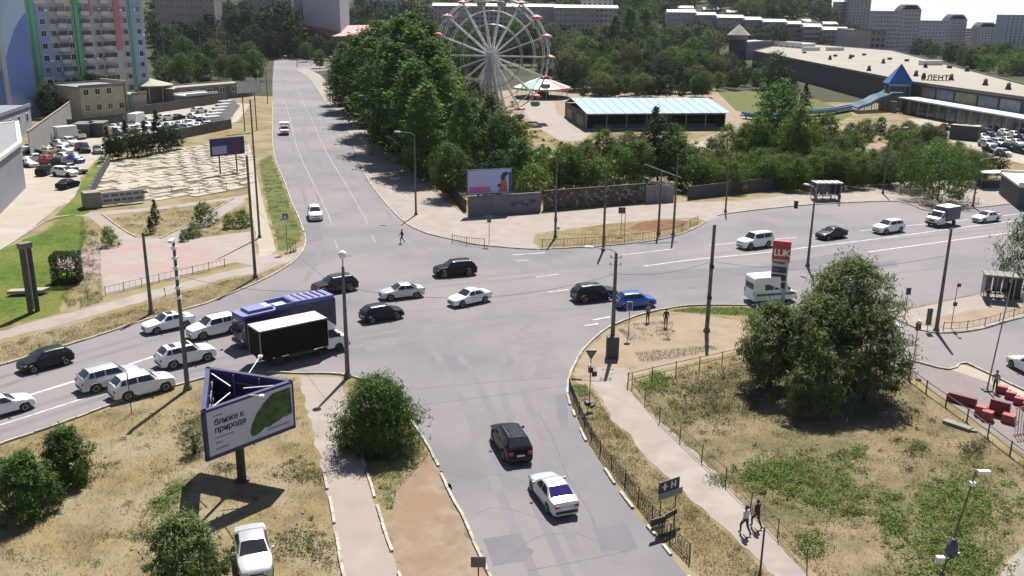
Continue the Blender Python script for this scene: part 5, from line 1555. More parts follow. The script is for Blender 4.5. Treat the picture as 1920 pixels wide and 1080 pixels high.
rail_fence("yard_railing", "rusty pipe fence between the brick yard and the weedy lot", [(1676, 690), (1737, 738), (1815, 793), (1885, 848), (1990, 925)], 2.6, 1.0, (.97, .5), M("rusty_iron", (0.055, 0.04, 0.033), (0.09, 0.075, 0.065), 1.5, .7), r=.035)
rail_fence("island_fence", "low barred fence around the dry island by the mosaic wall", [(1017, 464), (1060, 462), (1130, 458), (1200, 451), (1255, 442), (1310, 418)], 2.7, 1.0, (.95, .15), m_dark_iron, .4)
rail_fence("corner_fence", "short barred fence piece at the park corner kerb", [(848, 455), (880, 461), (936, 465)], 2.3, 1.05, (.95, .15), m_dark_iron, .3)
rail_fence("plaza_fence", "low pale fence along the lower edge of the plaza", [(198, 554), (300, 529), (380, 510), (440, 496)], 2.0, .9, (.95, .2), M("pale_iron", (0.16, 0.15, 0.14), None, 2, .6), .5)
rail_fence("stop_fence", "low fence along the kerb of the bus stop island", [(1768, 622), (1830, 617), (1920, 591), (2000, 575)], 2.4, .9, (.95, .3), m_dark_iron, .6)
rail_fence("verge_fence", "low barred fence on the pavement beyond the small truck", [(1790, 386), (1815, 385), (1836, 383)], 2.2, 1.0, (.95, .15), m_dark_iron, .35)
rail_fence("verge_fence", "barred fence piece at the far right end of the pavement", [(1896, 380), (1930, 376), (1980, 372)], 2.2, 1.0, (.95, .15), m_dark_iron, .35)
rail_fence("shade_railing", "thin grey railing in the tree shade along the street pavement", [(700, 250), (742, 288), (790, 335), (822, 366)], 3.0, .9, (.95,), M("grey_iron", (0.13, 0.13, 0.13), None, 2, .6))
rail_fence("terrace_fence", "thin post fence along the front of the slab terrace", [(272, 372), (330, 366), (400, 362), (462, 358)], 4.0, 1.4, (.9, .45), m_dark_iron, r=.02)

# ------------------------------------------------------------------ slab terrace
TP = [(205, 303), (300, 287), (450, 262), (464, 268), (468, 356), (300, 374), (178, 386), (172, 374)]
poly = outline(TP)
X0, X1 = min(p[0] for p in poly), max(p[0] for p in poly)
Y0, Y1 = min(p[1] for p in poly), max(p[1] for p in poly)
tb = bpy.data.objects.new("terrace", None)
COL.objects.link(tb)
tb["kind"] = "structure"
sheet("terrace_bed", TP, 0.012, M("terrace_earth", (0.11, 0.095, 0.06), (0.085, 0.08, 0.045), .5, .95))
slab = MB().box((0, 0, .05), (1, 1, .1)).mesh("slab", M("terrace_slab", (0.31, 0.27, 0.215), (0.26, 0.225, 0.185), .35, .9))
ang = heading(300, 330, 60, -10)
ca, sa = math.cos(ang), math.sin(ang)
cxm, cym = (X0 + X1) / 2, (Y0 + Y1) / 2
n = 0
for i in range(-16, 17):
    for j in range(-20, 21):
        sx, sy = 3.3, 2.25
        u, v = i * sx + (j % 2) * 1.2, j * sy
        x, y = cxm + u * ca - v * sa, cym + u * sa + v * ca
        if inside(poly, np.array([x]), np.array([y]))[0] and n < 295 and r3.random() < .95:
            px_ = proj((x, y, 0))[0]
            dense = 1.03 if px_ < 300 and r3.random() < .8 else .90
            o = link("slab", slab, tb, (x + r3.uniform(-.1, .1), y + r3.uniform(-.1, .1), r3.uniform(-.02, .03)), ang + r3.uniform(-.02, .02))
            o.scale = (sx * dense * r3.uniform(.84, 1.04), sy * dense * r3.uniform(.82, 1.06), 1)
            n += 1
# low dark wall on the left of the terrace and white lettered board in front
fence_panels("terrace_wall", "low dark wall along the left side of the slab terrace", "wall", [(168, 380), (184, 345), (207, 304)], 1.7, M("terrace_wall_dark", (0.05, 0.045, 0.05), None, .5, .8), 3.0, .3)
a, b = at(168, 391), at(272, 380)
d = b - a
t = thing("lettered_wall", "white lettered memorial board in front of the slab terrace", "sign", a, math.atan2(d.y, d.x))
L = d.length
part("board", MB().box((L / 2, .15, 1.15), (L, .2, 1.8)), M("white_board", (0.42, 0.40, 0.38), None, .5, .8), t)
part("end_block", MB().box((.5, .6, 1.2), (2.2, 2.2, 2.2)), m_conc, t)
def text(body, size, parent, loc, rot, mat, name="lettering", extrude=.01, align='LEFT', spacing=1.0, shear=0.0):
    cu = bpy.data.curves.new(name, 'FONT')
    cu.body = body
    cu.size = size
    cu.extrude = extrude
    cu.offset = size * 0.022
    cu.align_x = align
    cu.space_character = spacing
    cu.shear = shear
    tmp = bpy.data.objects.new("tmp", cu)
    COL.objects.link(tmp)
    me = bpy.data.meshes.new_from_object(tmp.evaluated_get(bpy.context.evaluated_depsgraph_get()))
    bpy.data.objects.remove(tmp)
    me.materials.clear()
    me.materials.append(mat)
    o = link(name, me, parent)
    o.location = loc
    o.rotation_euler = rot
    return o
text("ЛЕНТА", 2.2, SHOP, LETTER_AT, (R(90), 0, R(-12)), M("sign_dark", (0.035, 0.03, 0.015), None, 2, .6), extrude=.12, spacing=1.05)
m_ink = M("print_dark", (0.03, 0.03, 0.04), None, 2, .7)
m_inkb = M("print_grey", (0.12, 0.11, 0.13), None, 2, .7)
lg = MB()
for r_ in range(2):
    x = L * .26
    while x < L * .95:
        w_ = r3.uniform(.5, 1.2)
        lg.box((x + w_ / 2, .03, 1.55 - r_ * .7), (w_, .04, .34))
        x += w_ + .25
for z in (.7, 1.2, 1.6):
    lg.box((L * .12, .03, z), (L * .16, .04, .2))
part("worn_print", lg, m_inkb, t)

# ------------------------------------------------------------------ poles and lamps
m_lampw = M("lamp_head", (0.7, 0.7, 0.7), None, 3, .4)
def pole(name, label, px, ptop, r0=.15, r1=.09, arm=None, m=m_pole, cat="lamp post", group=None, extra=None, lean=None, h=None):
    """arm: list of (length, azimuth in degrees, rise)"""
    b = at(*px)
    hh = h or height_for(px[0], px[1], ptop)
    t = thing(name, label, cat, b, 0, group)
    top = (0, 0, hh) if lean is None else (lean[0], lean[1], hh)
    part("shaft", MB().tube((0, 0, 0), top, r0, r1, 8), m, t, 40)
    part("base_collar", MB().lathe([(r0 * 1.7, 0), (r0 * 1.5, .25), (r0 * 1.05, .4)], 8), m, t)
    for (al, az, rise) in (arm or []):
        c, s = math.cos(R(az)), math.sin(R(az))
        pts = [top, (top[0] + c * al * .25, top[1] + s * al * .25, hh + rise * .7), (top[0] + c * al, top[1] + s * al, hh + rise)]
        ar = part("arm", MB().path(pts, .04, 6), m_steel, t)
        part("lamp_head", MB().box((pts[-1][0] + c * .35, pts[-1][1] + s * .35, hh + rise - .02), (.85, .3, .16), R(az), 0, .8), m_lampw, ar)
    return t, hh
pole("lamp_post", "street lamp with single arm on the park pavement by the person crossing", (780, 403), 254, arm=[(2.0, 175, .5)])
pole("lamp_post", "lamp post in the deep tree shade on the street pavement", (697, 292), 182, arm=[(1.4, 180, .3)])
t, hh = pole("lamp_post", "dark lamp post with white globe rising behind the near bush", (652, 708), 500, .19, .11)
part("globe", MB().lathe([(.05, 0), (.26, .12), (.34, .34), (.26, .56), (.05, .66)], 10, (0, 0, hh + .6)), m_lampw, t, 60)  # plain white globe, unlit
part("finial_rod", MB().tube((0, 0, hh), (0, 0, hh + .62), .05), m_steel, t)
t, hh = pole("power_pole", "concrete pole with lamp arm and grey transformer box at the soil corner", (1147, 668), 474, .20, .12, arm=[(1.9, 168, .35)])
part("transformer_box", MB().box((0, -.25, .95), (1.0, .8, 1.9)), M("box_grey", (0.07, 0.065, 0.065), None, 1, .7), t)
for z in (hh - .4, hh - 1.0, hh * .55):
    part("insulator_bar", MB().bar((-.45, 0, z), (.45, 0, z), .07).tube((-.4, 0, z), (-.4, 0, z + .22), .05, .05, 6).tube((.4, 0, z), (.4, 0, z + .22), .05, .05, 6), m_steel, t)
t, hh = pole("bare_pole", "bare brown concrete pole without lamp on the soil corner", (1325, 622), 421, .20, .14, cat="pole")
for z in (hh * .33, hh * .62):
    part("clamp", MB().box((0, -.1, z), (.36, .4, .3)), m_trim, t)
t, hh = pole("lamp_post", "leaning topped lamp post behind the fuel price sign", (1514, 500), 356, .17, .09, arm=[(1.0, 120, .4)])
pole("lamp_post", "dark slanting lamp post on the right road behind the zebra stripes", (1755, 622), 428, .19, .11)
pole("lamp_post", "tall curved arm lamp post at the pavement beyond the bus stop", (1655, 363), 244, .15, .08, arm=[(2.2, 10, .4)])
pole("lamp_post", "curved arm lamp post at the right end of the pavement", (1824, 388), 302, .15, .08, arm=[(2.3, 10, .5)])
pole("park_pole", "plain grey pole by the dry island with small box halfway", (1131, 470), 312, .16, .11, cat="pole")
t, hh = pole("park_pole", "dark pole with small white plate at the left tip of the dry island", (1041, 446), 292, .16, .10, cat="pole")
part("plate", MB().box((.3, -.15, 1.3), (.5, .06, .4)), m_lampw, t)
part("box", MB().box((0, -.2, 2.4), (.4, .3, .6)), m_conc_d, t)
pole("park_pole", "grey pole with lamp shade at the right end of the dry island", (1262, 443), 288, .16, .10, cat="pole")
t, hh = pole("cross_arm_pole", "dark pole carrying two thin slanting beams above the dry island", (1234, 440), 322, .16, .11, cat="pole")
for z, s in ((hh, 1), (hh - 1.6, -1)):
    part("beam", MB().bar((-2.2, s * .3, z + .9), (2.6, s * .3, z - .8), .1), m_steel, t)
pole("park_pole", "thin pale pole at the pavement edge right of the sheet fence", (1360, 398), 288, .14, .09, cat="pole")
pole("verge_pole", "old dark pole with thick sleeve on the left verge beside the plaza", (284, 588), 436, .19, .13, cat="pole")
t, hh = pole("verge_lamp", "pale lamp pole with stacked clamps standing before the white sedan", (352, 730), 452, .20, .11)
for k in range(6):
    part("clamp", MB().box((0, 0, hh - .5 - k * .75), (.34, .34, .22)), m_lampw, t)
part("lamp_head", MB().box((0, -.3, hh + .1), (.3, .8, .2)), m_lampw, t)
pole("street_pole", "tall dark pole at the plaza corner beside the bright path", (479, 521), 292, .18, .12, cat="pole")
pole("street_pole", "tall thin pole on the strip between bright path and street", (487, 446), 186, .15, .09, cat="pole")
pole("street_pole", "thin dark pole by the white board farther up the street", (502, 194), 134, .12, .09, cat="pole", m=m_dark_iron)
pole("street_lamp", "slim grey street lamp at the top of the street left of the trees", (487, 92), 52, .12, .08, arm=[(1.6, 170, .4)], m=m_steel)
pole("street_lamp", "slim grey street lamp right at the top of the street", (510, 94), 54, .12, .08, arm=[(1.6, 170, .4)], m=m_steel)
for i, (x, y, tp, lab) in enumerate(((378, 118, 56, "slim lamp post among the trees right of the coloured tower"), (400, 122, 74, "slim lamp post in the middle of the trees left of the street"), (426, 118, 62, "slim lamp post near the round green tree"), (440, 124, 78, "slim lamp post over the round green tree"), (310, 130, 40, "slim lamp post right beside the coloured tower"), (583, 122, 82, "slim lamp post before the grey end block"))):
    pole("street_lamp", lab, (x, y), tp, .12, .08, arm=[(1.5, 200, .4)], m=m_steel)
pole("street_lamp", "dark pole on the traffic corner at the top of the street", (557, 125), 88, .14, .1, m=m_dark_iron)
pole("street_lamp", "dark pole with shadow on the pale street pavement", (619, 190), 145, .13, .1, m=m_dark_iron)
t, hh = pole("utility_pole", "leaning grey utility pole with white lamp and cable clutter in the weedy lot", (1764, 1082), 915, .075, .05, lean=(1.0, .2), h=6.0, cat="utility pole")
part("lamp_head", MB().box((1.4, .2, hh - .05), (.6, .24, .14)), m_lampw, t)
part("clamp", MB().box((.9, .15, hh - .7), (.25, .25, .2)), m_lampw, t)
part("cable_bundle", MB().lathe([(.1, 1.2), (.32, 1.5), (.28, 2.0), (.1, 2.3)], 7, (.3, -.1, 0)), M("cable_blue", (0.03, 0.045, 0.09), (0.06, 0.07, 0.09), 3, .6), t)
part("bracket", MB().bar((-.5, -.2, 1.0), (.7, -.1, 1.5), .07).box((-.35, -.3, 1.25), (.4, .25, .3)), m_lampw, t)
pole("footpath_lamp", "short dark lamp with white head at the bottom edge of the right footpath", (1424, 1085), 1018, .06, .05, m=m_dark_iron, h=3.0)
b = at(1850, 733)
t = thing("flagpole", "very tall thin flagpole rising beside the red barrier blocks", "flagpole", b)
part("shaft", MB().tube((0, 0, 0), (.55, 0, 9.6), .07, .04, 8), m_steel, t)
part("base_plate", MB().box((0, 0, .06), (.6, .6, .12)), m_dark_iron, t)

# ------------------------------------------------------------------ road signs
m_signw = M("sign_white", (0.62, 0.62, 0.6), None, 3, .5)
m_signb = M("sign_blue", (0.03, 0.06, 0.22), None, 3, .5)
m_signr = M("sign_red", (0.4, 0.04, 0.04), None, 3, .5)
m_signy = M("sign_lime", (0.40, 0.42, 0.10), None, 3, .5)
def sign_post(label, px, ptop, plates, h=None, r=.035, m=m_dark_iron, name="road_sign"):
    t = thing(name, label, "road sign", at(*px))
    hh = h or height_for(px[0], px[1], ptop)
    part("post", MB().tube((0, 0, 0), (0, 0, hh), r, r, 6), m, t)
    for f in plates:
        f(t, hh)
    return t
def plate_square(z, w, h, mat, inner=None, mark=None):
    def f(t, hh):
        o = part("plate", MB().box((0, -.06, hh + z), (w, .03, h)), mat, t)
        if inner:
            part("face", MB().box((0, -.085, hh + z), (w * .8, .02, h * .8)), inner, o)
        if mark:
            part("symbol", MB().add([(-w * .3, -.105, hh + z - h * .28), (w * .3, -.105, hh + z - h * .28), (0, -.105, hh + z + h * .3)], [(0, 1, 2)]), mark, o)
    return f
def plate_tri(z, w):
    def f(t, hh):
        h = w * .87
        o = part("plate", MB().add([(-w / 2, -.05, hh + z + h / 2), (w / 2, -.05, hh + z + h / 2), (0, -.05, hh + z - h / 2), (-w / 2, -.02, hh + z + h / 2), (w / 2, -.02, hh + z + h / 2), (0, -.02, hh + z - h / 2)], [(2, 1, 0), (3, 4, 5), (0, 1, 4, 3), (1, 2, 5, 4), (2, 0, 3, 5)]), m_dark_iron, t)
        k = .68
        c = hh + z + h * .165
        part("face", MB().add([(-w / 2 * k, -.062, c + (h / 3) * k), (w / 2 * k, -.062, c + (h / 3) * k), (0, -.062, c - (2 * h / 3) * k)], [(2, 1, 0)]), M("sign_grey_face", (0.16, 0.14, 0.15), None, 3, .6), o)
    return f
def blob(z, x=0, s=.3, mat=m_dark_iron):
    def f(t, hh):
        part("fitting", MB().box((x, -.1, hh + z), (s, s * .8, s * 1.3), .4), mat, t)
    return f
sign_post("give way triangle seen from behind on a post with boxes by the near street corner", (1105, 758), 662, [plate_tri(-.15, .85), blob(-1.25), blob(-1.55, .28, .3), blob(-.95, -.05, .18, m_lampw)])
part("debris", MB().box((0, 0, .12), (.6, .5, .24), .3).box((.2, -.4, .1), (.5, .2, .18), 1.1), m_dark_iron, bpy.data.objects["road_sign"])
sign_post("thin pedestrian crossing sign beside the blue car seen edge on", (1178, 632), 566, [plate_square(-.4, .5, .9, m_signw, m_signb)])
sign_post("pedestrian crossing sign with lime border on the green street verge", (539, 472), 400, [plate_square(-.35, .72, .78, m_signy, m_signb, m_signw), plate_square(-1.2, .45, .35, m_signw)])
sign_post("round grey sign with plate at the bottom edge by the street kerb", (897, 1098), 1060, [plate_square(-.1, .75, .6, m_conc_d)], h=1.5)
sign_post("double blue sign on the pavement behind the corner fence", (917, 459), 404, [plate_square(-.2, .9, .32, m_conc_d), plate_square(-.65, .5, .4, m_conc_d)])
t = sign_post("brown notice sign on two legs in the dry island", (1164, 440), 390, [plate_square(-.3, .9, .8, m_dark_iron, M("sign_brown", (0.12, 0.06, 0.05), None, 3, .6))])
part("post", MB().tube((.5, .3, 0), (.5, .3, 3.0), .035, .035, 6), m_dark_iron, t)
sign_post("white framed sign in the bus stop pavement facing the right road", (1696, 597), 540, [plate_square(-.3, .5, .75, m_signw, m_dark_iron)])
sign_post("thin post with small dark box on the bus stop island", (1783, 616), 532, [blob(-.1, .1, .25), blob(-1.9, 0, .28)])
sign_post("post with white topped sign below the zebra stripes", (1710, 692), 604, [plate_square(-.35, .45, .7, m_dark_iron, m_inkb), blob(.05, 0, .2, m_lampw)])
sign_post("tall narrow grey board at the island tip by the dark lamp post", (1738, 622), 578, [plate_square(-.8, .5, 1.6, m_conc_d)])
sign_post("thin post standing at the yard fence corner", (1702, 712), 668, [blob(-.1, 0, .1)])
for i, (x, y) in enumerate(((229, 842 - 0), (0, 0))):
    if x:
        sign_post("thin sign post seen edge on at the near verge below the white crossover", (247, 775), 700, [plate_square(-.3, .06, .7, m_conc_d)])
sign_post("crooked dark post at the left edge of the dry verge", (3, 880), 845, [blob(-.1, 0, .12)])
sign_post("thin dark post on the plaza verge beside the old pole", (310, 556), 540, [blob(-.05, 0, .1)])
# info board on two legs with white lettering
a, b = at(1236, 985), at(1264, 975)
t = thing("information_board", "tilted dark information board with white cross lettering on two legs above a fallen plate", "sign", (a.x, a.y, 0), math.atan2(b.y - a.y, b.x - a.x))
w_ = (b - a).length
for x in (0, w_):
    part("leg", MB().tube((x, 0, 0), (x, 0, 2.0), .035, .035, 6), m_dark_iron, t)
o = part("board", MB().box((w_ / 2, 0, 2.35), (1.5, .06, .75)), M("board_black", (0.035, 0.037, 0.05), None, 2, .6), t)
part("lower_plate", MB().box((w_ / 2 + .1, -.05, 1.85), (1.75, .06, .42)), M("board_grey", (0.2, 0.19, 0.2), None, 2, .6), t)
part("symbol", MB().box((w_ / 2 - .35, -.045, 2.4), (.10, .03, .46)).box((w_ / 2 - .35, -.047, 2.4), (.36, .03, .10)).box((w_ / 2 + .15, -.045, 2.4), (.08, .03, .42)).box((w_ / 2 + .42, -.045, 2.4), (.08, .03, .42)).box((w_ / 2 + .28, -.047, 2.4), (.24, .03, .08)), m_signw, o)
part("edge_strip", MB().box((w_ / 2 + .1, -.085, 1.68), (1.7, .02, .08)), m_signy, t)
c = at(1246, 1003)
t = thing("fallen_plate", "bent dark metal plate leaning over the iron fence below the information board", "plate", (c.x, c.y, 0), R(28))
part("panel", MB().box((-.5, 0, 1.0), (1.0, .06, .42)).box((.45, .1, 1.15), (1.0, .06, .34), .25), M("plate_brown", (0.045, 0.038, 0.042), None, 2, .6), t)
part("lower_panel", MB().box((-.55, -.05, .62), (.9, .05, .2)), m_conc_d, t)
part("prop", MB().bar((.7, .1, 0), (.7, .1, 1.1), .05).bar((-.2, .0, 0), (-.2, .0, .9), .05), m_dark_iron, t)

# ------------------------------------------------------------------ billboards
z_t = 6.3
VL, VR, VA = at(379, 771, z_t), at(548, 713, z_t), at(388, 688, z_t)
cc = (VL + VR + VA) / 3
t = thing("triangular_billboard", "triangular billboard on one brown post with tree poster on the dry lot", "billboard", (cc.x, cc.y, 0))
PH = 3.1
verts = [VL, VR, VA]
m_frame = M("billboard_frame", (0.022, 0.02, 0.085), (0.03, 0.028, 0.10), 1, .5)
m_paper = M("poster_paper", (0.44, 0.45, 0.52), (0.40, 0.41, 0.48), .3, .7)
for i in range(3):
    a, b = verts[i], verts[(i + 1) % 3]
    d = b - a
    L = d.length
    rz = math.atan2(d.y, d.x)
    pan = thing("tmp", "", "")
    bpy.data.objects.remove(pan)
    fr = link("frame", MB().box((L / 2, .06, z_t - .06), (L, .26, .12)).box((L / 2, .06, z_t - PH + .12), (L, .26, .24)).box((.06, .06, z_t - PH / 2), (.12, .26, PH - .36)).box((L - .06, .06, z_t - PH / 2), (.12, .26, PH - .36)).box((L / 2, .14, z_t - PH / 2), (L - .24, .04, PH - .36)).mesh("frame", m_frame), t, (a.x - cc.x, a.y - cc.y, 0), rz)
    po = part("poster", MB().box((L / 2, -.02, z_t - PH / 2 + .04), (L - .26, .10, PH - .40)), m_paper, fr)
    bk = MB()
    for k in range(4):
        bk.bar((.3 + k * (L - .6) / 3, .3, z_t - PH + .1), (.3 + k * (L - .6) / 3, .3, z_t - .1), .08)
    for z in (.6, 1.5, 2.5):
        bk.bar((.2, .3, z_t - z), (L - .2, .3, z_t - z), .07)
    part("back_frame", bk, M("frame_grey", (0.12, 0.12, 0.14), None, 2, .6), fr)
    if i == 0:
        crown = MB()
        pr = [(.475, .80), (.50, .62), (.53, .52), (.56, .40), (.60, .33), (.64, .22), (.70, .13), (.75, .06), (.96, .055), (.965, .70), (.90, .74), (.86, .72), (.80, .78), (.74, .80), (.70, .84), (.64, .82), (.58, .90), (.52, .93), (.485, .90)]
        crown.add([(u * L, -.078, z_t - .2 - v * (PH - .5)) for u, v in pr], [tuple(reversed(range(len(pr))))])
        part("printed_tree", crown, M("print_green", (0.055, 0.115, 0.025), (0.02, 0.045, 0.015), 2.2, .8, det=10), fr)
        for body, sz, u, v in (("ближе к", .52, .10, .34), ("природе", .52, .10, .52)):
            text(body, sz, fr, (u * L, -.08, z_t - .2 - v * (PH - .5)), (R(90), 0, 0), m_ink, extrude=.004, spacing=.94)
        small = MB()
        for u, v, w2 in ((.10, .12, .10), (.10, .64, .20), (.10, .76, .08), (.10, .9, .14)):
            small.box((u * L + w2 * L / 2, -.078, z_t - .2 - v * (PH - .5)), (w2 * L, .006, .06))
        part("fine_print", small, m_inkb, fr)
        part("printed_line", MB().box((L * .8, -.079, z_t - .2 - .9 * (PH - .5)), (L * .26, .006, .14)), M("print_pale", (0.25, 0.25, 0.26), None, 2, .8), fr)
bmx = MB()
for v in verts:
    bmx.bar((0, 0, z_t - PH + .2), (v.x - cc.x, v.y - cc.y, z_t - PH + .2), .22)
part("support_beam", bmx, m_trim, t)
part("post", MB().tube((0, 0, 0), (0, 0, z_t - PH + .3), .28, .26, 12), M("post_brown", (0.045, 0.028, 0.032), None, 1, .6), t)
part("post_base", MB().lathe([(.5, 0), (.45, .1), (.3, .14)], 10), M("post_brown", (0, 0, 0)), t)
la = MB()
for v in verts:
    p = Vector((v.x - cc.x, v.y - cc.y, 0))
    la.bar((p.x * .15, p.y * .15, z_t - .25), (p.x * .93, p.y * .93, z_t - .25), .06)
part("top_brace", la, m_lampw, t)
for (x0, y0, x1, y1, zz) in ((540, 640 + 73, 0, 0, 0),):
    pass
lm = MB()
mid = (VR + VA) / 2 - cc
mid2 = (VL + VR) / 2 - cc
for mpt, s in ((mid, 1), (mid2, 1)):
    nrm = Vector((mpt.x, mpt.y, 0)).normalized()
    lm.bar((mpt.x, mpt.y, z_t), (mpt.x + nrm.x * 1.6, mpt.y + nrm.y * 1.6, z_t + .5), .05)
    lm.box((mpt.x + nrm.x * 1.65, mpt.y + nrm.y * 1.65, z_t + .5), (.25, .25, .12))
part("floodlight_arm", lm, m_lampw, t)

def flat_board(name, label, pl, pr, zb, hgt, face_m, frame_m, legs=2, content=None, cat="billboard", back=.2):
    a, b = at(*pl), at(*pr)
    d = b - a
    L = d.length
    t = thing(name, label, cat, a, math.atan2(d.y, d.x))
    part("frame", MB().box((L / 2, back / 2 + .02, zb + hgt / 2), (L, back, hgt)), frame_m, t)
    f = part("poster", MB().box((L / 2, -.02, zb + hgt / 2), (L - .2, .08, hgt - .2)), face_m, t)
    for k in range(legs):
        x = L * (k + .5) / legs
        part("leg", MB().tube((x, back + .1, 0), (x, back + .1, zb + hgt * .6), .12, .12, 8), m_dark_iron, t)
    if content:
        content(t, f, L, zb, hgt)
    return t
def pink(t, f, L, zb, h):
    part("printed_band", MB().box((L * .28, -.064, zb + h * .20), (L * .48, .01, h * .24)), M("print_pink", (0.42, 0.06, 0.22), (0.36, 0.12, 0.28), 1, .7), f)
    part("printed_figure", MB().add([(L * u, -.066, zb + h * v) for u, v in ((.70, .08), (.90, .08), (.88, .45), (.86, .66), (.80, .72), (.76, .60), (.74, .40))], [tuple(range(7))]), M("print_coral", (0.40, 0.07, 0.07), None, 1, .7), f)
    part("printed_hair", MB().add([(L * u, -.069, zb + h * v) for u, v in ((.75, .55), (.80, .52), (.86, .70), (.92, .78), (.90, .88), (.80, .86), (.75, .72))], [tuple(range(7))]).add([(L * u, -.069, zb + h * v) for u, v in ((.68, .28), (.74, .26), (.76, .36), (.71, .42), (.67, .36))], [tuple(range(5))]), m_ink, f)
    tx = MB()
    for z, x1 in ((.82, .66), (.66, .5), (.56, .52), (.46, .44)):
        x = .05
        while x < x1:
            w = r3.uniform(.04, .1)
            tx.box((L * (x + w / 2), -.064, zb + h * z), (L * w * .9, .01, h * (.075 if z > .8 else .05)))
            x += w + .012
    part("worn_print", tx, M("print_white_pink", (0.5, 0.36, 0.5), None, 1, .7), f)
    part("printed_edge", MB().box((L * .955, -.064, zb + h * .45), (L * .05, .01, h * .8)), m_blue_f, f)
flat_board("pink_billboard", "pink and blue advertising board with two figures above the graffiti wall", (876, 404), (959, 399), 2.85, 3.5, M("poster_sky_blue", (0.22, 0.40, 0.62), (0.36, 0.34, 0.58), .35, .7), m_blue_f, 2, pink)
def purple(t, f, L, zb, h):
    part("printed_panel", MB().box((L * .25, -.064, zb + h * .34), (L * .42, .01, h * .46)), M("print_lilac", (0.3, 0.3, 0.5), None, 1, .7), f)
    part("printed_panel", MB().box((L * .72, -.064, zb + h * .45), (L * .2, .01, h * .7)), M("print_maroon", (0.12, 0.03, 0.08), None, 1, .7), f)
flat_board("purple_billboard", "dark purple advertising board on two legs at the edge of the slab terrace", (399, 330), (462, 322), 3.2, 3.0, M("poster_purple", (0.05, 0.035, 0.14), (0.035, 0.03, 0.10), .6, .7), m_dark_iron, 2, purple)
def worn(t, f, L, zb, h):
    part("worn_print", MB().lathe([(.1, 0), (1.3, .2), (1.0, .9), (.1, 1.2)], 8, (L * .62, .3, zb + h * .3)), m_trim, f)
flat_board("white_billboard", "small white worn board on tall thin legs by the street", (449, 248), (494, 244), 8.6, 2.6, M("poster_white", (0.62, 0.62, 0.58), None, 1, .7), m_conc, 2)
# fuel price sign
c = at(1456, 566)
t = thing("fuel_price_sign", "red topped fuel price sign with LUK letters behind the big tree", "sign", (c.x, c.y, 0), R(-24))
hz_ = height_for(1456, 566, 452)
part("cabinet", MB().box((0, 0, hz_ / 2), (1.55, .5, hz_)), M("sign_cabinet", (0.40, 0.40, 0.42), None, 1, .5), t)
part("red_cap", MB().box((0, .0, hz_ - .12), (1.62, .58, .3)).box((.82, 0, hz_ - 1.05), (.08, .58, 2.1)).box((-.79, 0, hz_ - 1.05), (.06, .58, 2.1)), m_signr, t)
part("logo_field", MB().box((0, -.27, hz_ - 1.05), (1.46, .06, 1.5)), m_signr, t)
text("LUK", .92, t, (-.68, -.31, hz_ - 1.42), (R(90), 0, 0), m_white, extrude=.02, spacing=.86)
text("ЛУКОЙЛ", .28, t, (-.66, -.27, hz_ - 2.25), (R(90), 0, 0), m_ink, extrude=.02, spacing=.95)
for k in range(3):
    f = part("price_panel", MB().box((0, -.27, hz_ - 2.85 - k * .78), (1.36, .06, .58)), M("price_navy", (0.02, 0.022, 0.07), None, 1, .5), t)
    part("worn_print", MB().box((-.3, -.305, hz_ - 2.85 - k * .78), (.5, .02, .2)), M("price_grey", (0.1, 0.1, 0.14), None, 1, .5), f)
# advertising stele on the lawn
c = at(64, 585)
t = thing("lawn_stele", "dark narrow twin leg stele on the green lawn", "stele", (c.x, c.y, 0), R(60))
hz_ = height_for(62, 585, 462)
for x in (-.35, .35):
    part("leg", MB().box((x, 0, hz_ / 2), (.22, .5, hz_)), m_dark_iron, t)
part("cap", MB().box((0, 0, hz_ + .1), (1.1, .7, .5)), m_conc_d, t)
part("rib", MB().box((0, 0, hz_ * .5), (.10, .3, hz_ * .9)), m_steel, t)
c = at(55, 552)
t = thing("stone_slab", "pale low stone slab lying on the lawn behind the stele", "slab", (c.x, c.y, 0), R(12))
part("top", MB().prism([(-1.9, -.5), (1.4, -.6), (1.9, .5), (-1.7, .4)], .25, .55), m_walk_light, t)
part("base", MB().box((0, 0, .12), (2.4, .6, .26)), m_trim, t)

# ------------------------------------------------------------------ bus shelters, red barriers
def shelter(label, px, rz, w=3.6, d=1.8, h=2.5, roof_m=m_steel):
    c = at(*px)
    t = thing("bus_shelter", label, "bus shelter", (c.x, c.y, .02), rz)
    part("roof", MB().prism([(-w / 2 - .2, -d / 2 - .3), (w / 2 + .2, -d / 2 - .3), (w / 2 + .2, d / 2 + .1), (-w / 2 - .2, d / 2 + .1)], h, h + .16), roof_m, t)
    for k in range(4):
        part("roof_rib", MB().box((-w / 2 + (k + .5) * w / 4, -.1, h + .18), (.08, d + .3, .05)), m_conc_d, t)
    for x in (-w / 2, 0, w / 2):
        for y in ((-d / 2, d / 2) if x else (d / 2,)):
            part("post", MB().box((x, y, h / 2), (.09, .09, h)), m_steel, t)
    for k in range(3):
        part("back_pane", MB().box((-w / 2 + (k + .5) * w / 3, d / 2, h * .55), (w / 3 - .12, .05, h * .7)), m_glass_b, t)
    for s in (-1, 1):
        part("side_pane", MB().box((s * w / 2, 0, h * .55), (.05, d * .8, h * .7)), M("shelter_side", (0.06, 0.06, 0.08), None, 1, .3), t)
    part("bench", MB().box((0, d / 2 - .4, .45), (w * .7, .4, .08)).box((-w * .3, d / 2 - .4, .22), (.08, .35, .44)).box((w * .3, d / 2 - .4, .22), (.08, .35, .44)), m_conc, t)
    return t
shelter("metal bus shelter with glass back on the far pavement beside a waiting person", (1547, 374), R(4), 3.8, 2.0, 2.6)
shelter("glass bus shelter with white roof on the near right pavement", (1868, 560), R(-18), 2.7, 1.6, 2.5, m_conc)
c = at(1898, 558)
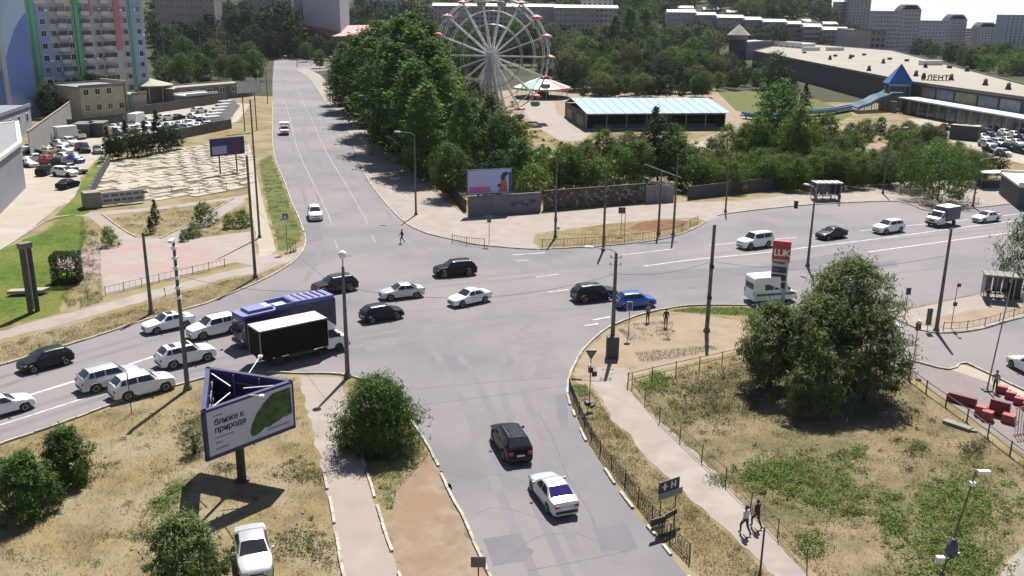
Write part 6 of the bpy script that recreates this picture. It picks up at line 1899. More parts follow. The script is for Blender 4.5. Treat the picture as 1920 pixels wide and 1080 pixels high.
t = thing("round_stand", "dark covered stand beside the right bus shelter", "stand", (c.x, c.y, 0), R(-18))
part("body", MB().box((0, 0, 1.1), (1.2, 1.0, 2.2)), m_trim, t)
part("globe", MB().lathe([(.05, -.2), (.22, 0), (.05, .2)], 8, (-.5, -.6, 1.9)), m_lampw, t)
m_redb = M("barrier_red", (0.30, 0.045, 0.045), (0.24, 0.035, 0.038), 2, .5)
m_redd = M("barrier_dark_red", (0.16, 0.02, 0.028), (0.13, 0.018, 0.024), 2, .5)
for i, (x, y) in enumerate(((1878, 737), (1894, 748), (1910, 759), (1926, 769))):
    c = at(x, y)
    t = thing("road_barrier", ["first", "second", "third", "last"][i] + " red plastic block of the short row beside the flagpole", "barrier", (c.x, c.y, .02), R(-35), "red plastic blocks in a row")
    part("body", MB().box((0, 0, .3), (.78, .5, .5), 0, 0, .86), m_redb, t)
    part("lug", MB().box((.52, 0, .25), (.14, .2, .3)), m_redd, t)
for (x, y, w, d, h, rz, lab, mm) in ((1803, 757, 2.1, .35, .6, -42, "long dark red panel lying against the yard fence", m_redd), (1838, 780, .75, .6, .7, -42, "orange red block between two dark red panels", m_redb), (1850, 788, .75, .6, .65, -42, "upright red block with rounded top by the fence", m_redb),
                                     (1872, 780, 1.4, .3, 1.1, -42, "upright dark red panel right of the flagpole base", m_redd), (1890, 792, .85, .7, .55, -42, "orange topped red block at the end of the panels", m_redb)):
    c = at(x, y)
    t = thing("red_block", lab, "barrier", (c.x, c.y, .02), R(rz))
    part("body", MB().box((0, 0, h / 2), (w, d, h), 0, 0, .93), mm, t)
    part("lid", MB().box((0, 0, h + .03), (w * .95, d * .95, .06)), m_redb if mm is m_redb else m_redd, t)
c = at(1902, 818)
t = thing("barred_gate", "red and white barred gate leaf at the right edge behind the pipe fence", "gate", (c.x, c.y, 0), R(20))
for k in range(9):
    part("bar", MB().tube((k * .25, 0, .1), (k * .25 + .1, .25, 2.0), .03, .03, 5), m_redb if k % 2 else m_signw, t)
part("frame", MB().bar((-.1, 0, .1), (2.2, 0, .1), .06).bar((0, .25, 2.0), (2.3, .25, 2.0), .06), m_redb, t)
c = at(1795, 800)
t = thing("white_slab", "white worn slab lying in the weeds beyond the pipe fence", "slab", (c.x, c.y, 0), R(-50))
part("body", MB().box((0, 0, .12), (1.9, .6, .24)), m_conc, t)
part("broken_end", MB().box((1.1, .1, .08), (.4, .4, .16), .4), m_conc, t)
# scooters parked at the verge corner
for i, (x, y) in enumerate(((541, 476), (547, 474), (553, 472))):
    c = at(x, y)
    t = thing("kick_scooter", ["left", "middle", "right"][i] + " kick scooter of three parked under the pedestrian sign", "scooter", (c.x, c.y, .02), R(60 + i * 12), "parked kick scooters")
    part("deck", MB().box((0, 0, .14), (.85, .16, .06)), m_trim, t)
    part("stem", MB().tube((.42, 0, .14), (.30, 0, 1.15), .03), m_trim, t)
    part("handlebar", MB().tube((.30, -.25, 1.15), (.30, .25, 1.15), .02), m_trim, t)
    for xw in (-.42, .45):
        part("wheel", MB().tube((xw, -.03, .1), (xw, .03, .1), .1, .1, 10), m_black, t)
# wires across the crossing
def wire(label, a, b, sag, r=.014):
    A_, B_ = Vector(a), Vector(b)
    pts = [A_.lerp(B_, k / 14) - Vector((0, 0, sag * 4 * (k / 14) * (1 - k / 14))) for k in range(15)]
    o = link("cable", MB().path(pts, r, 4).mesh("cable", m_trim))
    tag(o, label, "cable")
g = lambda x, y, z: (*at(x, y).to_2d(), z)
wire("thin cable slung from the soil corner pole to the bare brown pole", g(1147, 668, 7.2), g(1325, 622, 6.6), .5)
wire("thin cable slung from the bare brown pole to the right road pole", g(1325, 622, 6.6), g(1755, 622, 7.2), 1.0)
wire("thin cable from the soil corner pole over the crossing to the globe lamp", g(1147, 668, 7.2), g(652, 708, 7.4), 1.4)
wire("thin cable from the globe lamp to the clamped verge lamp", g(652, 708, 7.4), g(352, 730, 9.0), .7)

chain = ((1041, 446, 8.6), (1131, 470, 8.4), (1262, 443, 8.8), (1360, 398, 8.4), (1655, 363, 8.8), (1824, 388, 7.6))
for i, (p, q) in enumerate(zip(chain, chain[1:])):
    wire(["thin cable between the first two poles of the dry island", "thin cable over the middle of the dry island", "thin cable from the island end to the thin pale pole", "long thin cable above the far bus shelter", "thin cable between the two curved arm lamp posts"][i], g(*p), g(*q), .6)
wire("thin cable from the park pavement lamp up to the lamp in the tree shade", g(780, 403, 8.4), g(697, 292, 8.0), .8)
wire("thin cable from the plaza corner pole to the old verge pole", g(479, 521, 8.2), g(284, 588, 7.4), .6)
wire("thin cable from the globe lamp across to the plaza corner pole", g(652, 708, 7.2), g(479, 521, 8.6), 1.0)

# ------------------------------------------------------------------ people
SKIN = M("skin", (0.30, 0.17, 0.11), None, 3, .6)
HAIR = M("hair", (0.02, 0.014, 0.01), None, 3, .7)
def person(label, px, rz, shirt, trousers, pose="stand", h=1.74, hair=HAIR, skirt=False, bag=None):
    k = h / 1.74
    f = .28 if pose == "walk" else .04
    V = {"pelvis": (0, 0, .96), "waist": (0, 0, 1.10), "chest": (.01, 0, 1.32), "neck": (.0, 0, 1.47), "jaw": (.025, 0, 1.55), "crown": (.01, 0, 1.68),
         "hipL": (0, .09, .92), "kneeL": (f * .9, .10, .50), "ankL": (f * .75, .10, .09), "toeL": (f * .75 + .17, .115, .04),
         "hipR": (0, -.09, .92), "kneeR": (-f * .2, -.10, .50), "ankR": (-f * 1.35, -.10, .12), "toeR": (-f * 1.35 + .16, -.115, .04),
         "shL": (0, .18, 1.41), "elL": (-f * .5, .24, 1.14), "wrL": (-f * .25 + .06, .25, .91), "haL": (-f * .15 + .08, .25, .84),
         "shR": (0, -.18, 1.41), "elR": (f * .5, -.24, 1.14), "wrR": (f * 1.0 + .06, -.25, .93), "haR": (f * 1.1 + .08, -.25, .86)}
    E = [("pelvis", "waist"), ("waist", "chest"), ("chest", "neck"), ("neck", "jaw"), ("jaw", "crown")]
    for s in "LR":
        E += [("pelvis", "hip" + s), ("hip" + s, "knee" + s), ("knee" + s, "ank" + s), ("ank" + s, "toe" + s), ("chest", "sh" + s), ("sh" + s, "el" + s), ("el" + s, "wr" + s), ("wr" + s, "ha" + s)]
    rad = {"pelvis": (.15, .11), "waist": (.14, .10), "chest": (.165, .11), "neck": (.058, .058), "jaw": (.075, .085), "crown": (.085, .095), "hip": (.095, .09), "knee": (.062, .062), "ank": (.045, .045), "toe": (.04, .032), "sh": (.062, .06), "el": (.045, .045), "wr": (.032, .03), "ha": (.042, .022)}
    names = list(V)
    me = bpy.data.meshes.new("person_skeleton")
    me.from_pydata([tuple(c * k for c in V[n]) for n in names], [(names.index(a), names.index(b)) for a, b in E], [])
    o = bpy.data.objects.new("tmp", me)
    COL.objects.link(o)
    sk = o.modifiers.new("skin", 'SKIN')
    sk.use_smooth_shade = True
    sv = me.skin_vertices[0].data
    for i, n_ in enumerate(names):
        sv[i].radius = tuple(c * k * 1.13 for c in rad.get(n_, rad.get(n_[:-1], (.05, .05))))
    sv[0].use_root = True
    ss = o.modifiers.new("sub", 'SUBSURF')
    ss.levels = ss.render_levels = 1
    body = bpy.data.meshes.new_from_object(o.evaluated_get(bpy.context.evaluated_depsgraph_get()))
    bpy.data.objects.remove(o)
    body.materials.clear()
    for m in (SKIN, shirt, trousers, m_trim):
        body.materials.append(m)
    for p in body.polygons:
        z, y = p.center.z / k, abs(p.center.y) / k
        if z > 1.47 or (y > .2 and z < 1.12 and z > .7):
            mi = 0
        elif z > 1.0 or (y > .17 and z > .8):
            mi = 1
        elif z > .11:
            mi = 2
        else:
            mi = 3
        p.material_index = mi
    c = at(*px)
    t = link("person", body, None, (c.x, c.y, .022), rz)
    tag(t, label, "person")
    S = lambda pts: [tuple(q * k for q in p) for p in pts]
    part("hair", MB().lathe([(.088 * k, 1.61 * k), (.107 * k, 1.66 * k), (.10 * k, 1.72 * k), (.06 * k, 1.765 * k), (.01, 1.775 * k)], 10, (-.012, 0, 0)), hair, t, 60)
    fc = MB()
    fc.box((.105 * k, 0, 1.615 * k), (.03, .026, .045))
    for s in (-1, 1):
        fc.box((.092 * k, s * .034 * k, 1.64 * k), (.014, .024, .012), 0)
        fc.box((.0, s * .092 * k, 1.62 * k), (.04, .016, .055))
    part("face", fc, SKIN, t)
    for s, n_, w_ in ((1, "haL", "wrL"), (-1, "haR", "wrR")):
        hb = MB()
        hx, hy, hz = (q * k for q in V[n_])
        for j in range(4):
            o_ = (j - 1.5) * .019
            L_ = (.062, .074, .07, .055)[j] * k
            hb.tube((hx + o_, hy, hz - .015), (hx + o_ + .012, hy, hz - .015 - L_ * .6), .0095, .009, 5)
            hb.tube((hx + o_ + .012, hy, hz - .015 - L_ * .6), (hx + o_ + .006, hy - s * .012, hz - .015 - L_), .009, .007, 5)
        hb.tube((hx + .03, hy, hz + .01), (hx + .065, hy - s * .01, hz - .035), .011, .008, 5)
        part("fingers", hb, SKIN, t)
    if skirt:
        part("skirt", MB().lathe([(.15 * k, 1.06 * k), (.19 * k, .85 * k), (.27 * k, .5 * k)], 12), trousers, t, 60)
    if bag:
        part("strap", MB().bar((.0, -.17 * k, 1.42 * k), (.0, -.22 * k, 1.0 * k), .025), bag, t)
    return t
m_sh_white = M("shirt_white", (0.55, 0.53, 0.55), None, 3, .8)
m_sh_dark = M("shirt_black", (0.025, 0.022, 0.028), None, 3, .8)
m_sh_mar = M("shirt_maroon", (0.10, 0.03, 0.045), None, 3, .8)
m_tr_dark = M("trousers_dark", (0.025, 0.026, 0.035), None, 3, .8)
m_tr_blue = M("trousers_blue", (0.05, 0.06, 0.10), None, 3, .8)
person("person in dark clothes crossing the road by the park corner", (754, 456), R(200), m_sh_dark, m_tr_dark, "walk")
person("person in pale top and dark trousers standing on the soil beside the blue car", (1214, 604), R(-60), M("shirt_grey", (0.2, 0.2, 0.22), None, 3, .8), m_tr_dark, "stand")
person("person in maroon top standing on the soil right of another pedestrian", (1248, 613), R(-100), m_sh_mar, m_sh_mar, "stand")
person("person in white shirt and dark shorts walking on the right footpath", (1396, 1002), R(120), m_sh_white, m_tr_dark, "walk", 1.78)
person("person in black walking on the far side of the one in white", (1417, 990), R(120), m_sh_dark, m_tr_dark, "walk", 1.76)
person("person in dark coat waiting right of the far bus shelter", (1572, 384), R(-90), m_sh_dark, m_tr_dark, "stand")
person("person standing between the flagpole and the red blocks", (1864, 735), R(-120), M("shirt_pink", (0.3, 0.2, 0.22), None, 3, .8), m_tr_blue, "stand")
person("person in dark clothes standing beside the near right bus shelter", (1850, 570), R(-120), m_sh_dark, m_tr_blue, "stand")
c = at(1492, 389)
t = thing("litter_bin", "small black litter bin at the kerb left of the far bus shelter", "bin", (c.x, c.y, .02))
part("body", MB().lathe([(.28, 0), (.34, .9)], 10), m_trim, t)
part("lid", MB().lathe([(.36, .9), (.3, 1.0), (.05, 1.05)], 10), m_dark_iron, t)
# ------------------------------------------------------------------ trees and plants
m_bark = M("bark", (0.055, 0.045, 0.036), (0.04, 0.033, 0.027), 3, .9)
L_green = M_leaf("leaf_green", (0.085, 0.15, 0.028), (0.044, 0.086, 0.02))
L_bright = M_leaf("leaf_bright", (0.105, 0.175, 0.026), (0.062, 0.115, 0.022))
L_dark = M_leaf("leaf_dark", (0.04, 0.072, 0.024), (0.024, 0.046, 0.019))
L_olive = M_leaf("leaf_olive", (0.108, 0.128, 0.045), (0.068, 0.086, 0.033))
L_near = M_leaf("leaf_near", (0.085, 0.145, 0.034), (0.046, 0.088, 0.024), hue=.04)
L_grey = M_leaf("leaf_greygreen", (0.15, 0.185, 0.068), (0.075, 0.108, 0.038), hue=.04)
L_weed = M_leaf("weed_green", (0.10, 0.185, 0.028), (0.13, 0.165, 0.044), .25, .02)
L_straw = M_leaf("straw", (0.22, 0.165, 0.07), (0.15, 0.11, 0.05), .15, .02)
L_scrub = M_leaf("scrub", (0.12, 0.115, 0.05), (0.08, 0.085, 0.04), .2, .02)

def leaf_quads(rng, C, out, size, aspect, droop=0.0):
    """leaf-shaped quads at the points C, facing roughly away from the crown's middle"""
    n = len(C)
    nrm = out + rng.normal(0, .75, (n, 3)) + np.array([0, 0, .35])
    nrm /= np.linalg.norm(nrm, axis=1)[:, None] + 1e-9
    ax = rng.normal(0, 1, (n, 3)) + np.array([0, 0, -droop])
    ax -= nrm * (ax * nrm).sum(1)[:, None]
    ax /= np.linalg.norm(ax, axis=1)[:, None] + 1e-9
    bx = np.cross(nrm, ax)
    s = size * rng.uniform(.6, 1.35, n)[:, None]
    a, b = ax * s, bx * s * aspect
    V = np.empty((n, 4, 3))
    V[:, 0] = C - a
    V[:, 1] = C - b * .5 + a * .1 + nrm * s * .12
    V[:, 2] = C + a
    V[:, 3] = C + b * .5 + a * .1 + nrm * s * .12
    return V.reshape(-1, 3)

def crown_mesh(name, seed, rx, h0, h1, clumps, per, leaf, mat, shape="round", aspect=.7, droop=0.0, rc=.27, holes=.0):
    """a crown from h0 to h1 of radius rx: clumps of leaves through the volume, denser to the outside"""
    rng = np.random.default_rng(seed)
    H = h1 - h0
    cs = []
    while len(cs) < clumps:
        t = rng.uniform(0, 1)
        if shape == "poplar":
            prof = np.interp(t, [0, .12, .4, .75, 1], [.55, .85, 1, .72, .12])
        elif shape == "cone":
            prof = max(.05, 1 - t) ** .85
        elif shape == "shrub":
            prof = np.interp(t, [0, .3, .7, 1], [.95, 1, .8, .25])
        elif shape == "wide":
            prof = np.interp(t, [0, .25, .6, .85, 1], [.72, 1, .95, .65, .2])
        else:
            prof = np.interp(t, [0, .2, .5, .8, 1], [.45, .88, 1, .75, .22])
        th = rng.uniform(0, 2 * math.pi)
        lob = 1 + .20 * math.sin(3 * th + seed) + .13 * math.sin(5 * th + 2 * seed + 4 * t)
        r = rx * prof * lob * (rng.uniform(.12, 1) ** .45) * rng.uniform(.86, 1.16)
        cs.append((r * math.cos(th), r * math.sin(th), h0 + H * t * rng.uniform(.95, 1.04)))
    cs = np.array(cs)
    rcl = rx * rc * rng.uniform(.38, 1.4, clumps)
    C = np.repeat(cs, per, 0) + rng.normal(0, .5, (clumps * per, 3)) * np.repeat(rcl, per)[:, None] * np.array([1, 1, .8])
    C[:, 2] = np.maximum(C[:, 2], h0 * .6 + .05)
    mid = np.array([0, 0, h0 + H * .4])
    out = C - mid
    out /= np.linalg.norm(out, axis=1)[:, None] + 1e-9
    V = leaf_quads(rng, C, out, leaf, aspect, droop)
    F = np.arange(len(V)).reshape(-1, 4)
    return fast_mesh(name, V, F, mat)

def trunk_mesh(name, seed, h0, h1, r, rx):
    rr = random.Random(seed)
    mb = MB()
    top = h0 + (h1 - h0) * .6
    lean = (rr.uniform(-.2, .2) * rx * .3, rr.uniform(-.2, .2) * rx * .3)
    mb.tube((0, 0, -.2), (lean[0] * .4, lean[1] * .4, h0 + .1), r * 1.25, r * .85, 7)
    mb.tube((lean[0] * .4, lean[1] * .4, h0 + .1), (lean[0], lean[1], top), r * .85, r * .3, 6)
    for k in range(6):
        th = k * 1.05 + rr.uniform(-.4, .4)
        z = h0 + (h1 - h0) * rr.uniform(.0, .35)
        mb.tube((lean[0] * .5, lean[1] * .5, z), (math.cos(th) * rx * .7, math.sin(th) * rx * .7, z + (h1 - h0) * rr.uniform(.15, .35)), r * .4, r * .1, 5)
    return mb.mesh(name, m_bark, 40)

TREES = {}
def variety(key, n, rx, h0, clumps, per, leaf, mat, shape, r=.016, **kw):
    """n shapes of one kind, 1 unit = its height"""
    TREES[key] = [(crown_mesh("crown", 11 * i + len(key), rx, h0, 1.0, clumps, per, leaf, mat, shape, **kw), trunk_mesh("trunk", i, h0, 1.0, r, rx)) for i in range(n)]
variety("poplar", 4, .17, .06, 200, 26, .017, L_green, "poplar", rc=.32)
variety("round", 5, .40, .14, 190, 24, .030, L_green, "round")
variety("dark", 3, .36, .12, 170, 22, .030, L_dark, "round")
variety("bright", 3, .46, .06, 170, 26, .032, L_bright, "shrub", aspect=.6)
variety("wide", 3, .62, .10, 260, 26, .032, L_green, "wide", aspect=.45, droop=1.2)
variety("olive", 3, .55, .08, 190, 24, .034, L_olive, "wide")
variety("shrub", 4, .62, .02, 110, 24, .045, L_bright, "shrub", r=.02)
variety("conifer", 2, .27, .03, 170, 22, .022, L_dark, "cone", r=.02, rc=.2)
variety("far", 4, .46, .10, 95, 16, .046, L_dark, "round")
variety("farolive", 3, .50, .08, 95, 16, .046, L_green, "round")

def tree(key, px, py, h, label, group, wide=1.0, name="tree", cat="tree", i=None, loc=None, ground=False, yaw=None):
    v = TREES[key]
    cm, tm = v[rnd.randrange(len(v)) if i is None else i % len(v)]
    if loc is None:
        loc = at(px, py, 0, True) if ground else at(px, py)
    t = thing(name, label, cat, loc, rnd.uniform(0, 6.28) if yaw is None else yaw, group)
    t.scale = (h * wide, h * wide, h)
    link("crown", cm, t)
    link("trunk", tm, t)
    return t

LOOK = {"round": "rounded green ", "dark": "dark ", "olive": "olive toned ", "bright": "bright green ", "shrub": "low spreading ", "far": "deep green ", "farolive": "fresh green ", "poplar": "slim "}
# the poplar row along the street
GP = "poplars along the street pavement"
pop = [(655, 196, 15.5), (664, 210, 18), (676, 206, 20), (690, 232, 20.5), (704, 214, 22), (716, 256, 21), (728, 228, 24), (742, 282, 21.5), (752, 246, 24), (766, 300, 21), (772, 262, 25), (790, 322, 19), (796, 280, 24), (814, 338, 15.5), (818, 296, 21.5), (838, 306, 19), (744, 215, 24), (780, 235, 26), (812, 258, 24.5), (836, 278, 21)]
for i, (x, y, h) in enumerate(pop):
    tree("poplar", x - (14 if i < 14 else 10), y, h * .98, "tall dense poplar in the row shading the street pavement", GP, 1.5, "poplar", "tree", i)
# trees round the foot of the wheel and behind the billboard
for (k, x, y, h, w, lab) in (("poplar", 868, 352, 14.5, 1.1, "slim tall tree left of the pink billboard"), ("poplar", 884, 332, 13, 1.1, "slim tree close behind the pink billboard"), ("round", 845, 372, 8, 1, "bushy tree at the corner of the graffiti wall"),
                             ("dark", 905, 330, 11, .9, "dark tree in front of the ferris wheel legs"), ("poplar", 920, 300, 12, 1.3, "dense dark tree right under the ferris wheel"), ("round", 948, 340, 11, .95, "leafy tree right of the ferris wheel foot"), ("round", 975, 350, 7.5, 1, "tree behind the left end of the mosaic wall"),
                             ("dark", 935, 372, 7, 1, "dark tree behind the pink billboard edge"), ("round", 858, 290, 14, .9, "tall tree left of the ferris wheel legs"), ("dark", 890, 262, 12, 1, "dark tree at the left foot of the ferris wheel"), ("round", 962, 300, 7, 1, "low tree on the right of the ferris wheel foot")):
    tree(k, x, y, h, lab, None, w, i=x)
# band of trees and shrubs behind the mosaic wall
GB = "trees and shrubs behind the mosaic wall"
for (k, x, y, h, w, lab) in (("shrub", 1000, 372, 5.0, 1.0, "broad shrub over the left part of the mosaic wall"), ("shrub", 1030, 362, 5.2, 1.0, "pale green shrub behind the mosaic wall"), ("round", 1062, 360, 7.2, 1.0, "leafy tree rising over the mosaic wall near its left third"), ("olive", 1090, 352, 6.6, .9, "olive tree over the middle of the mosaic wall"),
                             ("shrub", 1120, 362, 5.4, 1.0, "bright shrub over the middle of the mosaic wall"), ("bright", 1160, 356, 6.6, .9, "bright green tree right behind the grey pole"), ("round", 1196, 352, 7.4, 1.0, "dense tree over the right part of the mosaic wall"), ("dark", 1232, 342, 10.5, .9, "tall dark tree in front of the cafe pavilion"),
                             ("conifer", 1224, 320, 11, 1.0, "dark spruce standing before the cafe pavilion"), ("round", 1268, 352, 8, .9, "tree behind the grey sheet fence"), ("shrub", 1300, 358, 5.5, 1.0, "shrub right of the grey sheet fence"), ("round", 1130, 316, 6.8, .9, "tree in front of the left end of the cafe pavilion"),
                             ("olive", 1178, 318, 6.6, .9, "low tree before the middle of the cafe pavilion"), ("shrub", 1060, 322, 4.6, 1, "shrub on the park ground left of the cafe pavilion"), ("shrub", 1012, 318, 4, 1, "low shrub beside the pale park path"), ("round", 1262, 304, 7.0, .8, "tree before the right part of the cafe pavilion"), ("bright", 1096, 330, 6, .9, "bright bush at the end of the red yard")):
    tree(k, x, y, h, lab, GB, w, name="shrub" if k == "shrub" else "tree", cat="shrub" if k == "shrub" else "tree", i=x)
# bright hedge-like mass right of it
GS = "dense bright shrubs between park fence and meadow"
xx = 1322
j = 0
while xx < 1660:
    for y, h in ((362 - (xx - 1322) * .05, 4.6), (342 - (xx - 1322) * .05, 4.4), (322 - (xx - 1322) * .04, 3.4)):
        if 1380 < xx < 1360 or (y < 322 and 1600 < xx < 1680):
            continue
        k_ = ("bright", "shrub", "olive")[j % 3] if j % 5 else "round"
        tree(k_, xx + rnd.uniform(-8, 8), y + rnd.uniform(-5, 5), h * rnd.uniform(.8, 1.15), LOOK[k_] + "dense shrub in the thicket behind the park fence", GS, 1.0, "shrub", "shrub", j)
        j += 1
    xx += 24
for (k, x, y, h, w, lab) in (("round", 1452, 286, 13.5, .9, "tall green tree before the water slide pool"), ("bright", 1494, 312, 10.5, .9, "pale yellow green willow before the water slide"), ("bright", 1478, 306, 8, 1, "small pale willow beside the yellow green one"), ("round", 1548, 278, 7.2, .9, "dense tree before the slide chutes"), ("dark", 1592, 272, 4.6, .9, "dark tree at the foot of the slide chutes"),
                             ("conifer", 1508, 208, 8, 1.1, "dark spruce on the park meadow"), ("dark", 1448, 196, 15, .9, "tall dark tree before the supermarket side wall"), ("dark", 1482, 196, 8, .8, "small dark tree right of the tall dark one"), ("round", 1420, 300, 8, .9, "bushy tree left of the pool channel trees"), ("round", 1395, 288, 6, .9, "small tree beside the pale park slab"),
                             ("olive", 1620, 264, 4.6, 1, "olive tree under the slide tower"), ("dark", 1650, 252, 4, 1, "dark bush at the slide tower foot"), ("olive", 1700, 268, 4.6, 1, "olive tree left of the dark container"), ("olive", 1736, 270, 4.4, 1, "olive tree in front of the glazed arcade"), ("dark", 1770, 268, 3.6, 1, "dark tree beside the red hatchback"),
                             ("wide", 1758, 376, 8.4, 1.0, "big drooping tree hanging over the pavement by the small truck"), ("wide", 1705, 356, 6.4, 1.0, "big drooping tree behind the curved lamp post"), ("wide", 1815, 345, 5.6, .9, "drooping tree behind the last lamp post"), ("dark", 1868, 335, 5, .9, "dark drooping tree before the dark hall"), ("olive", 1660, 345, 5.0, .9, "olive tree behind the pavement lamp"), ("round", 1790, 312, 3.6, 1, "tree at the edge of the supermarket car park"),
                             ("round", 1636, 336, 4.5, .9, "tree right above the park fence by the dry clearing"), ("wide", 1918, 545, 8.0, .55, "grey green tree cut by the right edge behind the bus shelter"), ("olive", 1842, 322, 3.4, 1, "olive tree below the parked cars")):
    tree(k, x, y, h, lab, None, w, i=x)
GM = "shrubs on the park ground between cafe pavilion and supermarket"
for x0, x1, y, h, st in ((1385, 1680, 300, 4.2, 20), (1370, 1720, 284, 4.4, 21), (1400, 1780, 268, 3.2, 23), (1290, 1360, 302, 3.0, 22), (1680, 1800, 300, 3.6, 20), (1690, 1850, 322, 3.6, 22)):
    x = x0
    while x < x1:
        if not (1604 < x < 1664 and 262 < y < 303):
            k_ = rnd.choice(("shrub", "bright", "olive", "round"))
            tree(k_, x + rnd.uniform(-8, 8), y + rnd.uniform(-4, 4), h * rnd.uniform(.7, 1.3), LOOK[k_] + "leafy shrub scattered over the park ground below the supermarket", GM, 1.0, "shrub", "shrub")
        x += st * rnd.uniform(.8, 1.2)
for x0, x1, y, h, st in ((1345, 1425, 166, 7, 17), (1340, 1400, 150, 8.5, 17), (1335, 1375, 136, 9, 17), (1400, 1440, 150, 6, 17)):
    x = x0
    while x < x1:
        tree(rnd.choice(("round", "dark", "olive")), x + rnd.uniform(-6, 6), y + rnd.uniform(-4, 4), h * rnd.uniform(.8, 1.2), "leafy tree between the park meadow and the round turret", "trees between the park meadow and the turret", 1.0, name="park_tree")
        x += st * rnd.uniform(.8, 1.2)
# park wood behind the pavilion
GW = "trees of the wooded park behind the cafe pavilion"
rows = [(1090, 1330, 181, 6.5, 17), (1062, 1400, 172, 9.5, 18), (1046, 1345, 152, 11, 20), (1040, 1340, 132, 12.5, 22), (1036, 1335, 116, 13.5, 24), (1036, 1335, 102, 14.5, 26), (1030, 1335, 88, 12, 26)]
for x0, x1, y, h, st in rows:
    x = x0
    while x < x1:
        if not (1330 < x < 1430 and y > 150):
            k_ = rnd.choice(("round", "dark", "round", "olive", "dark"))
            tree(k_, x + rnd.uniform(-7, 7), y + rnd.uniform(-5, 5), h * rnd.uniform(.75, 1.25), LOOK[k_] + "leafy tree in the park wood behind the cafe pavilion", GW, rnd.uniform(.85, 1.1), name="park_tree", ground=True)
        x += st * rnd.uniform(.8, 1.2)
tree("bright", 1078, 168, 9, "pale leafy tree between carousel and cafe pavilion", None, .8)
tree("poplar", 1178, 112, 27, "very tall dark tree standing over the park wood at the white edged roofs", None, 1.5, ground=True)
tree("poplar", 1206, 108, 27, "second very tall dark tree over the park wood", None, 1.5, ground=True)
tree("poplar", 1152, 104, 23, "third tall dark tree over the park wood", None, 1.4, ground=True)
# behind the wheel and the poplars
GF = "trees behind the ferris wheel and poplar row"
for x0, x1, y, h, st in ((640, 1040, 150, 12, 24), (690, 1050, 128, 14, 26), (760, 1050, 108, 15, 26), (780, 1060, 92, 15, 28)):
    x = x0
    while x < x1:
        if not (900 < x < 1010 and y > 140):
            k_ = rnd.choice(("round", "dark", "dark"))
            tree(k_, x + rnd.uniform(-8, 8), y + rnd.uniform(-4, 4), h * rnd.uniform(.75, 1.2), LOOK[k_] + "leafy tree behind the ferris wheel and poplars", GF, rnd.uniform(.85, 1.1), name="park_tree", ground=True)
        x += st * rnd.uniform(.8, 1.25)
# dark tall trees across the top of the street
GT = "tall dark trees at the top of the street"
for (x0, x1, y, h, st) in ((300, 512, 112, 17, 22), (395, 552, 106, 24, 18), (440, 516, 110, 11, 15), (562, 640, 112, 11, 15), (500, 580, 105, 14, 13), (440, 640, 103, 16, 18), (300, 470, 138, 10, 26), (570, 640, 108, 12, 18), (302, 560, 86, 19, 22), (300, 560, 76, 24, 24), (410, 556, 68, 30, 22), (640, 830, 92, 20, 22), (640, 830, 80, 26, 24)):
    x = x0
    while x < x1:
        tree("far" if x % 3 else "dark", x + rnd.uniform(-6, 6), y + rnd.uniform(-3, 3), h * rnd.uniform(.75, 1.2), "tall dark tree massed at the top of the street", GT, rnd.uniform(.7, .95), name="avenue_tree", ground=True)
        x += st * rnd.uniform(.8, 1.25)
for (k, x, y, h, w, lab) in (("round", 575, 116, 9, 1.1, "round tree on the corner at the top of the street"), ("round", 600, 128, 8, 1, "round tree beside the red roofed pavilion"), ("dark", 632, 150, 9, 1, "dark tree at the upper end of the poplar row"), ("round", 645, 176, 10, 1, "tree at the head of the poplar row"),
                             ("round", 480, 152, 11, 1.0, "round green tree left of the upper street"), ("round", 448, 158, 10, 1.0, "round tree behind the white worn board"), ("olive", 425, 150, 9, 1, "olive tree behind the long shed"), ("round", 380, 162, 11, 1.0, "green tree behind the long shed end"), ("round", 345, 165, 11, 1.0, "green tree right of the coloured tower"), ("round", 312, 164, 10, 1, "green tree at the foot of the coloured tower"),
                             ("olive", 405, 128, 12, 1, "olive tree behind other trees left of the street"), ("round", 350, 128, 13, 1, "tall green tree right of the coloured tower"), ("round", 470, 126, 11, 1, "green tree left of the street lamps"),
                             ("olive", 232, 188, 9.5, 1.1, "bright tree in front of the coloured tower behind the yellow house"), ("olive", 205, 192, 9.5, 1.1, "bright tree before the tower above the yellow house roof"), ("round", 180, 205, 9, 1.1, "green tree before the tower left of the yellow house"), ("dark", 150, 212, 9, 1.1, "dark tree before the tower beside the yellow house"), ("dark", 118, 216, 8.5, 1.1, "dark tree left of the yellow house"), ("dark", 94, 222, 8, 1.1, "dark tree between blue end wall and tower"), ("round", 262, 182, 8, 1, "tree behind the round pavilion")):
    tree(k, x, y, h, lab, None, w, i=x)
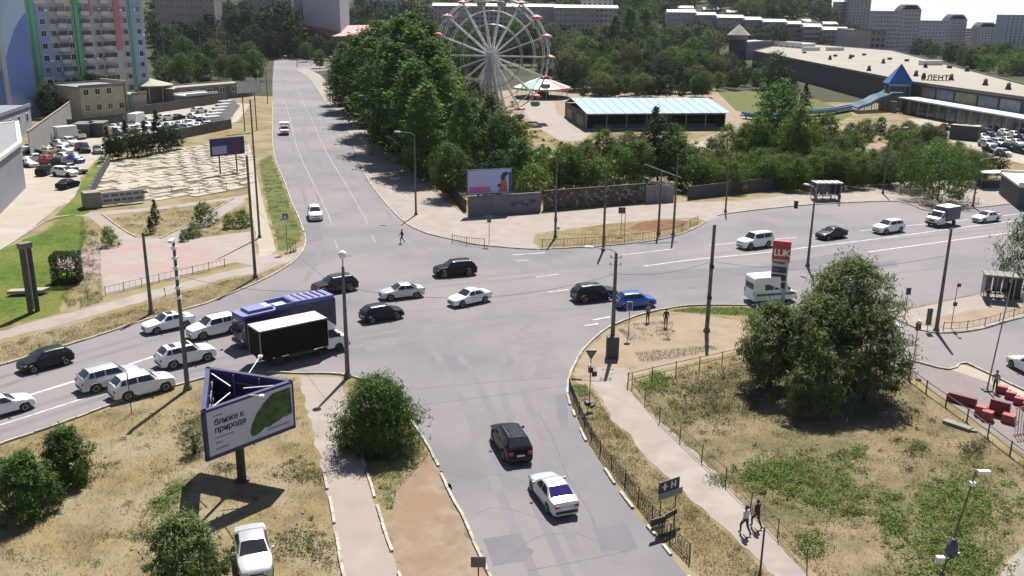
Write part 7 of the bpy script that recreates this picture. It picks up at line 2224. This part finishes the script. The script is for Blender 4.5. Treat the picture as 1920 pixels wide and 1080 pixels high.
# little trees by the car lot, firs and shrubs on the plaza beds
for i, (k, x, y, h, w, lab) in enumerate((("conifer", 205, 302, 6.2, 1, "slim dark tree at the left end of the small tree row"), ("dark", 222, 300, 5.6, .9, "second tree of the small row behind the terrace"), ("conifer", 240, 296, 7, 1, "third tree of the small row behind the terrace"), ("dark", 258, 294, 5.2, .9, "fourth tree of the small row behind the terrace"), ("conifer", 276, 291, 6.4, 1, "fifth tree of the small row behind the terrace"), ("conifer", 298, 287, 8.2, .9, "tallest tree of the small row behind the terrace"), ("dark", 316, 284, 5.2, .9, "seventh tree of the small row behind the terrace"), ("dark", 332, 280, 4.8, .9, "last tree of the small row behind the terrace"),
                                          ("conifer", 292, 420, 3.2, 1.1, "small dark fir on the brown plaza bed"), ("conifer", 283, 438, 2.2, 1.4, "low dark fir before the small fir on the plaza bed"), ("shrub", 384, 422, 3.0, .8, "tall green shrub on the right plaza bed"), ("shrub", 362, 444, 1.8, 1, "low green shrub at the edge of the right plaza bed"), ("shrub", 430, 428, 1.9, .8, "small dark shrub on the right plaza bed"), ("shrub", 455, 426, 2.2, .8, "small shrub by the bright path"), ("shrub", 206, 462, 2.4, .7, "dark shrub between left path and plaza"), ("shrub", 346, 452, 1.4, .8, "tiny pointed shrub at the right path"))):
    tree(k, x, y, h, lab, None, w, name="fir" if k == "conifer" else ("shrub" if k == "shrub" else "tree"), cat="shrub" if k == "shrub" else "tree", i=i)
c = at(128, 530)
t = thing("clipped_bush", "dark clipped square bush on the edge of the green lawn", "bush", c, .2)
rng = np.random.default_rng(5)
nb = 5200
P_ = rng.uniform(-1, 1, (nb, 3))
ax_ = rng.integers(0, 3, nb)
P_[np.arange(nb), ax_] = np.sign(P_[np.arange(nb), ax_]) * rng.uniform(.8, 1.02, nb)
P_ = P_ * np.array([1.3, 1.2, 1.55]) + np.array([0, 0, 1.6])
out_ = (P_ - np.array([0, 0, 1.5]))
out_ /= np.linalg.norm(out_, axis=1)[:, None]
link("crown", fast_mesh("crown", leaf_quads(rng, P_, out_, .12, .7), np.arange(nb * 4).reshape(-1, 4), L_dark), t)
part("stem", MB().tube((0, 0, 0), (0, 0, 1.5), .12, .08, 6), m_bark, t)

# near trees with crowns of their own
def near_tree(label, px, h, rx, h0, clumps, per, leaf, mat, shape, seed, aspect=.4, droop=.8, name="tree", cat="tree", r=.16, rc=.24):
    t = thing(name, label, cat, at(*px), 0)
    link("crown", crown_mesh("crown", seed, rx, h0, h, clumps, per, leaf, mat, shape, aspect, droop, rc), t)
    link("trunk", trunk_mesh("trunk", seed, h0, h, r, rx), t)
    return t
near_tree("big feathery bush tree beside the near street over the left footpath", (710, 838), 4.7, 2.65, .1, 400, 50, .17, L_near, "shrub", 3, .34, 1.0, "bush", "bush")
near_tree("very large spreading tree between the weedy lot and the fuel price sign", (1578, 718), 9.9, 3.2, 3.6, 300, 50, .21, L_grey, "round", 8, .40, 1.1, r=.3)
near_tree("lower right limb tree of the very large tree", (1622, 750), 7.0, 2.6, .9, 230, 48, .21, L_grey, "round", 21, .40, 1.1, r=.2)
near_tree("left skirt tree of the very large tree by the soil path", (1442, 726), 6.6, 2.55, .9, 230, 48, .21, L_grey, "round", 27, .40, 1.1, r=.18)
near_tree("middle trunk tree under the very large tree", (1518, 742), 7.6, 2.9, 1.2, 270, 48, .21, L_grey, "round", 33, .40, 1.1, r=.22)
near_tree("low front limb of the very large tree over the weeds", (1525, 772), 4.6, 2.3, .5, 150, 44, .20, L_grey, "shrub", 41, .40, 1.1, r=.12)
near_tree("rounded green bush right of a twin on the dry verge", (130, 905), 3.6, 1.45, .1, 190, 46, .13, L_near, "shrub", 5, .5, .2, "bush", "bush")
near_tree("rounded green bush left of its twin on the dry verge", (54, 962), 3.7, 1.5, .1, 200, 46, .13, L_near, "shrub", 6, .5, .2, "bush", "bush")
near_tree("low bush at the left edge beside the rounded bushes", (8, 912), 1.6, 1.0, .05, 80, 40, .12, L_near, "shrub", 16, .5, .2, "bush", "bush")
near_tree("grey green bush tree left of the parked silver sedan", (350, 1100), 3.8, 1.8, .1, 240, 46, .16, L_grey, "shrub", 12, .42, .8, "bush", "bush")
near_tree("thin dry shrub left of the triangular billboard", (366, 850), 2.0, .8, .05, 60, 22, .10, L_scrub, "shrub", 14, .3, .2, "bush", "bush")

# ------------------------------------------------------------------ weeds, dry grass
def scatter(name, px, n, mat, size, hgt, seed, aspect=.3, kind="stuff", blades=True, world=None, clump=None):
    """tufts spread evenly over a patch of ground"""
    poly = world or outline(px)
    rng = np.random.default_rng(seed)
    xs_, ys_ = [p[0] for p in poly], [p[1] for p in poly]
    X = np.empty(0)
    Y = np.empty(0)
    while len(X) < n:
        if clump:
            cx = rng.uniform(min(xs_), max(xs_), n // clump + 1)
            cy = rng.uniform(min(ys_), max(ys_), n // clump + 1)
            sp = rng.uniform(.1, .6, n // clump + 1)
            x = (np.repeat(cx, clump) + rng.normal(0, 1, len(cx) * clump) * np.repeat(sp, clump))
            y = (np.repeat(cy, clump) + rng.normal(0, 1, len(cx) * clump) * np.repeat(sp, clump))
        else:
            x = rng.uniform(min(xs_), max(xs_), n)
            y = rng.uniform(min(ys_), max(ys_), n)
        ok = inside(poly, x, y)
        X, Y = np.concatenate([X, x[ok]]), np.concatenate([Y, y[ok]])
        if not ok.any():
            return
    X, Y = X[:n], Y[:n]
    Z = rng.uniform(.02, hgt, n) * .8
    C = np.stack([X, Y, Z], 1)
    out = np.stack([rng.normal(0, .7, n), rng.normal(0, .7, n), np.ones(n)], 1)
    V = leaf_quads(rng, C, out, size, aspect, -1.5 if blades else 0)
    V[:, 2] = np.maximum(V[:, 2], .0)
    o = link(name, fast_mesh(name, V, np.arange(n * 4).reshape(-1, 4), mat), kind=kind)
    return o
LOT = [(1190, 720), (1400, 678), (1480, 700), (1660, 700), (1740, 745), (1820, 800), (1940, 885), (2050, 980), (1940, 1010), (1868, 1060), (1850, 1150), (1600, 1150), (1540, 1085), (1448, 1000), (1370, 922), (1296, 850), (1234, 788)]
scatter("dry_grass", LOT, 26000, L_straw, .085, .14, 1, .22)
scatter("dry_scrub", LOT, 12000, L_scrub, .10, .20, 2, .3, clump=40)
WEEDS = [[(1200, 712), (1240, 700), (1262, 722), (1240, 738), (1205, 732)], [(1250, 745), (1330, 690), (1420, 700), (1440, 740), (1400, 780), (1360, 800), (1290, 790)], [(1400, 905), (1440, 868), (1520, 860), (1580, 880), (1632, 935), (1625, 965), (1540, 968), (1500, 945), (1440, 930)], [(1380, 880), (1460, 862), (1500, 872), (1450, 905), (1420, 918)],
         [(1700, 955), (1740, 905), (1830, 888), (1880, 925), (1880, 980), (1800, 1030), (1740, 1040), (1690, 1010)], [(1495, 1010), (1545, 1000), (1550, 1040), (1500, 1045)], [(1640, 955), (1690, 960), (1700, 1010), (1650, 1010)], [(1590, 845), (1620, 835), (1625, 858), (1600, 866)], [(1710, 830), (1735, 828), (1740, 842), (1715, 845)], [(1800, 840), (1845, 830), (1845, 862), (1810, 868)], [(1700, 1035), (1870, 1020), (1850, 1100), (1720, 1100)]]
def soft_patch(px, dens, mat, size, hgt, seed, name="weeds", cl=22):
    """weeds thick in the middle of a patch and thinning out beyond its edge"""
    wp = outline(px, 4)
    n = len(wp)
    cx, cy = sum(p[0] for p in wp) / n, sum(p[1] for p in wp) / n
    area = abs(sum(wp[k][0] * wp[(k + 1) % n][1] - wp[(k + 1) % n][0] * wp[k][1] for k in range(n))) / 2
    for k, (q, dd) in enumerate(((.72, .55), (1.0, .35), (1.35, .22))):
        scatter(name, None, int(area * q * q * dens * dd), mat, size, hgt * (1.1 - .2 * k), seed * 5 + k, .55, blades=False, world=[(cx + (x - cx) * q, cy + (y - cy) * q) for x, y in wp], clump=cl)
for i, w in enumerate(WEEDS):
    soft_patch(w, 190 if i != 1 else 90, L_weed if i not in (1, 9) else L_scrub, .10, .38, 30 + i)
for i in range(26):
    x, y = rnd.uniform(1250, 1900), rnd.uniform(740, 1060)
    if y < 740 + (1500 - x) * .6 or y > 1000 + (x - 1500) * .3 or (x > 1700 and y < 760 + (x - 1700) * .55):
        continue
    if not inside(outline(LOT), np.array([at(x, y).x]), np.array([at(x, y).y]))[0]:
        continue
    s_ = rnd.uniform(10, 30)
    soft_patch([(x - s_, y), (x, y - s_ * .5), (x + s_, y), (x, y + s_ * .5)], 110, rnd.choice((L_weed, L_scrub, L_scrub)), .10, .28, 200 + i)
VERGE = [(-150, 905), (0, 838), (120, 797), (245, 752), (330, 730), (400, 712), (480, 703), (556, 706), (572, 765), (590, 835), (606, 895), (620, 955), (636, 1040), (660, 1150), (-150, 1150)]
scatter("dry_grass", VERGE, 26000, L_straw, .085, .14, 3, .22)
scatter("dry_scrub", VERGE, 9000, L_scrub, .10, .17, 4, .3, clump=36)
for i, w in enumerate(([(275, 945), (330, 905), (355, 900), (345, 930), (310, 965), (285, 965)], [(510, 890), (560, 870), (605, 885), (600, 905), (540, 905)], [(520, 1000), (580, 985), (610, 1010), (620, 1060), (560, 1050), (525, 1040)], [(400, 870), (440, 868), (450, 885), (410, 890)], [(330, 790), (380, 780), (385, 830), (345, 835)], [(230, 1000), (290, 990), (300, 1010), (250, 1018)])):
    soft_patch(w, 260 if i == 0 else 120, L_weed if i == 0 else L_scrub, .09, .22, 60 + i)
BETWEEN = [(652, 712), (690, 720), (725, 742), (765, 786), (797, 836), (806, 852), (760, 905), (745, 918), (735, 960), (712, 945), (692, 890), (675, 840), (655, 762)]
scatter("weeds", BETWEEN, 3600, L_weed, .09, .22, 70, .5, blades=False, clump=30)
scatter("dry_grass", BETWEEN, 2500, L_straw, .08, .12, 71)
STRIP = [(1078, 745), (1110, 730), (1150, 795), (1185, 826), (1212, 866), (1262, 909), (1300, 946), (1390, 1026), (1460, 1100), (1330, 1100), (1240, 1012), (1180, 930), (1125, 850), (1092, 790)]
scatter("dry_grass", STRIP, 9000, L_straw, .08, .12, 72)
scatter("dry_scrub", STRIP, 4500, L_scrub, .09, .18, 73, clump=32)
scatter("weeds", [(1066, 724), (1100, 722), (1105, 742), (1075, 745)], 900, L_weed, .08, .2, 74, .5, blades=False)
scatter("weeds", [(1250, 583), (1300, 577), (1400, 577), (1500, 590), (1400, 593), (1300, 588)], 2400, L_weed, .10, .18, 75, .5, blades=False)
scatter("dry_scrub", [(1190, 662), (1250, 655), (1340, 648), (1345, 656), (1260, 674), (1200, 680)], 1500, L_scrub, .09, .16, 76)
scatter("dry_scrub", [(1150, 612), (1260, 600), (1270, 640), (1180, 640)], 1500, L_scrub, .09, .16, 77, clump=28)
scatter("dry_grass", [(1012, 464), (1130, 458), (1254, 442), (1318, 416), (1235, 412), (1130, 423), (1005, 440)], 4200, L_straw, .10, .16, 78)
VERGE2 = [(-100, 690), (0, 645), (165, 602), (300, 562), (430, 525), (480, 518), (545, 492), (500, 518), (440, 545), (380, 568), (275, 596), (200, 620), (60, 664), (-100, 705)]
scatter("dry_grass", VERGE2, 6500, L_straw, .09, .14, 80)
scatter("dry_scrub", VERGE2, 3000, L_scrub, .10, .16, 81, clump=30)
scatter("lawn_grass", [(-100, 520), (0, 474), (90, 434), (114, 410), (156, 406), (160, 440), (148, 480), (126, 540), (110, 585), (0, 608), (-100, 630)], 14000, M_leaf("lawn_blade", (0.075, 0.12, 0.02), (0.05, 0.09, 0.018), .2, .02), .08, .08, 82, .3)
scatter("dry_scrub", [(150, 410), (185, 440), (188, 470), (190, 550), (130, 580), (115, 560), (150, 480)], 4500, L_scrub, .12, .35, 83, clump=30)
scatter("weeds", [(150, 560), (190, 545), (195, 565), (150, 580)], 700, L_weed, .10, .3, 84, .5, blades=False)
scatter("weeds", [(487, 303), (507, 292), (524, 332), (548, 394), (560, 432), (562, 450), (545, 464), (526, 468), (506, 400), (493, 340)], 4500, L_weed, .10, .14, 85, .4, blades=False, clump=40)
scatter("dry_scrub", [(215, 410), (290, 392), (430, 376), (380, 404), (300, 444), (262, 444)], 3000, L_scrub, .10, .16, 86, clump=30)
scatter("dry_scrub", [(350, 450), (460, 384), (472, 430)], 1800, L_scrub, .10, .2, 87, clump=30)
scatter("terrace_weeds", TP, 5200, L_scrub, .11, .3, 88, .5, blades=False, clump=26)
scatter("terrace_weeds", [(290, 292), (450, 264), (465, 275), (468, 350), (330, 362)], 3600, L_weed, .11, .3, 89, .5, blades=False, clump=36)
# park floor under the trees
PARK = [(690, 205), (960, 190), (1000, 236), (1050, 268), (1290, 268), (1400, 246), (1600, 236), (1740, 262), (1800, 300), (1740, 334), (1560, 348), (1400, 362), (1270, 372), (1020, 392), (880, 398), (800, 322)]
scatter("undergrowth", PARK, 30000, L_green, .26, .8, 90, .6, blades=False, clump=60)
scatter("undergrowth", [(1000, 235), (1050, 268), (1290, 270), (1330, 285), (1300, 365), (1020, 390), (900, 396), (880, 330)], 9000, L_scrub, .2, .5, 91, .6, blades=False, clump=40)
# litter and stones on the lots
st = MB()
r5 = random.Random(15)
for poly in (LOT, VERGE):
    pp = outline(poly)
    xs_, ys_ = [p[0] for p in pp], [p[1] for p in pp]
    k = 0
    while k < 110:
        x, y = r5.uniform(min(xs_), max(xs_)), r5.uniform(min(ys_), max(ys_))
        if inside(pp, np.array([x]), np.array([y]))[0]:
            s = r5.uniform(.05, .16)
            st.box((x, y, s * .3), (s, s * r5.uniform(.5, 1), s * .6), r5.uniform(0, 3), 0, .7)
            k += 1
o = link("litter", st.mesh("litter", m_conc), kind="stuff")
# far wood on the rise and between the distant blocks
FAR = []
rng = random.Random(31)
def far_trees(x0, x1, y0, y1, n, h, label, group, keys=("far", "far", "farolive")):
    for _ in range(n):
        x, y = rng.uniform(x0, x1), rng.uniform(y0, y1)
        p = at(x, y, 0, True)
        if p.y > 1400 or p.y < 330:
            continue
        k_ = rng.choice(keys)
        tree(k_, x, y, h * rng.uniform(.7, 1.25), LOOK[k_] + label, group, rng.uniform(.85, 1.15), name="woodland_tree", loc=p)
far_trees(1240, 1600, 66, 96, 46, 11, "small far tree between the stepped blocks and the park", "far trees below the stepped blocks")
far_trees(1380, 1620, -6, 44, 110, 12, "tall far tree among the white edged roofs", "far trees among the white edged roofs")
for k in range(11):
    x0 = 1630 + k * 27
    far_trees(x0, x0 + 30, 62 + k * 2, 88 + k * 6.4, 11, 9, "far tree behind the supermarket roof", "far trees behind the supermarket roof", ("farolive", "far", "farolive"))
far_trees(1560, 1900, 50, 74, 44, 10, "far tree at the foot of the skyline blocks", "far trees before the skyline blocks", ("far", "farolive"))
far_trees(1150, 1400, -6, 34, 40, 13, "tall far tree on the horizon above the stepped blocks", "far horizon trees")
far_trees(640, 1160, 0, 78, 80, 12, "far dark tree below the white edged long block", "far trees below the long blocks")
far_trees(1060, 1260, 10, 66, 40, 14, "far dark tree right of the long white edged block", "far trees right of the long blocks")
# ------------------------------------------------------------------ summer haze over the town
hm_ = bpy.data.materials.new("haze")
hm_.use_nodes = True
hn = hm_.node_tree
hn.nodes.remove(hn.nodes["Principled BSDF"])
pv = hn.nodes.new("ShaderNodeVolumePrincipled")
pv.inputs["Color"].default_value = (0.86, 0.91, 1.0, 1)
pv.inputs["Density"].default_value = 0.00004
pv.inputs["Anisotropy"].default_value = 0.0
hn.links.new(pv.outputs[0], hn.nodes["Material Output"].inputs["Volume"])
me = MB().box((0, 780, 10), (2990, 1790, 150)).mesh("haze", hm_)
link("haze", me, kind="stuff")
